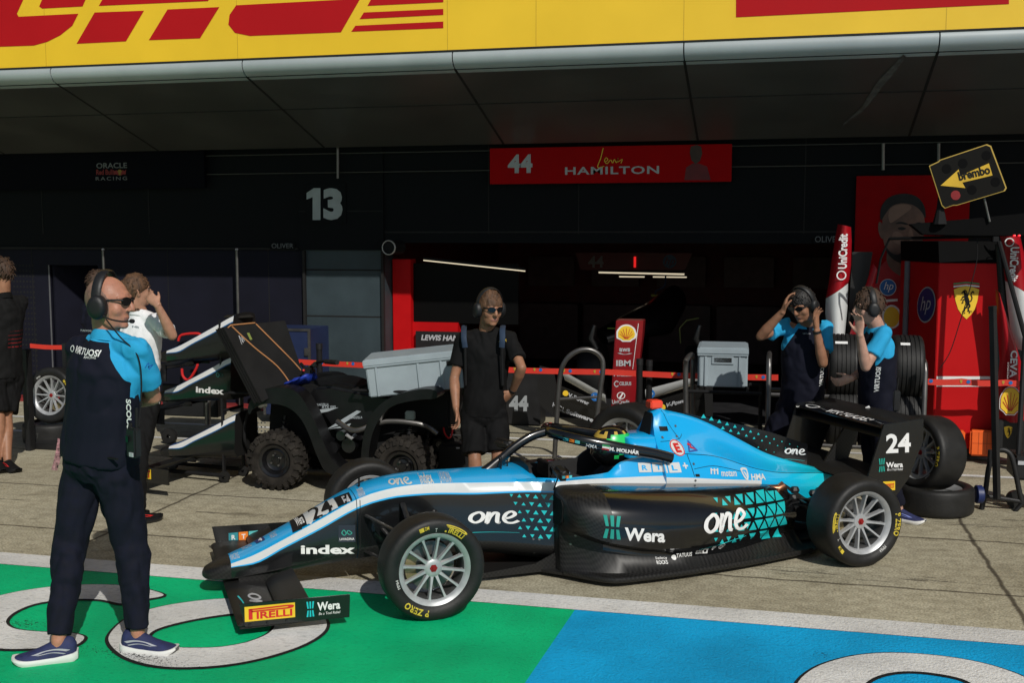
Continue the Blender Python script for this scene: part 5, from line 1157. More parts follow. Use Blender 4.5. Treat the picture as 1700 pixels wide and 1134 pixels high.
    for q in 'LR':
        h_, k_, a_ = hp[q], kn[q], an[q]
        if lg >= 1:
            e = a_ + (k_ - a_) * .06
            m.tube([h_ + V((0, 0, .03)), h_ - V((0, 0, .06 * S)), h_ * .5 + k_ * .5, k_, k_ * .45 + e * .55, e], [r * S for r in (rl[0] * .92, rl[0], (rl[0] + rl[1]) / 2, rl[1], (rl[1] + rl[2]) / 2, rl[2])], 18)
        else:
            e = h_ + (k_ - h_) * kit.get('shortlen', .86)
            m.tube([h_ + V((0, 0, .03)), h_ - V((0, 0, .06 * S)), h_ * .5 + e * .5, e], [r * S for r in (rl[0] * .92, rl[0], (rl[0] + rl[1]) / 2, rl[1])], 18)
    trs = solid('trousers' if lg >= 1 else 'shorts', m, M, t, kit.get('cvox', .0085), 6, wr=.014 * S, wf=(9, 9, 5.5), seed=hc.x + 5)
    # ---- shoes
    mu, ms, mtrim = kit.get('shoes', (M_bcloth, M_black, M_pred))
    for q in 'LR':
        a_ = an[q]; ft = V(J['toe' + q]); ft.z = 0; ft.normalize(); sd_ = V((-ft.y, ft.x, 0)); g0 = V((a_.x, a_.y, 0)); s_ = S * kit.get('fs', 1.0)
        secs = [(-.078, .020, .030, .085), (-.070, .034, .026, .105), (-.04, .040, .024, .115), (0, .041, .022, .108), (.04, .042, .021, .092), (.08, .046, .020, .074), (.12, .049, .020, .060), (.155, .046, .024, .052), (.180, .034, .030, .045), (.192, .016, .034, .038)]
        sx_k = [q[0] for q in secs]; secs = [(x, *[catmull(sx_k, [q[k] for q in secs], x) for k in (1, 2, 3)]) for x in list(np.linspace(-.078, .16, 16)) + [.170, .178, .184, .189, .192]]
        mu_ = MB(); rings = []
        for x, w, z0, z1 in secs:
            c = g0 + ft * (x * s_); rings.append([c + sd_ * (w * s_ * math.cos(a)) + V((0, 0, (z0 + (z1 - z0) * max(0, math.sin(a)) - (.006 if math.sin(a) < 0 else 0)) * s_)) for a in np.linspace(0, 2 * math.pi, 21)[:-1]])
        mu_.loft(rings); shoe = mu_.build('shoe', mu, t, world=True, smooth=60, fix=True)
        mo = MB(); rings = []
        for x, w, z0, z1 in secs:
            x2 = x * 1.05 - .002; w2 = w * 1.10 + .003; lift = .028 * max(0, (x - .13) / .06) ** 2 + .012 * max(0, (-.04 - x) / .04) ** 2
            c = g0 + ft * (x2 * s_); tp = z0 + .010 + .008 * max(0, min(1, (.02 - x) / .08))
            rings.append([c + sd_ * (sx_ * w2 * k_ * s_) + V((0, 0, z_ * s_)) for sx_, k_, z_ in ((-1, .86, lift + .001), (-1, .97, lift + .012), (-1, 1, tp * .7), (-1, .93, tp), (1, .93, tp), (1, 1, tp * .7), (1, .97, lift + .012), (1, .86, lift + .001))])
        mo.loft(rings); mo.build('sole', ms, shoe, world=True, smooth=40, fix=True)
        for o_ in (1, -1):                             # side flash
            f_ = lambda x, y: g0 + ft * ((-.045 + .15 * x) * s_) + sd_ * (o_ * .047 * s_) + V((0, 0, (.050 + .030 * (1 - x) * y + .012 * y) * s_))
            B_ = bvh(shoe); I = MW[t].inverted(); lay('side_stripe', merge(stroke([(0, .2), (.4, .6), (.75, .55), (1, 0)], .16, 5), stroke([(.1, -.1), (.5, .2), (.9, -.1)], .10, 5)), mtrim, shoe, lambda x, y: I @ f_(x, y), tgt=B_, dr=tuple(sd_ * -o_), off=.002, sub=.02)
    # ---- headset
    if kit.get('headset'):
        g = MB(); zc = -.006
        arc = [H(-.012, .097 * math.cos(a), .03 + .120 * math.sin(a)) for a in np.linspace(0, math.pi, 21)]
        arc = [H(-.010, .097, zc)] + arc + [H(-.010, -.097, zc)]
        g.tube(arc, [(.022 * hsc, .007 * hsc)] * len(arc), 10, ref=hx); hs = g.build('headset', M_plast, t, world=True, smooth=60)
        for s in (1, -1):
            g = MB(); rings = []
            for yy, r in ((.072, .80), (.078, 1.0), (.092, 1.02), (.106, .96), (.116, .80), (.119, .45)):
                rings.append([H(-.006 + .043 * r * math.cos(a), s * yy, -.008 + .055 * r * math.sin(a)) for a in np.linspace(0, 2 * math.pi, 25)[:-1]])
            g.loft(rings); g.build('ear_cup', M_plast, hs, world=True, smooth=50, fix=True)
        if kit.get('mic'):
            s = kit['mic']; g = MB(); g.tube(smooth_path([H(.0, .10 * s, -.03), H(.05, .098 * s, -.055), H(.10, .075 * s, -.066), H(.125, .04 * s, -.066)], 5), .004 * hsc, 8); g.ell(H(.128, .034 * s, -.066), (.013, .011, .011), HM, 12); g.build('microphone', M_matt, hs, world=True, smooth=60)
    if kit.get('glasses'):
        g = MB()
        for s in (1, -1):
            g.loft([[H(.107 + dx - .018 * abs(math.cos(a) * .026 + s * .031) / .05 * 1.0, s * .031 + .026 * math.cos(a), .020 + .019 * math.sin(a)) for a in np.linspace(0, 2 * math.pi, 21)[:-1]] for dx in (0, .005)])
        gl = g.build('sunglasses', M_lens, t, world=True, smooth=50, fix=True); g = MB()
        g.tube([H(.110, -.010, .027), H(.113, 0, .029), H(.110, .010, .027)], .003, 6); g.build('bridge', M_plast, gl, world=True)
        for s in (1, -1): MB().tube([H(.096, .056 * s, .026), H(.05, .074 * s, .026), H(-.01, .079 * s, .018)], [(.004 * hsc, .002 * hsc)] * 3, 8, ref=(0, 0, 1)).build('temple', M_plast, gl, world=True)
    else:
        for s in (1, -1):
            MB().ell(H(.082, .030 * s, .018), (.012, .013, .009), HM, 12).build('eye', mat('eye_dark', (.10, .08, .07), .2), t, world=True)
            MB().tube([H(.095, .016 * s, .036), H(.094, .032 * s, .041), H(.080, .048 * s, .036)], [(.005 * hsc, .003 * hsc)] * 3, 6, ref=(0, 0, 1)).build('eyebrow', hr[0] if hr else M_hbrown, t, world=True)
    return dict(t=t, shirt=shirt, legs=trs, sh=sh, el=el, wr=wr, hp=hp, kn=kn, an=an, nb=nb, hip=hip, tf=tf, lat=lat, S=S, H=H, body=body, up=up_)
def print_on(P, target, name, shape, m_, c, wr_, hr_, r, u, dr, par=None):
    """lettering laid onto clothes: c world centre, size, right and up directions"""
    r = V(r).normalized(); u = V(u).normalized(); I = MW[P['t']].inverted(); B_ = bvh(target)
    return lay(name, shape, m_, par or target, lambda x, y: I @ (c + r * ((x - .5) * wr_) + u * ((y - .5) * hr_)), tgt=B_, dr=tuple(dr), off=.003, sub=.02)
def raglan(l, h, f, da, S):                         # > 0 where the cloth is the sleeve colour
    v = max(min(da[q][0] - .12, .085 * S - da[q][1], abs(l) - .12) for q in 'LR')
    return max(v, min(h + .005, .09 - abs(l)), min(abs(l) - .055 - max(0, -h) * .62, h + .19))
def raglan_back(l, h, f, da, S):
    v = raglan(l, h, f, da, S)
    if l > .04: v = max(min(v, f - .02), min(h + .012, .09 - abs(l)))
    return max(v, min(-l - .150, h + .46, -.15 - h, f + .03))
def polo_bands(l, h, f, da, S): return min(.55 - ((-h * 100) % 3.4), -h * 100 - 27, 44 + h * 100, (.05 - l) * 100)
def watch(P, q, m_=M_plast):
    w, e = P['wr'][q], P['el'][q]; d = (w - e).normalized(); c = w - d * .012
    MB().tube([c - d * .009, c + d * .009], [.031 * P['S']] * 2, 20).build('watch', m_, P['t'], world=True)

# the man in the foreground, seen from behind, arms folded
aL, aR = G(88, 1092), G(236, 1070)
P1 = person('bald man with headset and folded arms seen from behind on the green paint', 1.07, (aL + aR) / 2,
    dict(head=(180, 505, 4.80), neck=(178, 562, 4.80), hip=(166, 752, 4.82), elR=(255, 660, 1), wrR=(196, 668, 1), elL=(140, 652, 1), wrL=(200, 640, 1),
         knL=(118, 900, -1), anL=(97, 1066, -1), knR=(217, 900, -1), anR=(229, 1052, 1), toeL=(-.86, -.50, 0), toeR=(1, .05, 0), handR=((-1, .3, .2), (0, 0, 1)), handL=((.9, -.2, 0), (0, 0, 1))),
    (7, 3, 0), 80, dict(skin=SK_pink, scalp=True, shirt=M_team, colf=raglan_back, collar=M_sky, legs=M_navy, legr=(.111, .082, .053), headset=True, hs=1.03, mic=-1, glasses=True, shoes=(M_shoeb, M_solew, mat('silver_trim', (.35, .36, .40), .4)), fs=1.0, vox=.0055, cvox=.0065, fat=1.15, sleeve=.72, hem=.03))
bk = lambda u, v: PY(u, v, 4.70)
lr = P1['lat'] * -1
print_on(P1, P1['shirt'], 'lettering', T('VIRTUOSI', .02, .1), M_white, bk(140, 584), .19, .032, lr + V((0, 0, -.06)), (0, 0, 1), P1['tf'])
print_on(P1, P1['shirt'], 'lettering', T('RACING', .0), M_white, bk(153, 593), .07, .012, lr, (0, 0, 1), P1['tf']); print_on(P1, P1['shirt'], 'emblem', poly(circ(.5, .5, .5), circ(.5, .5, .36)), M_white, bk(103, 581), .03, .034, lr, (0, 0, 1), P1['tf'])
print_on(P1, P1['shirt'], 'lettering', T('PUREWEAR', .0), M_ltxt, bk(143, 549), .07, .010, lr, (0, 0, 1), P1['tf'])
print_on(P1, P1['shirt'], 'lettering', T('SCOUSE', .03), M_white, PY(214, 692, 4.66), .17, .030, (0, 0, -1), lr, V((0, 1, 0)))
pz = P1['el']['R'] * .35 + P1['sh']['R'] * .65
print_on(P1, P1['shirt'], 'emblem', stroke([(0, .2), (.5, .8), (.5, .1), (1, .6), (.4, .3)], .14), M_hpblue, PY(247, 607, 4.6), .04, .04, (1, 0, 0), (0, 0, 1), V((0, 1, 0)))
# radio on the belt, lanyard and pocket welt
t = P1['t']; c = PY(222, 735, 4.66)
rad = MB().box(c, (.075, .04, .145), rot('Z', R(-25))).build('radio', M_plast, t, world=True, bevel=.008)
MB().box(c + V((-.02, -.022, .02)), (.02, .006, .03), rot('Z', R(-25))).build('radio_screen', M_lens, rad, world=True); MB().box(c + V((.0, -.024, -.055)), (.03, .006, .02), rot('Z', R(-25))).build('label', M_ltxt, rad, world=True)
MB().tube([c + V((.02, 0, .07)), c + V((.022, .0, .17))], .008, 8).build('aerial', M_matt, rad, world=True); MB().tube([c + V((-.015, 0, .07)), c + V((-.015, 0, .095))], .009, 8).build('knob', M_matt, rad, world=True)
MB().tube(smooth_path([c + V((.03, .0, .08)), PY(235, 640, 4.72), PY(228, 590, 4.72), PY(200, 560, 4.70), PY(176, 530, 4.68)], 8), .004, 6).build('cable', M_matt, t, world=True)
m = MB(); m.loft([[PY(u - 5, v, y) + V((0, 0, 0)), PY(u + 5, v + 2, y), PY(u + 5, v + 2, y + .006), PY(u - 5, v, y + .006)] for u, v, y in ((101, 728, 4.80), (98, 748, 4.78), (94, 766, 4.78), (90, 780, 4.79))]); m.build('lanyard', mat('patterned_lanyard', (.35, .16, .18), .7, var=.9, vs=60), t, world=True)
MB().box(PY(184, 761, 4.68), (.10, .012, .008), rot('Z', R(-20))).build('pocket_welt', M_matt, t, world=True)

# the man in black between buggy and car
P2 = person('man in black tee shirt and shorts standing behind the car nose', .985, (G(795, 866) + G(826, 862)) / 2,
    dict(head=(813, 513, 7.78), neck=(808, 552, 7.84), hip=(804, 678, 7.84), elR=(754, 628, -1), wrR=(757, 678, -1), elL=(866, 611, -1), wrL=(851, 650, 1), knR=(788, 762, -1), anR=(792, 845, 1), knL=(827, 758, -1), anL=(826, 842, 1),
         toeL=(.35, -1, 0), toeR=(-.1, -1, 0), handR=((.25, -.15, -1), (.5, -.8, 0), (.4, .5, .6, .7)), handL=((-.75, -.15, -.62), (-.1, -.6, .7), (.65, .75, .8, .85))),
    (-50, 11, 0), -80, dict(hs=1.05, skin=SK_tan, hair=(M_hmid, .014, .026, -.040), shirt=M_bcloth, legs=M_bcloth, leglen=.5, shortlen=.90, legr=(.098, .092, .07), headset=True, glasses=True, sleeve=.70, hem=.06, shoes=(M_bcloth, M_white, M_ltxt)))
watch(P2, 'L'); t = P2['t']
for u0, nm in ((770, 'R'), (834, 'L')):
    L = [PY(u0 + 1, 541, 7.90), PY(u0, 548, 7.76), PY(u0, 562, 7.70), PY(u0 + (2 if nm == 'R' else -1), 577, 7.70)]
    MB().tube(smooth_path(L, 5), [(.021, .006)] * 16, 10, ref=(1, 0, 0)).build('backpack_strap', M_strap, t, world=True)
    MB().tube([PY(u0 + (2 if nm == 'R' else -1), 577, 7.70), PY(u0 + (3 if nm == 'R' else 0), 640, 7.74), PY(u0 - 2, 655, 7.86)], [(.010, .004)] * 3, 8, ref=(1, 0, 0)).build('strap_webbing', M_matt, t, world=True)
MB().box(PY(806, 600, 8.02), (.30, .14, .42)).build('backpack', M_bcloth, t, world=True, bevel=.05, seg=4)
print_on(P2, P2['shirt'], 'lettering', T('AVA', .04, .2), M_copper, PY(824, 569, 7.6), .06, .022, (1, 0, 0), (0, 0, 1), V((0, 1, 0)))

# the two mechanics by the rear wing
P3 = person('dark haired mechanic bowing his head with both hands on his headset', 1.04, (G(1290, 814) + G(1348, 815)) / 2,
    dict(head=(1333, 507, 8.72), neck=(1341, 543, 8.86), hip=(1330, 668, 8.92), shR=(1304, 541, 8.88), shL=(1370, 544, 8.82), elR=(1263, 558, -1), wrR=(1298, 519, -1), elL=(1366, 603, -1), wrL=(1356, 549, -1), knR=(1279, 738, -1), anR=(1284, 800, 1), knL=(1340, 740, -1), anL=(1344, 802, 1),
         toeL=(.0, -1, 0), toeR=(-.4, -1, 0), handR=((.25, .15, .95), (0, -.9, .1), (.35, .35, .4, .45)), handL=((-.08, .15, 1), (-.5, -.8, 0), (.3, .3, .35, .4), .16)),
    (-124, 24, 0), -100, dict(skin=SK_tan, hair=(M_hdark, .010, .026, -.012), shirt=M_team, colf=raglan, collar=M_navy, legs=M_navy, leglen=.5, shortlen=.93, legr=(.104, .096, .07), headset=True, glasses=True, sleeve=.66, shoes=(M_shoeb, M_solew, M_lilac)))
watch(P3, 'L')
print_on(P3, P3['shirt'], 'lettering', T('VIRTUOSI', .02), M_white, PY(1365, 625, 8.72), .18, .028, (.05, 0, 1), (-1, 0, 0), V((0, 1, 0))); print_on(P3, P3['shirt'], 'lettering', T('VIRTUOSI', .0), M_ltxt, PY(1340, 557, 8.62), .06, .010, (1, 0, 0), (0, 0, 1), V((0, 1, 0)))
P4 = person('young mechanic with tousled brown hair and headset holding one hand to his mouth', 1.0, (G(1466, 846) + G(1498, 853)) / 2,
    dict(head=(1443, 511, 8.40), neck=(1456, 548, 8.44), hip=(1456, 682, 8.50), shL=(1468, 553, 8.32), shR=(1446, 553, 8.60), elL=(1437, 609, -1), wrL=(1428, 557, -1), elR=(1440, 612, 1), wrR=(1414, 628, -1), knL=(1468, 772, -1), anL=(1492, 845, 1), knR=(1450, 770, -1), anR=(1462, 836, 1),
         toeL=(.9, -.45, 0), toeR=(-.9, -.4, 0), handL=((-.05, .12, 1), (-.5, .4, 0), (.35, .35, .4, .45), .12), handR=((-.9, -.2, -.3), (0, -.4, .9), (.5, .55, .6, .6))),
    (-168, 6, 0), -158, dict(skin=SK_pale, hair=(M_hbrown, .022, .060, .010), shirt=M_team, colf=raglan, collar=M_sky, legs=M_navy, legr=(.098, .078, .064), headset=True, sleeve=.66, shoes=(M_shoeb, M_solew, M_lilac)))
print_on(P4, P4['shirt'], 'lettering', T('VIRTUOSI', .03), M_white, PY(1459, 634, 8.2), .19, .034, (.04, 0, 1), (-1, 0, 0), V((0, 1, 0)))
c = PY(1488, 665, 8.4); r2 = MB().box(c, (.05, .07, .15)).build('radio', M_plast, P4['t'], world=True, bevel=.008); MB().tube([c + V((0, 0, .07)), c + V((.01, 0, .17))], .007, 8).build('aerial', M_matt, r2, world=True)
MB().box(PY(1443, 681, 8.27), (.03, .008, .06), rot('Y', R(-30))).build('key_tag', M_white, P4['t'], world=True)

# white shirt behind the foreground man
P5 = person('man in short sleeved white shirt seen from behind with raised hand at his ear', 1.04, (G(210, 856) + G(227, 860)) / 2,
    dict(head=(226, 484, 7.62), neck=(232, 522, 7.66), hip=(229, 655, 7.68), elR=(286, 557, -1), wrR=(262, 508, -1), elL=(196, 590, 1), wrL=(205, 640, 1), knR=(228, 760, 1), anR=(226, 850, -1), knL=(214, 760, 1), anL=(210, 846, -1),
         toeL=(.2, 1, 0), toeR=(.5, 1, 0), handR=((-.75, .2, .6), (.3, .3, .8), (.5, .55, .6, .7))),
    (52, 0, 0), 78, dict(skin=SK_fair, hair=(M_hmid, .008, .018, -.002), shirt=M_wcloth, collar=M_wcloth, legs=M_bcloth, sleeve=.74, hem=.10, fat=1.08))
print_on(P5, P5['shirt'], 'lettering', T('NB', .04), M_matt, PY(226, 514, 7.4), .06, .022, (1, 0, 0), (0, 0, 1), V((0, 1, 0)))
# man at the left edge
P6 = person('man in black polo with red stripes, black shorts and red trimmed trainers', 1.07, (G(2, 776) + G(16, 782)) / 2,
    dict(head=(2, 455, 8.62), neck=(5, 494, 8.62), hip=(4, 616, 8.62), elR=(20, 556, -1), wrR=(-12, 575, -1), elL=(-16, 556, 1), wrL=(-30, 575, 1), knR=(10, 692, -1), anR=(12, 763, 1), knL=(-2, 692, 1), anL=(-4, 763, 1), toeL=(.6, -.5, 0), toeR=(.9, -.5, 0)),
    (172, 4, 0), 165, dict(skin=SK_tan, hair=(M_hbrown, .012, .0, .025), shirt=M_polo, colf=polo_bands, collar=M_bcloth, legs=M_bcloth, leglen=.5, shortlen=.9, legr=(.098, .088, .07), shoes=(M_bcloth, M_matt, mat('red_trim', (.5, .02, .02), .5)), sleeve=.8, cvox=.007))
P7 = person('dark haired person standing by the doorway behind the bald man', 1.02, G(165, 735) * 1.0,
    dict(head=(163, 472, 9.9), neck=(165, 505, 9.9), hip=(165, 612, 9.9), elR=(184, 556, -1), wrR=(182, 600, -1), elL=(146, 556, -1), wrL=(148, 600, -1), knR=(172, 675, -1), anR=(172, 730, 1), knL=(158, 675, -1), anL=(158, 730, 1), toeL=(-.3, -1, 0), toeR=(.3, -1, 0)),
    (70, 0, 0), 75, dict(skin=SK_fair, hair=(M_hbrown, .012, .0, .025), shirt=M_navy, legs=M_navy, cvox=.012, vox=.009))
# ------------------------------------------------------------------ left bay: navy partition with doorway, poles, kerb
M_part = mat('navy_partition', (.0058, .0062, .0140), .75, spec=.2, var=.25, vs=2)
def XY(u, Y): return PY(u, 600, Y).x
YP = YW + .02
t = thing('partition_wall', 'plain navy partition closing the left bay with open doorway and vent panel', 'partition', ((-13 - 5.47) / 2, YP, 0))
d0, d1 = XY(88, YP), XY(168, YP); ztop = 1.93; zd = PY(90, 440, YP).z
p = MB(); p.span((-24, YP, 0), (d0, YP + .05, ztop)); p.span((d1, YP, 0), (-5.47, YP + .05, ztop)); p.span((d0, YP, zd), (d1, YP + .05, ztop))
p.build('panel', M_part, t, world=True, smooth=0)
MB().span((-24, YP + .9, 0), (-5.47, YP + .95, 2.6)).build('dark_backing', M_dark, t, world=True, smooth=0)
MB().box((d0 + .17, YP + .30, zd / 2), (.04, .62, zd - .02), rot('Z', R(-24))).build('door', M_part, t, world=True, smooth=0)
MB().span((d0 - .012, YP - .006, .02), (d0 + .006, YP + .002, zd)).build('door_frame', mat('bright_edge', (.10, .10, .11), .5), t, world=True, smooth=0)
p = MB()
for i in range(7):
    for j in range(22):
        c = PY(22 + i * 5.5, 440, YP); p.tube([V((c.x, YP - .003, 1.72 - j * .068)), V((c.x, YP + .001, 1.72 - j * .068))], .014, 6)
vo = p.build('vent_grid', M_seam, t, world=True, smooth=0); vo['kind'] = 'stuff'
for x in (XY(60, YP), XY(393, YP) - .9, XY(393, YP) + .45): MB().span((x - .004, YP - .003, 0), (x + .004, YP, ztop)).build('joint', M_seam, t, world=True, smooth=0)
MB().span((-24, YP - .22, .0), (-5.47, YP - .01, .05)).build('red_kerb', mat('dull_red_paint', (.22, .02, .02), .6), t, world=True, smooth=0)
for i, u in enumerate((171, 393)):
    c = PY(u, 414, YP - .25); t = thing('barrier_pole', ('slim grey pole by the doorway of the navy partition', 'slim grey pole above the stacked nose cones')[i], 'pole', (c.x, YP - .25, 0), 0, 'slim poles along the partition')
    MB().tube([V((c.x, YP - .25, .02)), V((c.x, YP - .25, c.z))], .017, 10).build('pole', M_steel, t, world=True); MB().ell((c.x, YP - .25, c.z), (.02, .02, .016), n=10).build('cap', M_ltxt, t, world=True); MB().lathe([(.001, .03), (.12, .02), (.13, 0), (.001, 0)], Matrix.Translation((c.x, YP - .25, 0)), 24).build('base', M_matt, t, world=True)

# ------------------------------------------------------------------ barrier tape and posts
M_tape = mat('barrier_red', (.62, .035, .02), .5, var=.06)
def tape(label, u0, v0, u1, v1, Y, h=.055, logos=()):
    a, b = PY(u0, v0, Y), PY(u1, v1, Y); m_ = (a + b) / 2; t = thing('barrier_tape', label, 'barrier tape', m_, 0, 'red barrier tapes')
    n = 24; m = MB(); m.loft([[V((a.x + (b.x - a.x) * i / n, Y + dy, a.z + (b.z - a.z) * i / n + dz - .012 * math.sin(math.pi * ((i / n * 3) % 1)))) for dy, dz in ((-.002, -h / 2), (-.002, h / 2), (.002, h / 2), (.002, -h / 2))] for i in range(n + 1)])
    m.build('webbing', M_tape, t, world=True, smooth=0)
    for u in logos:
        p = PY(u, v0 + (v1 - v0) * (u - u0) / (u1 - u0), Y); lay('emblem', shield_s, mat('tape_print_yellow', (.42, .26, .03), .6), t, quad((p.x - .045, Y - .006, p.z - .017), (1, 0, 0), (0, 0, 1), .024, .034), world=True); lay('emblem', poly(circ(.5, .5, .5)), M_hpblue, t, quad((p.x + .012, Y - .006, p.z - .017), (1, 0, 0), (0, 0, 1), .033, .033), world=True)
    return t
shield_s = poly(shield())
YT = 10.45
tape('long red tape with small emblems across the open garage', 496, 601, 1292, 627, YT, logos=(530, 582, 860, 893, 942, 993, 1122, 1262))
tape('short red tape with small emblems in front of the red cabinet', 1524, 632, 1745, 637, YT, logos=(1540, 1602, 1672))
tape('plain red tape at the doorway behind the bald man', 50, 574, 262, 580, 10.9, .05)
def stanchion(u, v, Y, label):
    c = PY(u, v, Y); t = thing('stanchion', label, 'post', (c.x, Y, 0), 0, 'black tape posts')
    MB().tube([V((c.x, Y, .01)), V((c.x, Y, c.z))], .03, 16).build('post', M_matt, t, world=True); MB().lathe([(.001, .05), (.10, .04), (.15, .012), (.15, 0), (.001, 0)], Matrix.Translation((c.x, Y, 0)), 28).build('base', M_matt, t, world=True); MB().tube([V((c.x, Y, c.z)), V((c.x, Y, c.z + .06))], .034, 16).build('head', M_plast, t, world=True)
stanchion(530, 580, YT, 'black tape post behind the quad bike'); stanchion(1062, 606, YT, 'black tape post right of the red nose cone'); stanchion(1078, 608, YT + .12, 'black tape post standing doubled behind another by the red nose')

# ------------------------------------------------------------------ tyres and wheels
def flat_tyre(label, c, r, w, group, chalk='WET'):
    t = thing('tyre', label, 'tyre', c, 0, group); q = r / .287; h = w / 2
    hf = [(.200, .72), (.203, .80), (.213, .90), (.236, .985), (.256, .985), (.271, .93), (.281, .84), (.286, .70), (.287, .3)]
    pr = [(a * q, h + b * h) for a, b in hf] + [(a * q, h - b * h) for a, b in reversed(hf)] + [(.19 * q, .35 * h), (.19 * q, 1.65 * h), (.200 * q, 1.72 * h)]
    MB().lathe(pr, None, 72).build('carcass', M_rub, t, smooth=40, fix=True)
    MB().lathe([(.165 * q, 1.5 * h), (.20 * q, 1.76 * h), (.203 * q, 1.70 * h), (.172 * q, 1.3 * h), (.165 * q, .3 * h), (.15 * q, .3 * h), (.155 * q, 1.4 * h), (.165 * q, 1.5 * h)], None, 48).build('rim', M_alu, t, smooth=40, fix=True)
    for a in ((-1.75,) if chalk else ()): lay('chalk_mark', T(chalk, .02), mat('faint_chalk', (.035, .034, .031), .9), t, lambda x, y: V((.2885 * q * math.cos(a + x * .35), .2885 * q * math.sin(a + x * .35), h * (.8 + .5 * y))))
    return t
def axis_M(c, ax, roll=0):
    ax = V(ax).normalized(); q = ax.to_track_quat('Z', 'Y'); return Matrix.Translation(V(c)) @ q.to_matrix().to_4x4() @ rot('Z', roll)
def loose_wheel(label, c, ax, r, w, group, spokes=12, tread=False, lettered=True, marks=('PIRELLI', 'P ZERO'), roll=0):
    t = thing('wheel', label, 'wheel', (c[0], c[1], c[2] - r), 0, group); L = V((0, 0, r))
    wheel_kit(t, None, 1, r, w, spokes, tread, axis_M(L, ax, roll), lettered, marks=marks, names=('rim', 'tyre')); return t
c = G(1550, 848); flat_tyre('black slick tyre lying flat behind the rear wheel of the car', (c.x, c.y, 0), .287, .21, 'loose tyres and wheels', None)
loose_wheel('wheel with silver spokes leaning upright on the flat tyre beside the rear wing', (c.x - .06, c.y + .02, .445), (-.80, -.60, .10), .287, .27, 'loose tyres and wheels', roll=R(120))
c = G(88, 733); flat_tyre('black tyre lying flat beside the black rack on the left', (c.x, c.y, 0), .285, .21, 'loose tyres and wheels')
loose_wheel('wheel with silver spokes standing on the flat tyre left of the bald man', (c.x + .04, c.y + .0, .48), (-.05, -1, .10), .285, .20, 'loose tyres and wheels', roll=R(-70))
cR = PY(1046, 742, 8.95)
loose_wheel('dark wheel with pale rim standing behind the car cockpit', (cR.x, 8.95, .36), (-.42, -.90, 0), .36, .30, 'loose tyres and wheels', lettered=False, spokes=10)
# black rack at the left
c0 = PY(45, 580, 9.25); t = thing('wheel_rack', 'black upright rack beside the wheel on the left', 'rack', (c0.x, 9.25, 0))
MB().span((c0.x - .035, 9.2, 0), (c0.x + .03, 9.28, c0.z)).build('upright', M_plast, t, world=True, bevel=.006); MB().span((c0.x - .03, 9.3, 0), (c0.x + .5, 9.9, .06)).build('base', M_plast, t, world=True, bevel=.006); MB().span((c0.x - .03, 9.82, 0), (c0.x + .02, 9.88, c0.z)).build('upright', M_plast, t, world=True, bevel=.006)

# rack of treaded tyres behind the mechanics
YR = 9.75
t = thing('tyre_rack', 'tubular steel tyre rack behind the two mechanics', 'rack', (PY(1400, 700, YR).x, YR, 0))
xa_, xb_ = PY(1276, 650, YR).x, PY(1528, 650, YR).x; zs_ = PY(1450, 656, YR).z; zt_ = PY(1528, 596, YR).z
for x in (xa_, xb_):
    L = [(x, YR - .26, .02), (x, YR - .26, zt_ - .08), (x, YR - .23, zt_ - .02), (x, YR - .16, zt_), (x, YR + .16, zt_), (x, YR + .23, zt_ - .02), (x, YR + .26, zt_ - .08), (x, YR + .26, .02)]
    MB().tube(L, .022, 12).build('end_hoop', M_steel, t, world=True)
for z in (zs_, .32):
    for y in (-.17, .17): MB().tube([(xa_, YR + y, z), (xb_, YR + y, z)], .018, 10).build('rail', M_steel, t, world=True)
k = 0
posl = {1325: 'behind the man bowing his head', 1398: 'between the two mechanics', 1452: 'behind the boy with the headset', 1503: 'right of the boy with the headset'}
for z0, row in ((zs_, 'upper'), (.32, 'lower')):
    for u, where in posl.items():
        x = PY(u, 650, YR).x; loose_wheel('%s row treaded tyre in the rack %s' % (row, where), (x, YR, z0 + .235), (1, 0, 0), .285, .25, 'treaded tyres in the rack', lettered=False, tread=True)
for u, v in ((1394, 578), (1500, 571)):
    pass
for u, z0, w_, lab in ((1394, zs_, .10, 'white paper tag stuck on the upper tyre between the mechanics'), (1498, zs_, .075, 'white chalk tag on the upper tyre right of the boy')):
    x = PY(u, 600, YR).x; o = tag(lay('tag', SQ, M_white, None, lambda q, y, x=x, w_=w_, z0=z0: V((x - w_ / 2 + w_ * q, YR - .289 * math.cos(.85 + .10 * y), z0 + .235 + .289 * math.sin(.85 + .10 * y)))), lab, 'tag')

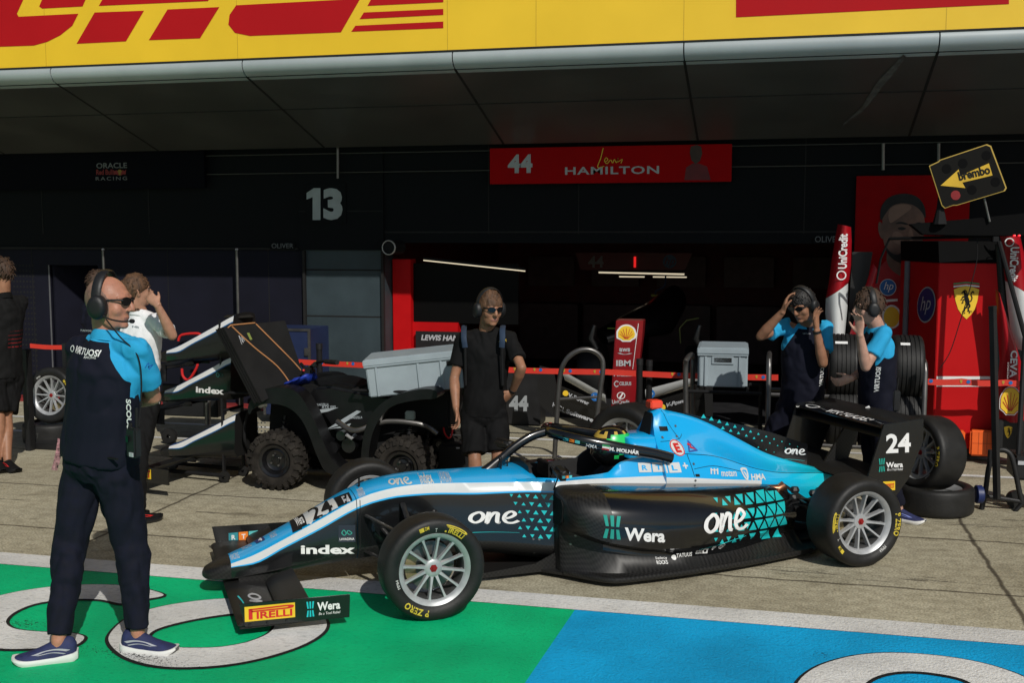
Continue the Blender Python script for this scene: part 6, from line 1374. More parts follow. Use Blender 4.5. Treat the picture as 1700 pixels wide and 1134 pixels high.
# ------------------------------------------------------------------ quad bike
M_quad = mat('quad_black_plastic', (.0052, .0052, .0058), .4, spec=.35, var=.3, vs=8, bump=.05, bs=150); M_lgrey = mat('graphic_grey', (.34, .38, .40), .5, var=.08)
QF, QR = G(456, 815), G(664, 812); qy = 8.20; trk = .86
t = thing('quad_bike', 'black quad bike parked beside the stacked nose cones', 'quad bike', (-3.4, qy + .4, 0)); quad_b = t
xf_, xr_ = QF.x, XY(664, 8.2); r_ = .25
def knobby(par, c, w, sg, r):
    B = Matrix.Translation(V(c)) @ Matrix(((1, 0, 0, 0), (0, 0, -sg, 0), (0, 1, 0, 0), (0, 0, 0, 1))); h = w / 2; q = r / .25
    m = MB(); m.lathe([(a * q, b * h) for a, b in ((.135, .75), (.15, .95), (.185, 1.0), (.215, .92), (.232, .7), (.238, 0), (.232, -.7), (.215, -.92), (.185, -1), (.15, -.95), (.135, -.75))], B, 48)
    n = 22
    for i in range(n):
        for k, (z, dz, rr) in enumerate(((.62, .30, .236), (0, .26, .242), (-.62, .30, .236))):
            a = 2 * math.pi * (i + .5 * (k % 2)) / n; C_ = B @ V((rr * q * math.cos(a), rr * q * math.sin(a), z * h)); m.box(C_, (.022 * q, .034 * q, dz * h * 1.7), B.to_3x3().to_4x4() @ rot('Z', a) @ rot('X', .3 * (k - 1)))
        a = 2 * math.pi * (i + .25) / n; C_ = B @ V((.212 * q * math.cos(a), .212 * q * math.sin(a), .95 * h)); m.box(C_, (.05 * q, .028 * q, .02), B.to_3x3().to_4x4() @ rot('Z', a) @ rot('Y', .35))
    ty = m.build('wheel', M_dirtrub, par, world=True, smooth=30)
    m = MB(); m.lathe([(.001, .50 * h), (.030, .50 * h), (.034, .40 * h), (.06, .36 * h), (.085, .50 * h), (.10, .44 * h), (.112, .78 * h), (.134, .86 * h), (.138, .80 * h), (.136, -.6 * h)], B, 40); m.build('rim', M_black, ty, world=True, smooth=45, fix=True)
    for i in range(4):
        a = i * math.pi / 2 + .5; C_ = B @ V((.047 * math.cos(a), .047 * math.sin(a), .40 * h)); D_ = B @ V((.047 * math.cos(a), .047 * math.sin(a), .56 * h)); MB().tube([C_, D_], .009, 6).build('wheel_nut', M_steel, ty, world=True)
for x, w, r in ((xf_, .20, r_), (xr_, .25, r_)):
    for sg, y in ((1, qy + .10), (-1, qy + .10 + trk)): knobby(t, (x, y, r - .004), w, sg, r)
def qp(L, Y=8.22): return [(PY(u, v, Y).x, PY(u, v, Y).z) for u, v in L]
MX = lambda Y: Matrix(((1, 0, 0, 0), (0, 0, -1, Y), (0, 1, 0, 0), (0, 0, 0, 1)))
def rnd2(P, it=2):                                  # corner cutting: rounded outline
    for _ in range(it): P = [q for i in range(len(P)) for q in ((P[i][0] * .75 + P[(i + 1) % len(P)][0] * .25, P[i][1] * .75 + P[(i + 1) % len(P)][1] * .25), (P[i][0] * .25 + P[(i + 1) % len(P)][0] * .75, P[i][1] * .25 + P[(i + 1) % len(P)][1] * .75))]
    return P
cowlf = [(414, 676), (424, 655), (440, 644), (478, 641), (502, 652), (522, 690), (541, 735), (562, 777), (604, 776), (604, 788), (546, 789), (530, 757), (514, 712), (499, 687), (478, 672), (446, 668), (424, 676), (418, 690)]
cowlr = [(601, 788), (603, 740), (611, 702), (626, 676), (655, 655), (700, 644), (728, 646), (730, 662), (700, 662), (655, 671), (637, 688), (623, 712), (616, 742), (613, 786)]
for Y in (8.20, 8.20 + trk + .06):
    for cw in (cowlf, cowlr): MB().prism(rnd2(qp(cw)), MX(Y + .07), .19).build('fender', M_quad, t, world=True, bevel=.02, seg=3, smooth=60)
panel = [(490, 664), (505, 648), (530, 646), (590, 658), (636, 664), (622, 690), (612, 722), (570, 722), (540, 730), (520, 700)]
MB().prism(qp([(x + 2, y) for x, y in panel]), MX(qy + .36), .30).build('side_cowl', M_quad, t, world=True, bevel=.025, seg=3, smooth=50)
MB().prism(qp([(424, 668), (470, 645), (560, 655), (640, 672), (730, 655), (730, 722), (640, 730), (610, 775), (520, 775), (470, 758), (420, 735)]), MX(qy + .52), .45).build('engine_body', M_matt, t, world=True, bevel=.02)
seat = [(470, 648), (500, 636), (530, 632), (560, 634), (590, 645), (620, 650), (700, 640), (735, 636), (736, 650), (690, 656), (600, 668), (520, 660)]
MB().prism(rnd2(qp(seat, 8.5)), MX(qy + .55), .36).build('seat', M_quad, t, world=True, bevel=.03, seg=3, smooth=50)
for sg in (0, 1): MB().span((XY(546, 8.2), qy - .02 + sg * (trk + .04), PY(560, 790, 8.2).z), (XY(604, 8.2), qy + .22 + sg * (trk - .02), PY(560, 778, 8.2).z)).build('footboard', M_plast, t, world=True, bevel=.012)
m = MB()
for u, v, r in ((556, 742, .05), (583, 738, .06), (570, 722, .04), (548, 735, .035)): C_ = PY(u, v, qy + .16); m.tube([C_ + V((0, -.06, 0)), C_ + V((0, .3, 0))], r, 18)
m.build('engine', M_black, t, world=True, smooth=40)
m = MB(); m.tube([PY(575, 722, 8.22), PY(583, 728, 8.25), PY(590, 722, 8.3)], .014, 8); m.build('pipe', M_alu, t, world=True)
m = MB(); m.box(PY(681, 690, 8.15), (.075, .05, .07)); m.build('number_box', mat('grey_green_box', (.03, .042, .042), .5), t, world=True, bevel=.008)
for u, v in ((712, 690), (722, 692), (713, 706)): MB().ell(PY(u, v - 6, 8.6), (.018, .012, .014), n=10).build('tail_lamp', mat('tail_lamp_red', (.5, .01, .01), .3), t, world=True)
# suspension, perforated plate, rack rods
m = MB()
for dy in (.2, .75):
    for xq in (xf_, xr_):
        m = MB(); m.tube([(xq + .02, qy + dy, .60), (xq - .02, qy + dy - .03, .30)], .016, 10)
        for k in range(7): m.lathe([(.026, -.006), (.034, 0), (.026, .006), (.026, -.006)], axis_M((xq + .016 - .004 * k, qy + dy - .003 * k, .56 - .034 * k), (.1, .05, 1)), 14)
        m.build('shock_absorber', M_plast, t, world=True, smooth=50)
m = MB(); m.lathe([(.001, .02), (.04, .02), (.05, 0), (.045, -.05), (.001, -.06)], axis_M(PY(432, 668, 8.24), (-.8, -.6, 0)), 24); m.build('headlight', M_alu, t, world=True, smooth=50)
MB().tube(smooth_path([PY(424, 676, 8.3), PY(410, 690, 8.4), PY(406, 730, 8.4), PY(418, 752, 8.5)], 5), .014, 8).build('front_guard', M_matt, t, world=True)
for k in range(9): MB().tube([PY(428 + (k % 3) * 6, 702 + (k // 3) * 7, 8.55), PY(428 + (k % 3) * 6, 702 + (k // 3) * 7, 8.54)], .007, 8).build('mesh_hole', M_ltxt, t, world=True, smooth=0)
MB().tube(smooth_path([PY(560, 700, 8.3), PY(590, 715, 8.22), PY(640, 700, 8.3), PY(700, 705, 8.35), PY(725, 720, 8.4)], 6), .022, 10).build('exhaust', M_steel, t, world=True)
for u, v in ((486, 668), (505, 690), (602, 760), (620, 700), (548, 780)): MB().tube([PY(u, v, 8.19), PY(u, v, 8.182)], .009, 8).build('rivet', M_steel, t, world=True)
for zc_, x0, x1 in ((PY(460, 652, 8.4).z, XY(398, 8.5), XY(500, 8.5)), (PY(680, 648, 8.4).z, XY(600, 8.5), XY(742, 8.5))):
    for y in (qy + .1, qy + .38, qy + .66, qy + .9): MB().tube([(x0, y, zc_), (x1, y, zc_)], .012, 8).build('rack_rod', M_matt, t, world=True)
    for x in (x0, x1): MB().tube([(x, qy + .1, zc_), (x, qy + .9, zc_)], .012, 8).build('rack_rod', M_matt, t, world=True)
hb = [PY(533, 614, 8.45), PY(530, 600, 8.42), PY(548, 590, 8.28), PY(560, 579 + 9, 8.22)]
MB().tube(smooth_path([PY(508, 640, 8.6), PY(512, 618, 8.6), PY(522, 604, 8.5), PY(540, 600, 8.3), PY(559, 602, 8.2)], 6), .013, 10).build('handlebar', M_matt, t, world=True)
MB().tube(smooth_path([PY(508, 640, 8.6), PY(509, 618, 8.65), PY(503, 608, 8.8), PY(500, 604, 9.0)], 6), .013, 10).build('handlebar', M_matt, t, world=True)
MB().tube([PY(541, 600.5, 8.3), PY(560, 602, 8.19)], .02, 12).build('grip', M_rub, t, world=True)
m = MB(); m.box(PY(512, 618, 8.55), (.10, .10, .08)); m.box(PY(523, 606, 8.45), (.05, .05, .05)); m.build('instrument', M_plast, t, world=True, bevel=.015); MB().ell(PY(504, 615, 8.48), (.012, .012, .012), n=8).build('red_button', M_pred, t, world=True)
MB().tube(smooth_path([PY(736, 690, 8.6), PY(737, 715, 8.5), PY(744, 727, 8.45), PY(750, 722, 8.45), PY(752, 706, 8.5)], 6), .007, 8).build('red_lead', M_pred, t, world=True)
gy = qy - .022
for L in ([(510, 687), (546, 683), (528, 690), (512, 693)], [(526, 720), (552, 703), (577, 688), (584, 690), (552, 712)], [(527, 721), (567, 710), (563, 717), (537, 719)]):
    lay('graphic', poly([(PY(u, v, 8.2).x, PY(u, v, 8.2).z) for u, v in L]), M_lgrey, t, lambda x, y: V((x, qy + .205, y)), world=True)
for s_, q_ in (('QUADZILLA', (507, 677, 529, 681)), ('RTX 500', (518, 681, 541, 685)), ('QUADZILLA', (563, 699, 586, 703))):
    a, b = PY(q_[0], q_[3], 8.2), PY(q_[2], q_[1], 8.2); lay('lettering', T(s_, .02, .2), M_lgrey, t, quad((a.x, qy + .203, a.z), (1, 0, .05), (0, 0, 1), b.x - a.x, b.z - a.z), world=True)
# boards strapped to the front rack, blue sheet
t = thing('board_stack', 'stack of thin black boards leaning on the quad bike front rack', 'boards', PY(430, 668, 8.4)); A, B_, C_, D_ = PY(436, 669, 8.10), PY(506, 628, 8.50), PY(474, 534, 8.66), PY(372, 545, 8.02)
_n = (C_ - A).cross(D_ - A); _r = ray(506, 628); B_ = CP0 + _r * ((A - CP0).dot(_n) / _r.dot(_n))
nrm = (B_ - A).cross(D_ - A).normalized()
if nrm.dot(V((-1, 0, 0))) < 0: nrm = -nrm
off_ = V((-.024, .006, .0))
for k in range(4):
    o_ = off_ * k + V((0, 0, -.004 * k)); q_ = [p + o_ + (D_ - A) * (.0 if k % 2 else .012) for p in (A, B_, C_, D_)]; q2 = [p + off_ * .72 for p in q_]
    MB().loft([q_, q2]).build('board', mat('black_board', (.009, .009, .0093), .7, spec=.25, var=.25, vs=5), t, world=True, smooth=0, fix=True)
fb = bil(A, B_, C_, D_); M_cord = mat('orange_cord', (.42, .19, .075), .6)
for L in ([(.12, 1.01), (.30, .7), (.55, .35), (.66, .04)], [(.50, 1.01), (.66, .72), (.86, .36), (.97, .14)]):
    MB().tube(smooth_path([fb(x, y) - nrm * .006 for x, y in L], 5), .006, 8).build('strap', M_cord, t, world=True)
MB().tube([fb(.05, 1.0) - nrm * .01, fb(.12, 1.03), fb(.5, 1.03)], .006, 8).build('strap', M_cord, t, world=True)
lay('sticker', SQ, mat('sticker_lime', (.18, .22, .05), .5), t, lambda x, y: fb(.30 + .04 * x, .80 + .10 * y) - nrm * .003, world=True); lay('scribble', stroke([(0, 0), (.3, 1), (.5, .2), (.8, .9), (1, .3)], .12), M_ltxt, t, lambda x, y: fb(.14 + .07 * x, .76 + .12 * y) - nrm * .003, world=True)
cb = PY(484, 646, 8.55); t = thing('blue_sheet', 'crumpled blue sheet tucked between boards and quad handlebar', 'sheet', cb); m = MB(); rr_ = random.Random(5)
rings = []
for i in range(14):
    f = i / 13; c_ = PY(452 + 66 * f, 655 - 26 * f, 8.45 + .1 * f); rings.append([c_ + V(((.02 + rr_.random() * .02) * math.cos(a), (.10 + rr_.random() * .03) * math.sin(a), (.035 + rr_.random() * .03) * math.cos(a + .6) + .01)) for a in np.linspace(0, 2 * math.pi, 15)[:-1]])
m.loft(rings); m.build('fabric', mat('blue_tarp', (.012, .035, .28), .45, var=.3, vs=20, bump=.3, bs=40), t, world=True, smooth=70)

# ------------------------------------------------------------------ grey crates
def crate(name, label, c, L, W, H, rz, tilt=0, lid=True, group='grey plastic crates'):
    t = thing('plastic_crate', label, 'crate', c, rz, group); t.rotation_euler = (0, tilt, rz); MW[t] = Matrix.Translation(V(c)) @ Matrix.Rotation(rz, 4, 'Z') @ Matrix.Rotation(tilt, 4, 'Y')
    m = MB(); a, b = L / 2, W / 2; k = .98
    m.loft([[V((sx * a * q, sy * b * q, z)) for sx, sy in ((-1, -1), (1, -1), (1, 1), (-1, 1))] for z, q in ((0, k), (H * .80, 1))]); m.build('bin', M_crate, t, bevel=.008)
    m = MB(); m.box((0, 0, H * .83), (L + .03, W + .03, .022)); m.box((0, 0, H * .93), (L + .035, W + .035, .05)); m.build('rim', M_crate, t, bevel=.006)
    MB().box((0, 0, H * .99), (L + .01, W + .01, .022)).build('lid', M_crate, t, bevel=.008); MB().box((0, 0, H * .878), (L + .022, W + .022, .007)).build('lid_gap', M_seam, t)
    for s in (1, -1):
        for x in (-.40, .0, .22, .40): MB().box((x * L, s * (b * .985 + .004), H * .40), (.020, .024, H * .78)).build('rib', M_crate, t, bevel=.003)
        for y in (-.36, .36): MB().box((s * (a * .985 + .004), y * W, H * .40), (.024, .020, H * .78)).build('rib', M_crate, t, bevel=.003)
        MB().box((s * (a + .004), 0, H * .70), (.012, .16, .05)).build('handle_slot', M_seam, t, bevel=.004); MB().box((s * (a + .002), 0, H * .71), (.016, .19, .085)).build('handle_frame', M_crate, t, bevel=.006)
    MB().box((.30 * L, -(b * .99 + .004), H * .70), (.04, .012, .04)).build('latch', M_seam, t); 
    return t
ca = (PY(604, 663, 8.22) + PY(748, 636, 8.48)) / 2
crate('c', 'long pale grey crate with lid tilted on the back of the quad bike', (ca.x + .05, ca.y + .26, ca.z - .005), .84, .56, .30, R(14), R(-6))
c = PY(1197, 643, 9.55)
crate('c', 'small grey crate with hand slot on the steel trolley', (c.x, c.y + .29, c.z), .56, .40, .335, R(-88))

# ------------------------------------------------------------------ steel trolley with two hoops, and the front wing behind it
t = thing('steel_trolley', 'tubular steel trolley with tall hoop carrying the small grey crate', 'trolley', (PY(1050, 800, 9.5).x, 9.5, 0))
def hoop(pts, r=.022): MB().tube(smooth_path(pts, 6), r, 12).build('hoop', M_steel, t, world=True)
yh = 9.35
hoop([PY(918, 806, yh), PY(924, 700, yh), PY(929, 630, yh), PY(938, 600, yh), PY(958, 583, yh), PY(980, 581, yh + .02), PY(997, 592, yh + .05), PY(1001, 612, yh + .06), PY(995, 660, yh + .06), PY(985, 745, yh + .06), PY(981, 800, yh + .06)])
MB().tube([PY(925, 663, yh), PY(994, 659, yh + .06)], .012, 10).build('cross_bar', M_steel, t, world=True)
hoop([PY(1139, 800, yh), PY(1139, 700, yh), PY(1138, 612, yh), PY(1140, 597, yh), PY(1146, 590, yh + .3), PY(1150, 592, yh + .6), PY(1150, 620, yh + .62), PY(1150, 760, yh + .62)])
zc_ = c.z - .012
for y in (yh + .06, yh + .62): MB().tube([(PY(1139, 650, yh).x, y, zc_ - .012), (PY(1265, 650, yh).x, y, zc_ - .012)], .015, 10).build('rail', M_matt, t, world=True)
for x in (PY(1155, 650, yh).x, PY(1240, 650, yh).x): MB().tube([(x, yh + .06, zc_ - .012), (x, yh + .62, zc_ - .012)], .012, 10).build('rail', M_matt, t, world=True)
MB().tube([PY(919, 806, yh) + V((0, 0, .05)), PY(1139, 800, yh) + V((0, 0, .05))], .02, 10).build('base_rail', M_matt, t, world=True); MB().tube([(PY(1262, 650, yh).x, yh + .62, .02), (PY(1262, 650, yh).x, yh + .62, zc_)], .018, 10).build('leg', M_matt, t, world=True)

YN = 11.15
t = thing('front_wing_assembly', 'red nose cone stood on end between black front wing halves with white flaps', 'front wing', (PY(1035, 700, YN).x, YN, .2))
def pz(u, v, dy=0): return PY(u, v, YN + dy)
m = MB(); secs = [((1013, 1051, 700), .16, .05), ((1014, 1052, 672), .17, .05), ((1016, 1058, 620), .2, .055), ((1020, 1065, 560), .24, .06), ((1022, 1067, 532), .26, .06)]
rings = []
for (u0, u1, v), d, ch in secs:
    a, b = pz(u0, v), pz(u1, v); e = .012; rings.append([V(p) for p in ((a.x + e, a.y, a.z), (b.x - ch, a.y - .0, a.z), (b.x, a.y + .05, a.z), (b.x, a.y + d, a.z), (a.x, a.y + d, a.z), (a.x, a.y + e, a.z))])
m.loft(rings, k=lambda i, j: 0); ns = m.build('nose_cone', M_dred, t, world=True, bevel=.006)
def ow(name, sh, m_, u0, v0, u1, v1, dv=0, Y=YN - .004, par=None): a, b, c_, d_ = PY(u0, v1, Y), PY(u1, v1 + dv, Y), PY(u1, v0 + dv, Y), PY(u0, v0, Y); lay(name, sh, m_, par or ns, bil(a, b, c_, d_), world=True)
ow('emblem', poly(shell_fan()), M_white, 1023, 538, 1057, 568); ow('emblem', poly(shell_fan()), M_yel, 1026, 540.5, 1054, 565.5, Y=YN - .007); ow('emblem', shell_rays(), M_pred, 1026, 540.5, 1054, 565.5, Y=YN - .010)
for s_, q_ in (('aws', (1028, 578, 1046, 584)), ('IBM', (1023, 598, 1047, 608)), ('PIRELLI', (1019, 621, 1050, 625)), ('CELSIUS', (1028, 634, 1048, 640)), ('UniCredit', (1016, 664, 1045, 671))): ow('lettering', T(s_, .03), M_ltxt, *q_)
ow('emblem', stroke([(0, 1), (.3, .3), (.7, .3), (1, .9)], .25), M_ltxt, 1027, 586, 1048, 589); ow('emblem', stroke([(1, .8), (.5, 1), (.1, .5), (.5, 0), (1, .2)], .2), M_ltxt, 1019, 633, 1027, 642); ow('emblem', poly(circ(.5, .5, .5), circ(.5, .5, .4)), M_white, 1024, 651, 1038, 663); ow('emblem', poly([(.2, .1), (.45, .1), (.8, .8), (.65, .9)]), M_white, 1024, 651, 1038, 663)
ow('edge_stripe', poly([(0, 0), (.02, 0), (.30, 1), (.27, 1)]), M_white, 1050, 537, 1085, 613)
def blade(name, q, th, m_, dy=.0):                   # curved wing element from four corners in the photo
    a, b, c_, d_ = [pz(u, v, dy) for u, v in q]; f = bil(a, b, c_, d_); N = 10; rings = []
    for i in range(N + 1):
        x = i / N; rings.append([f(x, y) + V((0, -th * math.sin(math.pi * y) * .6 + .09 * (1 - y), 0)) for y in (0, .25, .5, .75, 1)] + [f(x, y) + V((0, .012 + .09 * (1 - y), 0)) for y in (1, .75, .5, .25, 0)])
    m = MB(); m.loft(rings); return m.build(name, m_, t, world=True, smooth=50, fix=True)
bl = [((898, 676), (1010, 715), (1010, 690), (897, 645), M_carb), ((897, 660), (1012, 700), (1012, 674), (900, 628), M_carb), ((935, 633), (1004, 672), (1005, 656), (934, 616), M_cwhite)]
for k, (a, b, c_, d_, m_) in enumerate(bl): blade('wing_flap', (a, b, c_, d_), .03, m_, -.05 * k)
br = [((1055, 722), (1175, 690), (1175, 660), (1055, 690), M_carb), ((1055, 700), (1172, 668), (1172, 640), (1055, 676), M_carb), ((1071, 667), (1168, 636), (1166, 622), (1071, 647), M_cwhite)]
for k, (a, b, c_, d_, m_) in enumerate(br): blade('wing_flap', (a, b, c_, d_), .03, m_, -.05 * k)
for q_ in ([(895, 640), (898, 606), (921, 612), (926, 640), (920, 690), (900, 672)], [(1172, 690), (1170, 650), (1178, 620), (1184, 622), (1184, 690)]): MB().prism([(pz(u, v).x, pz(u, v).z) for u, v in q_], MX(YN - .06), .02).build('endplate', M_carb, t, world=True, smooth=0)
def slant(s_, m_, a, b, hgt, b_=.03, Y=YN - .20, sh=.2):
    A_, B_2 = PY(*a, Y), PY(*b, Y); lay('lettering', T(s_, b_, sh), m_, t, bil(A_, B_2, B_2 + V((0, 0, hgt)), A_ + V((0, 0, hgt))), world=True)
slant('V-Power', M_ltxt, (944, 659), (978, 674), .045); slant('HCL', M_ltxt, (917, 675), (938, 686), .05, .0); slant('Software', M_ltxt, (939, 686), (985, 702), .05, .05); slant('V-Power', M_ltxt, (1106, 677), (1142, 667), .045)
for u, v in ((939, 653), (1100, 676)): p = PY(u, v, YN - .20); lay('emblem', poly(shell_fan()), M_yel, t, quad((p.x - .03, p.y, p.z - .03), (1, 0, 0), (0, 0, 1), .06, .06), world=True)
for u, v in ((988, 659), (1080, 654)): p = PY(u, v, YN - .20); lay('emblem', poly(circ(.5, .5, .5)), M_hpblue, t, quad((p.x - .045, p.y, p.z - .045), (1, 0, 0), (0, 0, 1), .09, .09), world=True); lay('lettering', T('hp', 0, .3), M_cwhite, t, quad((p.x - .025, p.y - .004, p.z - .025), (1, 0, 0), (0, 0, 1), .05, .05), world=True)
MB().span(pz(930, 716, .05), pz(1010, 722, .3)).build('stand', M_plast, t, world=True); MB().span((pz(1020, 700).x, YN + .04, .0), (pz(1048, 700).x, YN + .2, pz(1030, 698).z)).build('stand', M_plast, t, world=True)
# board with 44 and black plinth
t = thing('black_plinth', 'low black display plinth with pale number 44 behind the man in black', 'plinth', (PY(820, 700, 11.7).x, 11.7, 0))
a, b = PY(752, 705, 11.7), PY(897, 620, 11.7); MB().span((a.x, 11.7, 0.012), (b.x, 12.0, b.z)).build('board', M_plast, t, world=True, bevel=.01)
ow('lettering', T('44', .05), mat('pale_print', (.30, .32, .33), .6), 845, 657, 877, 683, Y=11.697, par=t)
# red booth with screen inside the garage mouth
YB2 = YW + .22; t = thing('red_booth', 'bright red garage booth wall with large black screen', 'booth', (PY(700, 600, YB2).x, YB2, 0)); M_booth = mat('booth_red', (.46, .002, .004), .6, var=.06, spec=.2)
def bspan(u0, v0, u1, v1, Y0, Y1): a, b = PY(u0, v1, Y0), PY(u1, v0, Y0); return MB().span((a.x, Y0, a.z), (b.x, Y1, b.z))
a = PY(637, 430, YB2); MB().span((x_o0 + .015, YB2, .012), (PY(682, 500, YB2).x, YB2 + .2, a.z)).build('side_panel', M_booth, t, world=True, bevel=.006)
bspan(682, 536, 760, 592, YB2 + .06, YB2 + .2).build('lower_panel', M_booth, t, world=True); bspan(684, 438, 860, 536, YB2 + .1, YB2 + .16).build('screen', mat('black_screen', (.003, .003, .003), .5, var=0, spec=.1), t, world=True, bevel=.004)
bspan(673, 581, 775, 590, YB2 - .08, YB2 + .04).build('shelf', M_booth, t, world=True, bevel=.01); bspan(682, 590, 775, 700, YB2 + .02, YB2 + .2).build('dark_base', M_matt, t, world=True)
bd = bspan(690, 552, 790, 581, YB2 - .02, YB2 + .02).build('name_board', M_plast, t, world=True, bevel=.004)
a, b = PY(699, 565, YB2 - .026), PY(768, 557, YB2 - .026); lay('lettering', T('LEWIS HAMILTON', .04, .2), M_ltxt, bd, quad((a.x, a.y, a.z), (1, 0, 0), (0, 0, 1), (b.x - a.x) * 1.42, b.z - a.z), world=True)
bspan(800, 448, 830, 500, YB2 + 1.0, YB2 + 1.05).build('grey_panel', mat('dim_grey_panel', (.05, .055, .06), .6), t, world=True)

# race car parts glimpsed in the dark garage
t = thing('garaged_car', 'dark single seater standing deep in the garage shadow', 'race car', (PY(1110, 600, YW + 1.6).x, YW + 1.6, 0.012)); yc = YW + 1.6
m = MB(); m.tube([PY(1000, 560, yc) , PY(1040, 545, yc + .2), PY(1090, 530, yc + .5), PY(1120, 500, yc + .8), PY(1125, 495, yc + 1.4)], [(.14, .10), (.22, .14), (.30, .20), (.16, .22), (.10, .1)], 16, ref=(1, 0, 0)); m.build('body', M_black, t, world=True, smooth=60)
for u, v in ((985, 570), (1160, 575)):
    p = PY(u, v, yc); m = MB(); m.lathe([(.15, -.14), (.33, -.16), (.36, -.12), (.36, .12), (.33, .16), (.15, .14), (.15, -.14)], axis_M((p.x, yc, .375), (1, 0, 0)), 40); m.build('wheel', M_rub, t, world=True, smooth=50, fix=True)
    MB().tube([PY(u + 2, 540, yc - .25), PY(u - 4, 562, yc - .25), PY(u + 6, 580, yc - .25)], [.03, .05, .03], 12).build('suspension', M_steel, t, world=True, smooth=50)
for u, v in ((1015, 551), (1060, 545)): MB().box(PY(u, v - 6, yc - .1), (.10, .04, .012)).build('marker', mat('lime_marker', (.20, .30, .02), .5), t, world=True)
p = PY(1090, 505, yc); MB().tube([PY(1130, 570, yc - .4), PY(1128, 545, yc - .4), PY(1140, 532, yc - .4), PY(1160, 528, yc - .4)], .008, 8).build('hose', mat('lime_hose', (.12, .14, .03), .5), t, world=True)

# ------------------------------------------------------------------ noses stacked on a trolley
hd = R(172.5); hv = V((math.cos(hd), math.sin(hd), 0)); lv = V((-hv.y, hv.x, 0))
Ytip = 8.62
def place_nose(label, u, v, dh=0):
    tip = PY(u, v, Ytip); h_ = hd + dh; hx_ = V((math.cos(h_), math.sin(h_), 0)); o = tip - hx_ * 2.555; return thing('nose_cone', label, 'nose cone', (o.x, o.y, tip.z - .14), h_, 'spare nose cones'), tip
n1, tip1 = place_nose('topmost spare black nose cone of the trolley stack', 266, 592)
nm = nose_mesh(); nb_ = [mat('nose_side_blue', (.003, .10, .30), .3, coat=.4), M_white, M_cblack, M_carb]
no = nm.build('cone', nb_, n1, smooth=50, fix=True); fe = front_wing(n1, False)
fq = lambda x0, z0, x1, z1, y: quad((x0, y, z0), (-1, 0, -.02), (0, 0, 1), x0 - x1, z1 - z0)
lay('sticker', SQ, M_pyel, fe[0], fq(2.27, .098, 2.02, .178, .816)); lay('lettering', pirelli(), M_pred, fe[0], fq(2.25, .108, 2.035, .168, .8175))
for lab, (u, v) in (('middle spare nose cone of the trolley stack with index lettering', (263, 657)), ('lowest spare nose cone of the trolley stack near the ground', (270, 748))):
    tip = PY(u, v, Ytip); o = tip - hv * 2.555; dup(n1, (o.x, o.y, tip.z - .14), hd, lab, 'spare nose cones')
    if 'index' in lab: n2 = [q for q in bpy.data.objects if q.get('label') == lab][0]
Bn = bvh(no); nk = [q for q in n2.children if q.name.startswith('cone')][0]; MW[nk] = MW[n2]
lay('lettering', T('index', .035), M_white, nk, lambda x, y: V((2.04 - .30 * x, .19, .215 + .055 * y)), sub=.05, tgt=Bn, dr=DN, tol=.2)
lay('emblem', stroke([(0, .5), (.2, .8), (.45, .35), (.6, .7), (.8, .6), (1, .3), (.75, .1), (.5, .35), (.25, 0), (0, .3)], .10, closed=True), mat('faint_green', (.01, .09, .08), .5), nk, lambda x, y: V((1.82 - .07 * x, .19, .36 + .05 * y)), sub=.05, tgt=Bn, dr=DN, tol=.2)
bp = tip1 - hv * .74; t = thing('nose_trolley', 'black and steel trolley holding three spare nose cones', 'trolley', (bp.x, bp.y, 0)); z1 = PY(392, 530, bp.y).z
for s in (-.14, .14):
    b_ = bp + lv * s; MB().box((b_.x, b_.y, (.06 + z1) / 2), (.018, .03, z1 - .06)).build('upright', M_plast, t, world=True)
    MB().tube([(b_.x, b_.y, .06), (b_.x + hv.x * .75, b_.y + hv.y * .75, .06)], .018, 10).build('base_bar', M_matt, t, world=True)
    for q in (0, .75): MB().lathe([(.015, -.015), (.05, -.015), (.05, .015), (.015, .015)], axis_M((b_.x + hv.x * q, b_.y + hv.y * q, .05), tuple(lv)), 20).build('castor', M_rub, t, world=True)
for tz in (.25, .62, 1.0): MB().tube([bp + lv * -.14 + V((0, 0, tz - bp.z)), bp + lv * .14 + V((0, 0, tz - bp.z))], .014, 10).build('cross_bar', M_matt, t, world=True)
dk = PY(396, 526, bp.y); MB().lathe([(.001, .016), (.10, .016), (.125, 0), (.10, -.016), (.001, -.016)], Matrix.Translation(dk), 32).build('top_disc', M_rub, t, world=True, smooth=50); MB().span(PY(382, 545, bp.y), PY(414, 532, bp.y + .2)).build('clamp', M_steel, t, world=True, bevel=.005)
# red edged equipment and blue case behind
t = thing('red_framed_cart', 'low cart with red angular frame behind the nose cones', 'cart', (PY(315, 640, 10.0).x, 10.0, 0)); 
for L in ([(296, 566), (302, 556), (330, 554), (334, 562)], [(302, 612), (304, 625), (314, 630), (328, 606), (318, 602)]): MB().tube(smooth_path([PY(u, v, 9.7) for u, v in L], 4), .013, 8).build('red_frame', M_pred, t, world=True)
bspan(265, 560, 372, 640, 9.8, 10.2).build('cabinet', M_part, t, world=True, bevel=.02); bspan(270, 640, 360, 690, 9.9, 10.1).build('base', M_plast, t, world=True, bevel=.01); MB().tube([PY(345, 640, 9.8), PY(345, 705, 9.8)], .03, 10).build('leg', M_steel, t, world=True)
for u in (280, 360): MB().lathe([(.02, -.02), (.08, -.02), (.08, .02), (.02, .02)], axis_M((PY(u, 690, 9.85).x, 9.85, .08), (0, 1, 0)), 20).build('castor', M_rub, t, world=True)
t = thing('flight_case', 'blue flight case with metal edges beside the grey pillar', 'case', (PY(490, 640, 11.2).x, 11.2, 0))
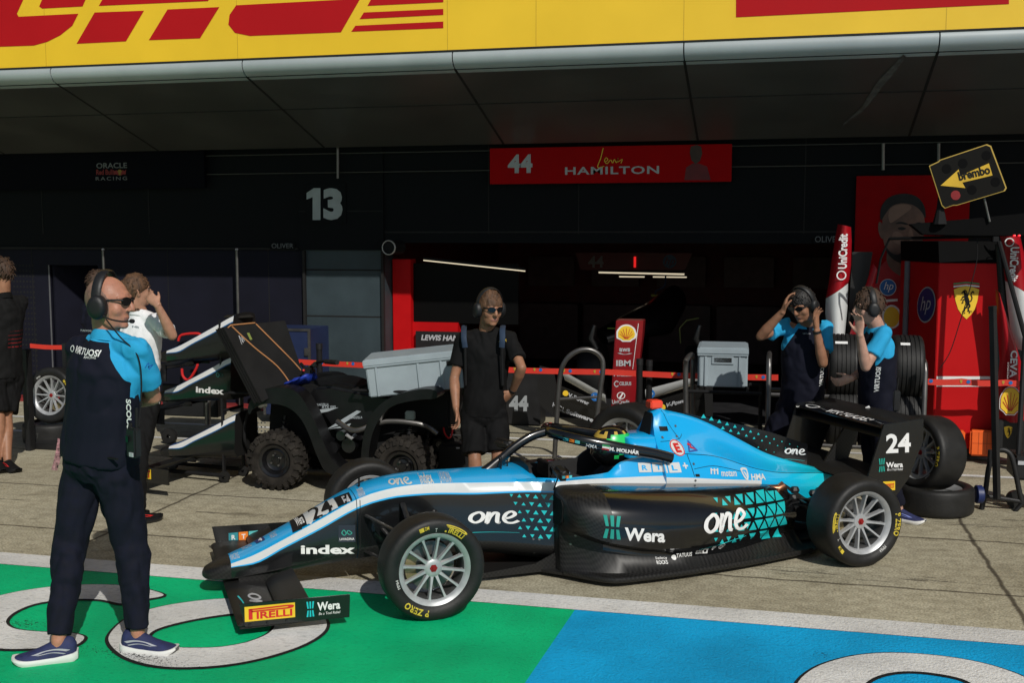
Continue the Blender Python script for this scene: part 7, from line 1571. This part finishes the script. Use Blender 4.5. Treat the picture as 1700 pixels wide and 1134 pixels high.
a, b = PY(440, 680, 11.2), PY(513, 547, 11.2); MB().span((a.x, 11.2, .1), (b.x, 11.75, b.z)).build('shell', mat('case_blue', (.012, .022, .07), .5), t, world=True, bevel=.008)
for x in (a.x, b.x): MB().span((x - .014, 11.19, .1), (x + .014, 11.21, b.z + .005)).build('metal_edge', M_steel, t, world=True)
MB().span((a.x, 11.188, b.z - .02), (b.x, 11.21, b.z + .006)).build('metal_edge', M_steel, t, world=True); MB().box((b.x - .03, 11.19, b.z - .25), (.05, .02, .09)).build('latch', M_steel, t, world=True, bevel=.004)
for x in (a.x + .06, b.x - .06): MB().lathe([(.015, -.02), (.05, -.02), (.05, .02), (.015, .02)], axis_M((x, 11.3, .05), (0, 1, 0)), 20).build('castor', M_rub, t, world=True)
# tool case standing behind the man in black's feet
p = PY(755, 770, 9.0); t = thing('tool_case', 'dark grey case on the ground beside the quad rear tyre', 'case', (p.x, 9.0, 0)); MB().span((p.x - .12, 8.9, .03), (p.x + .14, 9.2, .32)).build('shell', M_plast, t, world=True, bevel=.02); MB().tube([(p.x - .06, 9.05, .32), (p.x - .06, 9.05, .37), (p.x + .06, 9.05, .37), (p.x + .06, 9.05, .32)], .01, 8).build('handle', M_steel, t, world=True); MB().span((p.x - .12, 8.88, .0), (p.x + .14, 9.0, .03)).build('foot', M_rub, t, world=True)
for u, v in ((745, 722), (755, 744)): MB().box(PY(u + 5, v, 8.89), (.03, .004, .012)).build('label', M_ltxt, t, world=True)

# ------------------------------------------------------------------ right side: poster, cabinet, covers, gantry
YO = YW - .05; t, bx = sign('poster', 'tall red portrait poster above the red cabinet', ((1422, 292), (1598, 640)), YO, mat('poster_red', (.28, .003, .005), .8, var=.1, spec=.08), .03)
def onp(name, pts, m_, d): lay(name, poly([(PY(u, v, YO).x, PY(u, v, YO).z) for u, v in (rnd2(pts) if name == 'portrait' else pts)]), m_, t, lambda x, y: V((x, YO - d, y)), world=True)
M_phair = mat('portrait_hair', (.006, .005, .005), .7); M_pface = mat('portrait_face', (.125, .066, .046), .6, var=.5, vs=5)
onp('portrait', [(1440, 470), (1462, 440), (1480, 425), (1530, 440), (1580, 470), (1597, 520), (1597, 638), (1424, 638), (1428, 520)], mat('portrait_overall', (.34, .008, .012), .6, var=.4, vs=4), .003)
onp('portrait', [(1470, 430), (1476, 405), (1512, 420), (1520, 452), (1500, 462), (1478, 448)], M_pface, .004)
onp('portrait', [(1466, 372), (1459, 366), (1457, 380), (1462, 396), (1470, 398)], M_pface, .005)
onp('portrait', [(1466, 402), (1464, 368), (1468, 346), (1480, 334), (1500, 330), (1522, 334), (1533, 350), (1536, 376), (1531, 404), (1520, 426), (1502, 436), (1484, 428), (1472, 414)], M_pface, .006)
onp('portrait', [(1476, 372), (1474, 350), (1486, 340), (1506, 338), (1516, 344), (1500, 356), (1486, 366)], mat('portrait_light', (.21, .12, .085), .6), .007); onp('portrait', [(1480, 400), (1482, 384), (1494, 384), (1502, 396), (1494, 408)], MATS['portrait_light'], .0072)
onp('portrait', [(1461, 370), (1461, 346), (1472, 328), (1496, 320), (1522, 324), (1536, 342), (1537, 366), (1531, 352), (1518, 340), (1498, 336), (1480, 341), (1469, 356)], M_phair, .009)
onp('portrait', [(1468, 404), (1478, 420), (1492, 424), (1500, 414), (1512, 412), (1524, 416), (1532, 402), (1524, 426), (1506, 440), (1486, 434), (1472, 420)], M_phair, .0085)
for L in ([(1484, 372), (1494, 367), (1508, 371), (1507, 374), (1495, 371)], [(1517, 372), (1526, 368), (1533, 372), (1532, 375), (1526, 372)], [(1488, 379), (1497, 376), (1506, 379), (1497, 383)], [(1518, 380), (1525, 377), (1532, 380), (1525, 383)], [(1504, 402), (1510, 404), (1518, 402), (1516, 406), (1508, 406)]): onp('portrait', L, M_phair, .010)
onp('portrait', [(1496, 417), (1508, 414), (1520, 417), (1510, 422)], mat('portrait_lip', (.16, .05, .045), .6), .0105); onp('portrait', [(1509, 380), (1514, 380), (1518, 399), (1507, 400)], MATS['portrait_light'], .008)
for (u, v, a, b, m_, d) in ((1474, 477, 14, 14, M_white, .006), (1474, 477, 13, 13, M_hpblue, .008), (1480, 526, 16, 20, M_white, .006), (1480, 526, 13, 17, M_yel, .008)): onp('emblem', [(u + a * math.cos(q), v + b * math.sin(q)) for q in np.linspace(0, 6.28, 24)[:-1]], m_, d)
word('hp', 1467, 468, 1483, 485, YO - .011, M_white, t, 0, .3); onp('white_line', [(1460, 498), (1490, 496), (1490, 500), (1460, 502)], M_white, .006)
# red cabinet
YC = 10.8; A0 = PY(1553, 600, YC); B0 = PY(1652, 600, YC); C0 = PY(1490, 600, 11.85); zt = PY(1600, 437, YC).z; zb_ = .12
t = thing('red_cabinet', 'tall red team cabinet with yellow shield and white stripes', 'cabinet', ((A0.x + B0.x) / 2, YC, 0)); fp = [A0, B0, B0 + (C0 - A0), C0]
m = MB(); m.loft([[V((p.x, p.y, z)) for p in fp] for z in (zb_, zt)]); cab = m.build('body', mat('cabinet_red', (.50, .004, .006), .55, var=.06, vs=2, spec=.2), t, world=True, bevel=.006, fix=True)
m = MB(); m.loft([[V((p.x, p.y, z)) for p in [q + (C0 - A0) * .03 for q in fp]] for z in (.05, zb_ - .001)]); m.build('plinth', M_matt, t, world=True, smooth=0, fix=True)
m = MB(); m.loft([[V((p.x, p.y + d_, z)) for p in fp] for z, d_ in ((zt + .003, 0), (zt + .20, .10))]); m.build('hood', M_void, t, world=True, smooth=0, fix=True)
ux = (B0 - A0).normalized(); us = (C0 - A0).normalized(); yo_ = V((0, -.004, 0)) 
def oncab(name, sh, m_, u0, v0, u1, v1, d=.004): Y_ = YC - d; lay(name, sh, m_, cab, bil(PY(u0, v1, Y_), PY(u1, v1, Y_), PY(u1, v0, Y_), PY(u0, v0, Y_)), world=True)
oncab('emblem', poly(shield()), M_yel, 1583, 475, 1626, 530); oncab('emblem', horse(), M_matt, 1590, 479, 1619, 517, .007); oncab('lettering', T('S F', .0), M_matt, 1597, 516, 1614, 521, .007)
for k, m_ in enumerate((M_white, M_pred, mat('flag_green', (.02, .25, .08), .5))): oncab('flag', poly([(0, 0), (.5, .35), (1, 0), (1, .35), (.5, .7), (0, .35)]), m_, 1583, 470 - 2.2 * k, 1626, 477 - 2.2 * k, .006)
oncab('stripe', SQ, M_white, 1555, 625, 1651, 630); oncab('stripe', SQ, M_white, 1555, 640, 1651, 642)
for u0, u1 in ((1583, 1603), (1610, 1653)):
    a, b = PY(u0, 757, YC - .1), PY(u1, 716, YC - .1); t2 = thing('orange_board', 'bright orange plastic board ' + ('partly hidden behind the upright wheel' if u0 < 1600 else 'leaning on the red cabinet base'), 'board', ((a.x + b.x) / 2, YC - .1, a.z), 0, 'orange boards')
    MB().span((a.x, YC - .10, a.z), (b.x, YC - .03, b.z)).build('panel', M_orange, t2, world=True, bevel=.015, seg=3)
    for i in (1, 2): x = a.x + (b.x - a.x) * i / 3; MB().span((x - .003, YC - .102, a.z + .02), (x + .003, YC - .099, b.z - .02)).build('groove', mat('orange_groove', (.5, .07, .008), .5), t2, world=True)
    z = (a.z + b.z) / 2; MB().span((a.x + .02, YC - .102, z - .003), (b.x - .02, YC - .099, z + .003)).build('groove', MATS['orange_groove'], t2, world=True)
# hp disc on the side face
Ms = lambda x, y: A0 + us * ((x) * (C0 - A0).length) + V((0, 0, y - A0.z)); sidn = V((-us.y, us.x, 0)); sidn = sidn if sidn.dot(V((-1, -.3, 0))) > 0 else -sidn
def onside(name, sh, m_, s0, s1, z0, z1, d): lay(name, sh, m_, cab, lambda x, y: Ms(s0 + (s1 - s0) * x, z0 + (z1 - z0) * y) + sidn * d, world=True)
zc1, zc0 = PY(1536, 470, YC + .3).z, PY(1536, 530, YC + .3).z
onside('emblem', poly(circ(.5, .5, .5)), M_ltxt, .50, .04, zc0, zc1, .004); onside('emblem', poly(circ(.5, .5, .5)), mat('disc_blue', (.015, .03, .16), .5), .48, .06, zc0 + .015, zc1 - .015, .007); onside('lettering', T('hp', 0, .3), M_ltxt, .40, .14, zc0 + .08, zc1 - .09, .010)
a = Ms(.80, .5); MB().tube([(a.x - .01, a.y - .06, .6), (a.x - .01, a.y - .06, zt)], .028, 10).build('corner_post', mat('grey_post', (.15, .15, .17), .5), t, world=True)
# body covers stood on end on either side of the cabinet
M_cred = mat('cover_red', (.32, .004, .010), .4, coat=.15, var=.06, spec=.3)
def shell_part(par, name, L, R_, depth, m_, Y, cuts=None, carb=True):
    """half tube standing on end: left and right outline in the photo, bulging towards the pit lane"""
    rings = []
    for (u0, v0), (u1, v1) in zip(L, R_):
        a, b = PY(u0, v0, Y), PY(u1, v1, Y); rings.append([a * (1 - x) + b * x + V((0, -depth * math.sin(math.pi * x) + .0, 0)) for x in np.linspace(0, 1, 9)] + [a * (1 - x) + b * x + V((0, -depth * .92 * math.sin(math.pi * x) + .012, 0)) for x in np.linspace(1, 0, 9)])
    m = MB(); m.loft(rings, k=cuts); return m.build(name, m_, par, world=True, smooth=50, fix=True)
def vert_text(par, s_, u0, v0, u1, v1, Y, m_=M_white, b=.03, down=False):
    A_, B_3 = PY((u0 + u1) / 2, v1, Y), PY((u0 + u1) / 2, v0, Y); w_ = PY(u1, v0, Y).x - PY(u0, v0, Y).x
    if not down: lay('lettering', T(s_, b), m_, par, lambda x, y: V((A_.x + w_ * (.5 - y), Y, A_.z + (B_3.z - A_.z) * x)), world=True)
    else: lay('lettering', T(s_, b), m_, par, lambda x, y: V((A_.x + w_ * (y - .5), Y, B_3.z + (A_.z - B_3.z) * x)), world=True)
YK = 10.95
t = thing('body_cover', 'red and white engine cover stood on end left of the red cabinet', 'body panel', (PY(1395, 600, YK).x, YK, .6), 0, 'body covers stood on end')
cv = shell_part(t, 'red_shell', [(1391, 372), (1387, 392), (1381, 430), (1376, 470), (1371, 495)], [(1413, 377), (1414, 400), (1413, 440), (1410, 464), (1408, 470)], .10, M_cred, YK)
shell_part(t, 'white_shell', [(1371, 495.5), (1370, 520), (1376, 562)], [(1408, 470.5), (1407, 510), (1402, 562)], .10, M_cwhite, YK); shell_part(t, 'carbon_panel', [(1415, 418), (1412, 470), (1406, 560)], [(1449, 418), (1440, 470), (1424, 560)], -.02, M_carb, YK + .05)
shell_part(t, 'red_edge', [(1449, 436), (1432, 490), (1408, 562)], [(1458, 450), (1446, 500), (1424, 562)], .03, M_cred, YK - .03)
vert_text(t, 'UniCredit', 1391, 388, 1406, 446, YK - .115); pc_ = PY(1396, 457, YK - .115); lay('emblem', poly(circ(.5, .5, .5), circ(.5, .5, .38)), M_white, t, quad((pc_.x - .04, pc_.y, pc_.z - .045), (1, 0, 0), (0, 0, 1), .09, .09), world=True)
MB().span((PY(1380, 600, YK).x, YK - .03, .3), (PY(1440, 600, YK).x, YK + .1, PY(1400, 560, YK).z)).build('stand', M_matt, t, world=True)
t = thing('body_cover', 'red and white engine cover stood on end right of the red cabinet', 'body panel', (PY(1690, 700, YK - .2).x, YK - .2, .3), 0, 'body covers stood on end'); Y2 = YK - .2
shell_part(t, 'red_shell', [(1656, 385), (1662, 410), (1666, 440), (1669, 466)], [(1692, 385), (1700, 420), (1706, 460), (1712, 492)], .09, M_cred, Y2); shell_part(t, 'white_shell', [(1669, 466.5), (1672, 500), (1678, 550), (1690, 580)], [(1712, 492.5), (1722, 530), (1730, 570), (1735, 590)], .09, M_cwhite, Y2); shell_part(t, 'carbon_panel', [(1652, 405), (1656, 470), (1668, 560)], [(1664, 405), (1671, 470), (1682, 560)], .02, M_carb, Y2 + .05)
vert_text(t, 'UniCredit', 1675, 410, 1690, 468, Y2 - .105, down=True); pc_ = PY(1676, 402, Y2 - .105); lay('emblem', poly(circ(.5, .5, .5), circ(.5, .5, .38)), M_white, t, quad((pc_.x - .04, pc_.y, pc_.z - .04), (1, 0, 0), (0, 0, 1), .08, .08), world=True)
lw = shell_part(t, 'side_pod', [(1653, 480), (1656, 540), (1660, 600), (1656, 640), (1658, 700)], [(1660, 490), (1678, 545), (1695, 600), (1700, 640), (1704, 700)], .07, M_cred, Y2 - .14)
vert_text(t, 'CEVA', 1676, 582, 1688, 627, Y2 - .225, down=True); vert_text(t, 'LOGISTICS', 1672, 602, 1675, 629, Y2 - .223, b=0, down=True)
for m_, k_, d_ in ((M_white, 0, .225), (M_pred, 1.5, .228), (M_yel, 2.5, .231)): a, b = PY(1658 + k_, 690 - k_, Y2 - d_), PY(1698 - k_, 641 + k_, Y2 - d_); lay('emblem', poly(shell_fan()), m_, t, quad((a.x, a.y, a.z), (1, 0, 0), (0, 0, 1), b.x - a.x, b.z - a.z), world=True)
a, b = PY(1661, 687, Y2 - .235), PY(1695, 644, Y2 - .235); lay('emblem', shell_rays(), M_pred, t, quad((a.x, a.y, a.z), (1, 0, 0), (0, 0, 1), b.x - a.x, b.z - a.z), world=True)
base_ = bspan(1655, 700, 1720, 752, Y2 - .2, Y2 + .1).build('black_base', M_plast, t, world=True, bevel=.01); a, b = PY(1666, 728, Y2 - .204), PY(1681, 708, Y2 - .204); lay('emblem', poly(shield()), M_yel, base_, quad((a.x, a.y, a.z), (1, 0, 0), (0, 0, 1), b.x - a.x, b.z - a.z), world=True); lay('emblem', horse(), M_matt, base_, quad((a.x + .02, a.y - .003, a.z + .02), (1, 0, 0), (0, 0, 1), (b.x - a.x) * .7, (b.z - a.z) * .75), world=True)
# gantry with pit board
YG = 10.3; t = thing('overhead_gantry', 'black overhead gantry arm reaching across the red cabinet', 'gantry', (PY(1660, 600, YG).x, YG, 0))
m = MB(); m.prism([(PY(u, v, YG).x, PY(u, v, YG).z) for u, v in ((1508, 372), (1600, 364), (1760, 348), (1760, 392), (1600, 392), (1530, 390))], MX(YG), .16); m.build('beam', M_void, t, world=True, bevel=.01)
MB().tube([PY(1477, 396, YG), PY(1650, 392, YG)], .014, 8).build('lower_bar', M_void, t, world=True); MB().tube([PY(1477, 395, YG), PY(1462, 430, YG + .1), PY(1455, 470, YG + .2)], .010, 8).build('hanging_lead', M_matt, t, world=True)
MB().tube([PY(1657, 395, YG), PY(1702, 560, YG - .3), PY(1730, 640, YG - .4)], .020, 8).build('stay', M_matt, t, world=True); MB().tube([PY(1740, 360, YG), V((PY(1740, 360, YG).x, YG, .02))], .05, 12).build('mast', M_void, t, world=True)
for u in (1684, 1692): MB().ell(PY(u, 391, YG - .09), (.012, .008, .010), n=8).build('red_lamp', mat('red_lamp_glow', (1, .02, .03), .4, var=0, emit=1.2), t, world=True)
MB().box(PY(1652, 390, YG - .02), (.05, .10, .12)).build('bracket', M_matt, t, world=True, bevel=.005)
MB().tube(smooth_path([PY(1622, 392, YG), PY(1622, 430, YG), PY(1610, 480, YG), PY(1592, 540, YG), PY(1577, 585, YG), PY(1560, 612, YG)], 6), .004, 6).build('thin_cable', M_matt, t, world=True)
YL = 10.15; t = thing('pit_board', 'black pit board with yellow border and yellow arrow', 'sign', PY(1605, 345, YL)); c4 = [(1542, 275), (1557, 268), (1560, 265), (1638, 239), (1645, 242), (1671, 312), (1668, 317), (1588, 341), (1582, 341), (1568, 346), (1563, 341)]
q_ = [(PY(u, v, YL).x, PY(u, v, YL).z) for u, v in c4]; MB().prism(q_, MX(YL), .025).build('edge', mat('board_edge_yellow', (.45, .30, .05), .5), t, world=True, smooth=0)
gx = sum(p[0] for p in q_) / len(q_); gz = sum(p[1] for p in q_) / len(q_); face_ = MB().prism([(gx + (x - gx) * .965, gz + (z - gz) * .965) for x, z in q_], MX(YL - .003), .026).build('face', mat('board_face', (.007, .0065, .0055), .8, var=.2, spec=.15), t, world=True, smooth=0)
def onL(name, pts, m_, d): lay(name, poly([(PY(u, v, YL).x, PY(u, v, YL).z) for u, v in pts]), m_, face_, lambda x, y: V((x, YL - d, y)), world=True)
onL('arrow', [(1561, 308), (1591, 281), (1593, 292), (1641, 271), (1647, 291), (1597, 303), (1602, 312)], mat('arrow_yellow', (.62, .38, .02), .5), .020)
a_, b_ = PY(1593, 300, YL - .024), PY(1645, 288, YL - .024); lay('lettering', T('brembo', .03), M_matt, face_, bil(a_, b_, b_ + V((-.02, 0, .075)), a_ + V((-.02, 0, .075))), world=True)
for u, v, m_ in ((1571, 280, M_void), (1598, 271, M_void), (1637, 258, M_void), (1652, 302, M_void), (1613, 315, M_void), (1586, 324, mat('board_red_lamp', (.22, .01, .012), .4))): onL('lamp', [(u + 8 * math.cos(k * .4), v + 8 * math.sin(k * .4)) for k in range(15)], m_, .018)
MB().tube([PY(1562, 318, YL + .05), PY(1561, 345, YL + .05), PY(1560, 372, YL + .05)], [.02, .03, .06], 10).build('post', M_matt, t, world=True); MB().tube([PY(1634, 329, YL + .05), PY(1643, 368, YL + .05)], .010, 8).build('stay', M_steel, t, world=True)
# jack stand and long pole at the right
ys = 8.9; t = thing('jack_stand', 'dark tubular jack stand with blue wheel at the right edge', 'jack', (PY(1650, 850, ys).x, ys, 0))
MB().tube(smooth_path([PY(1629, 848, ys), PY(1636, 815, ys), PY(1642, 775, ys), PY(1652, 752, ys), PY(1664, 747, ys), PY(1677, 754, ys), PY(1684, 775, ys), PY(1692, 815, ys), PY(1696, 832, ys)], 6), .020, 12).build('hoop', M_plast, t, world=True, smooth=60)
for L in ([(1629, 850), (1680, 855), (1697, 836)], [(1636, 824), (1695, 833)], [(1644, 747), (1643, 775)]): MB().tube([PY(u, v, ys) for u, v in L], .018, 10).build('bar', M_plast, t, world=True)
pc_ = PY(1625, 821, ys - .05); MB().lathe([(.001, -.025), (.055, -.03), (.07, -.02), (.07, .02), (.055, .03), (.001, .025)], axis_M(pc_, (1, .15, 0)), 28).build('wheel', mat('blue_castor', (.008, .02, .10), .5), t, world=True, smooth=50, fix=True)
t = thing('long_pole', 'tall dark square pole standing by the jack stand', 'pole', (PY(1654, 830, ys - .1).x, ys - .1, PY(1654, 828, ys - .1).z)); MB().tube([PY(1648, 514, ys - .1), PY(1655, 828, ys - .1)], .028, 4).build('shaft', M_plast, t, world=True, smooth=0); MB().tube([PY(1647.6, 508, ys - .1), PY(1648, 514, ys - .1)], .031, 4).build('cap', M_rub, t, world=True, smooth=0)
t = thing('front_jack', 'black wheeled jack cut off by the right edge', 'jack', (PY(1700, 800, ys).x, ys, 0)); bspan(1683, 760, 1740, 798, ys, ys + .3).build('body', M_plast, t, world=True, bevel=.02); MB().tube([PY(1690, 765, ys + .1), PY(1702, 560, ys + .2)], .02, 10).build('handle', M_plast, t, world=True); bspan(1690, 768, 1740, 772, ys - .01, ys).build('trim', M_ltxt, t, world=True)
for u in (1692, 1730): MB().lathe([(.001, -.02), (.07, -.02), (.07, .02), (.001, .02)], axis_M((PY(u, 800, ys).x, ys + .1, .07), (0, 1, 0)), 20).build('wheel', M_rub, t, world=True)
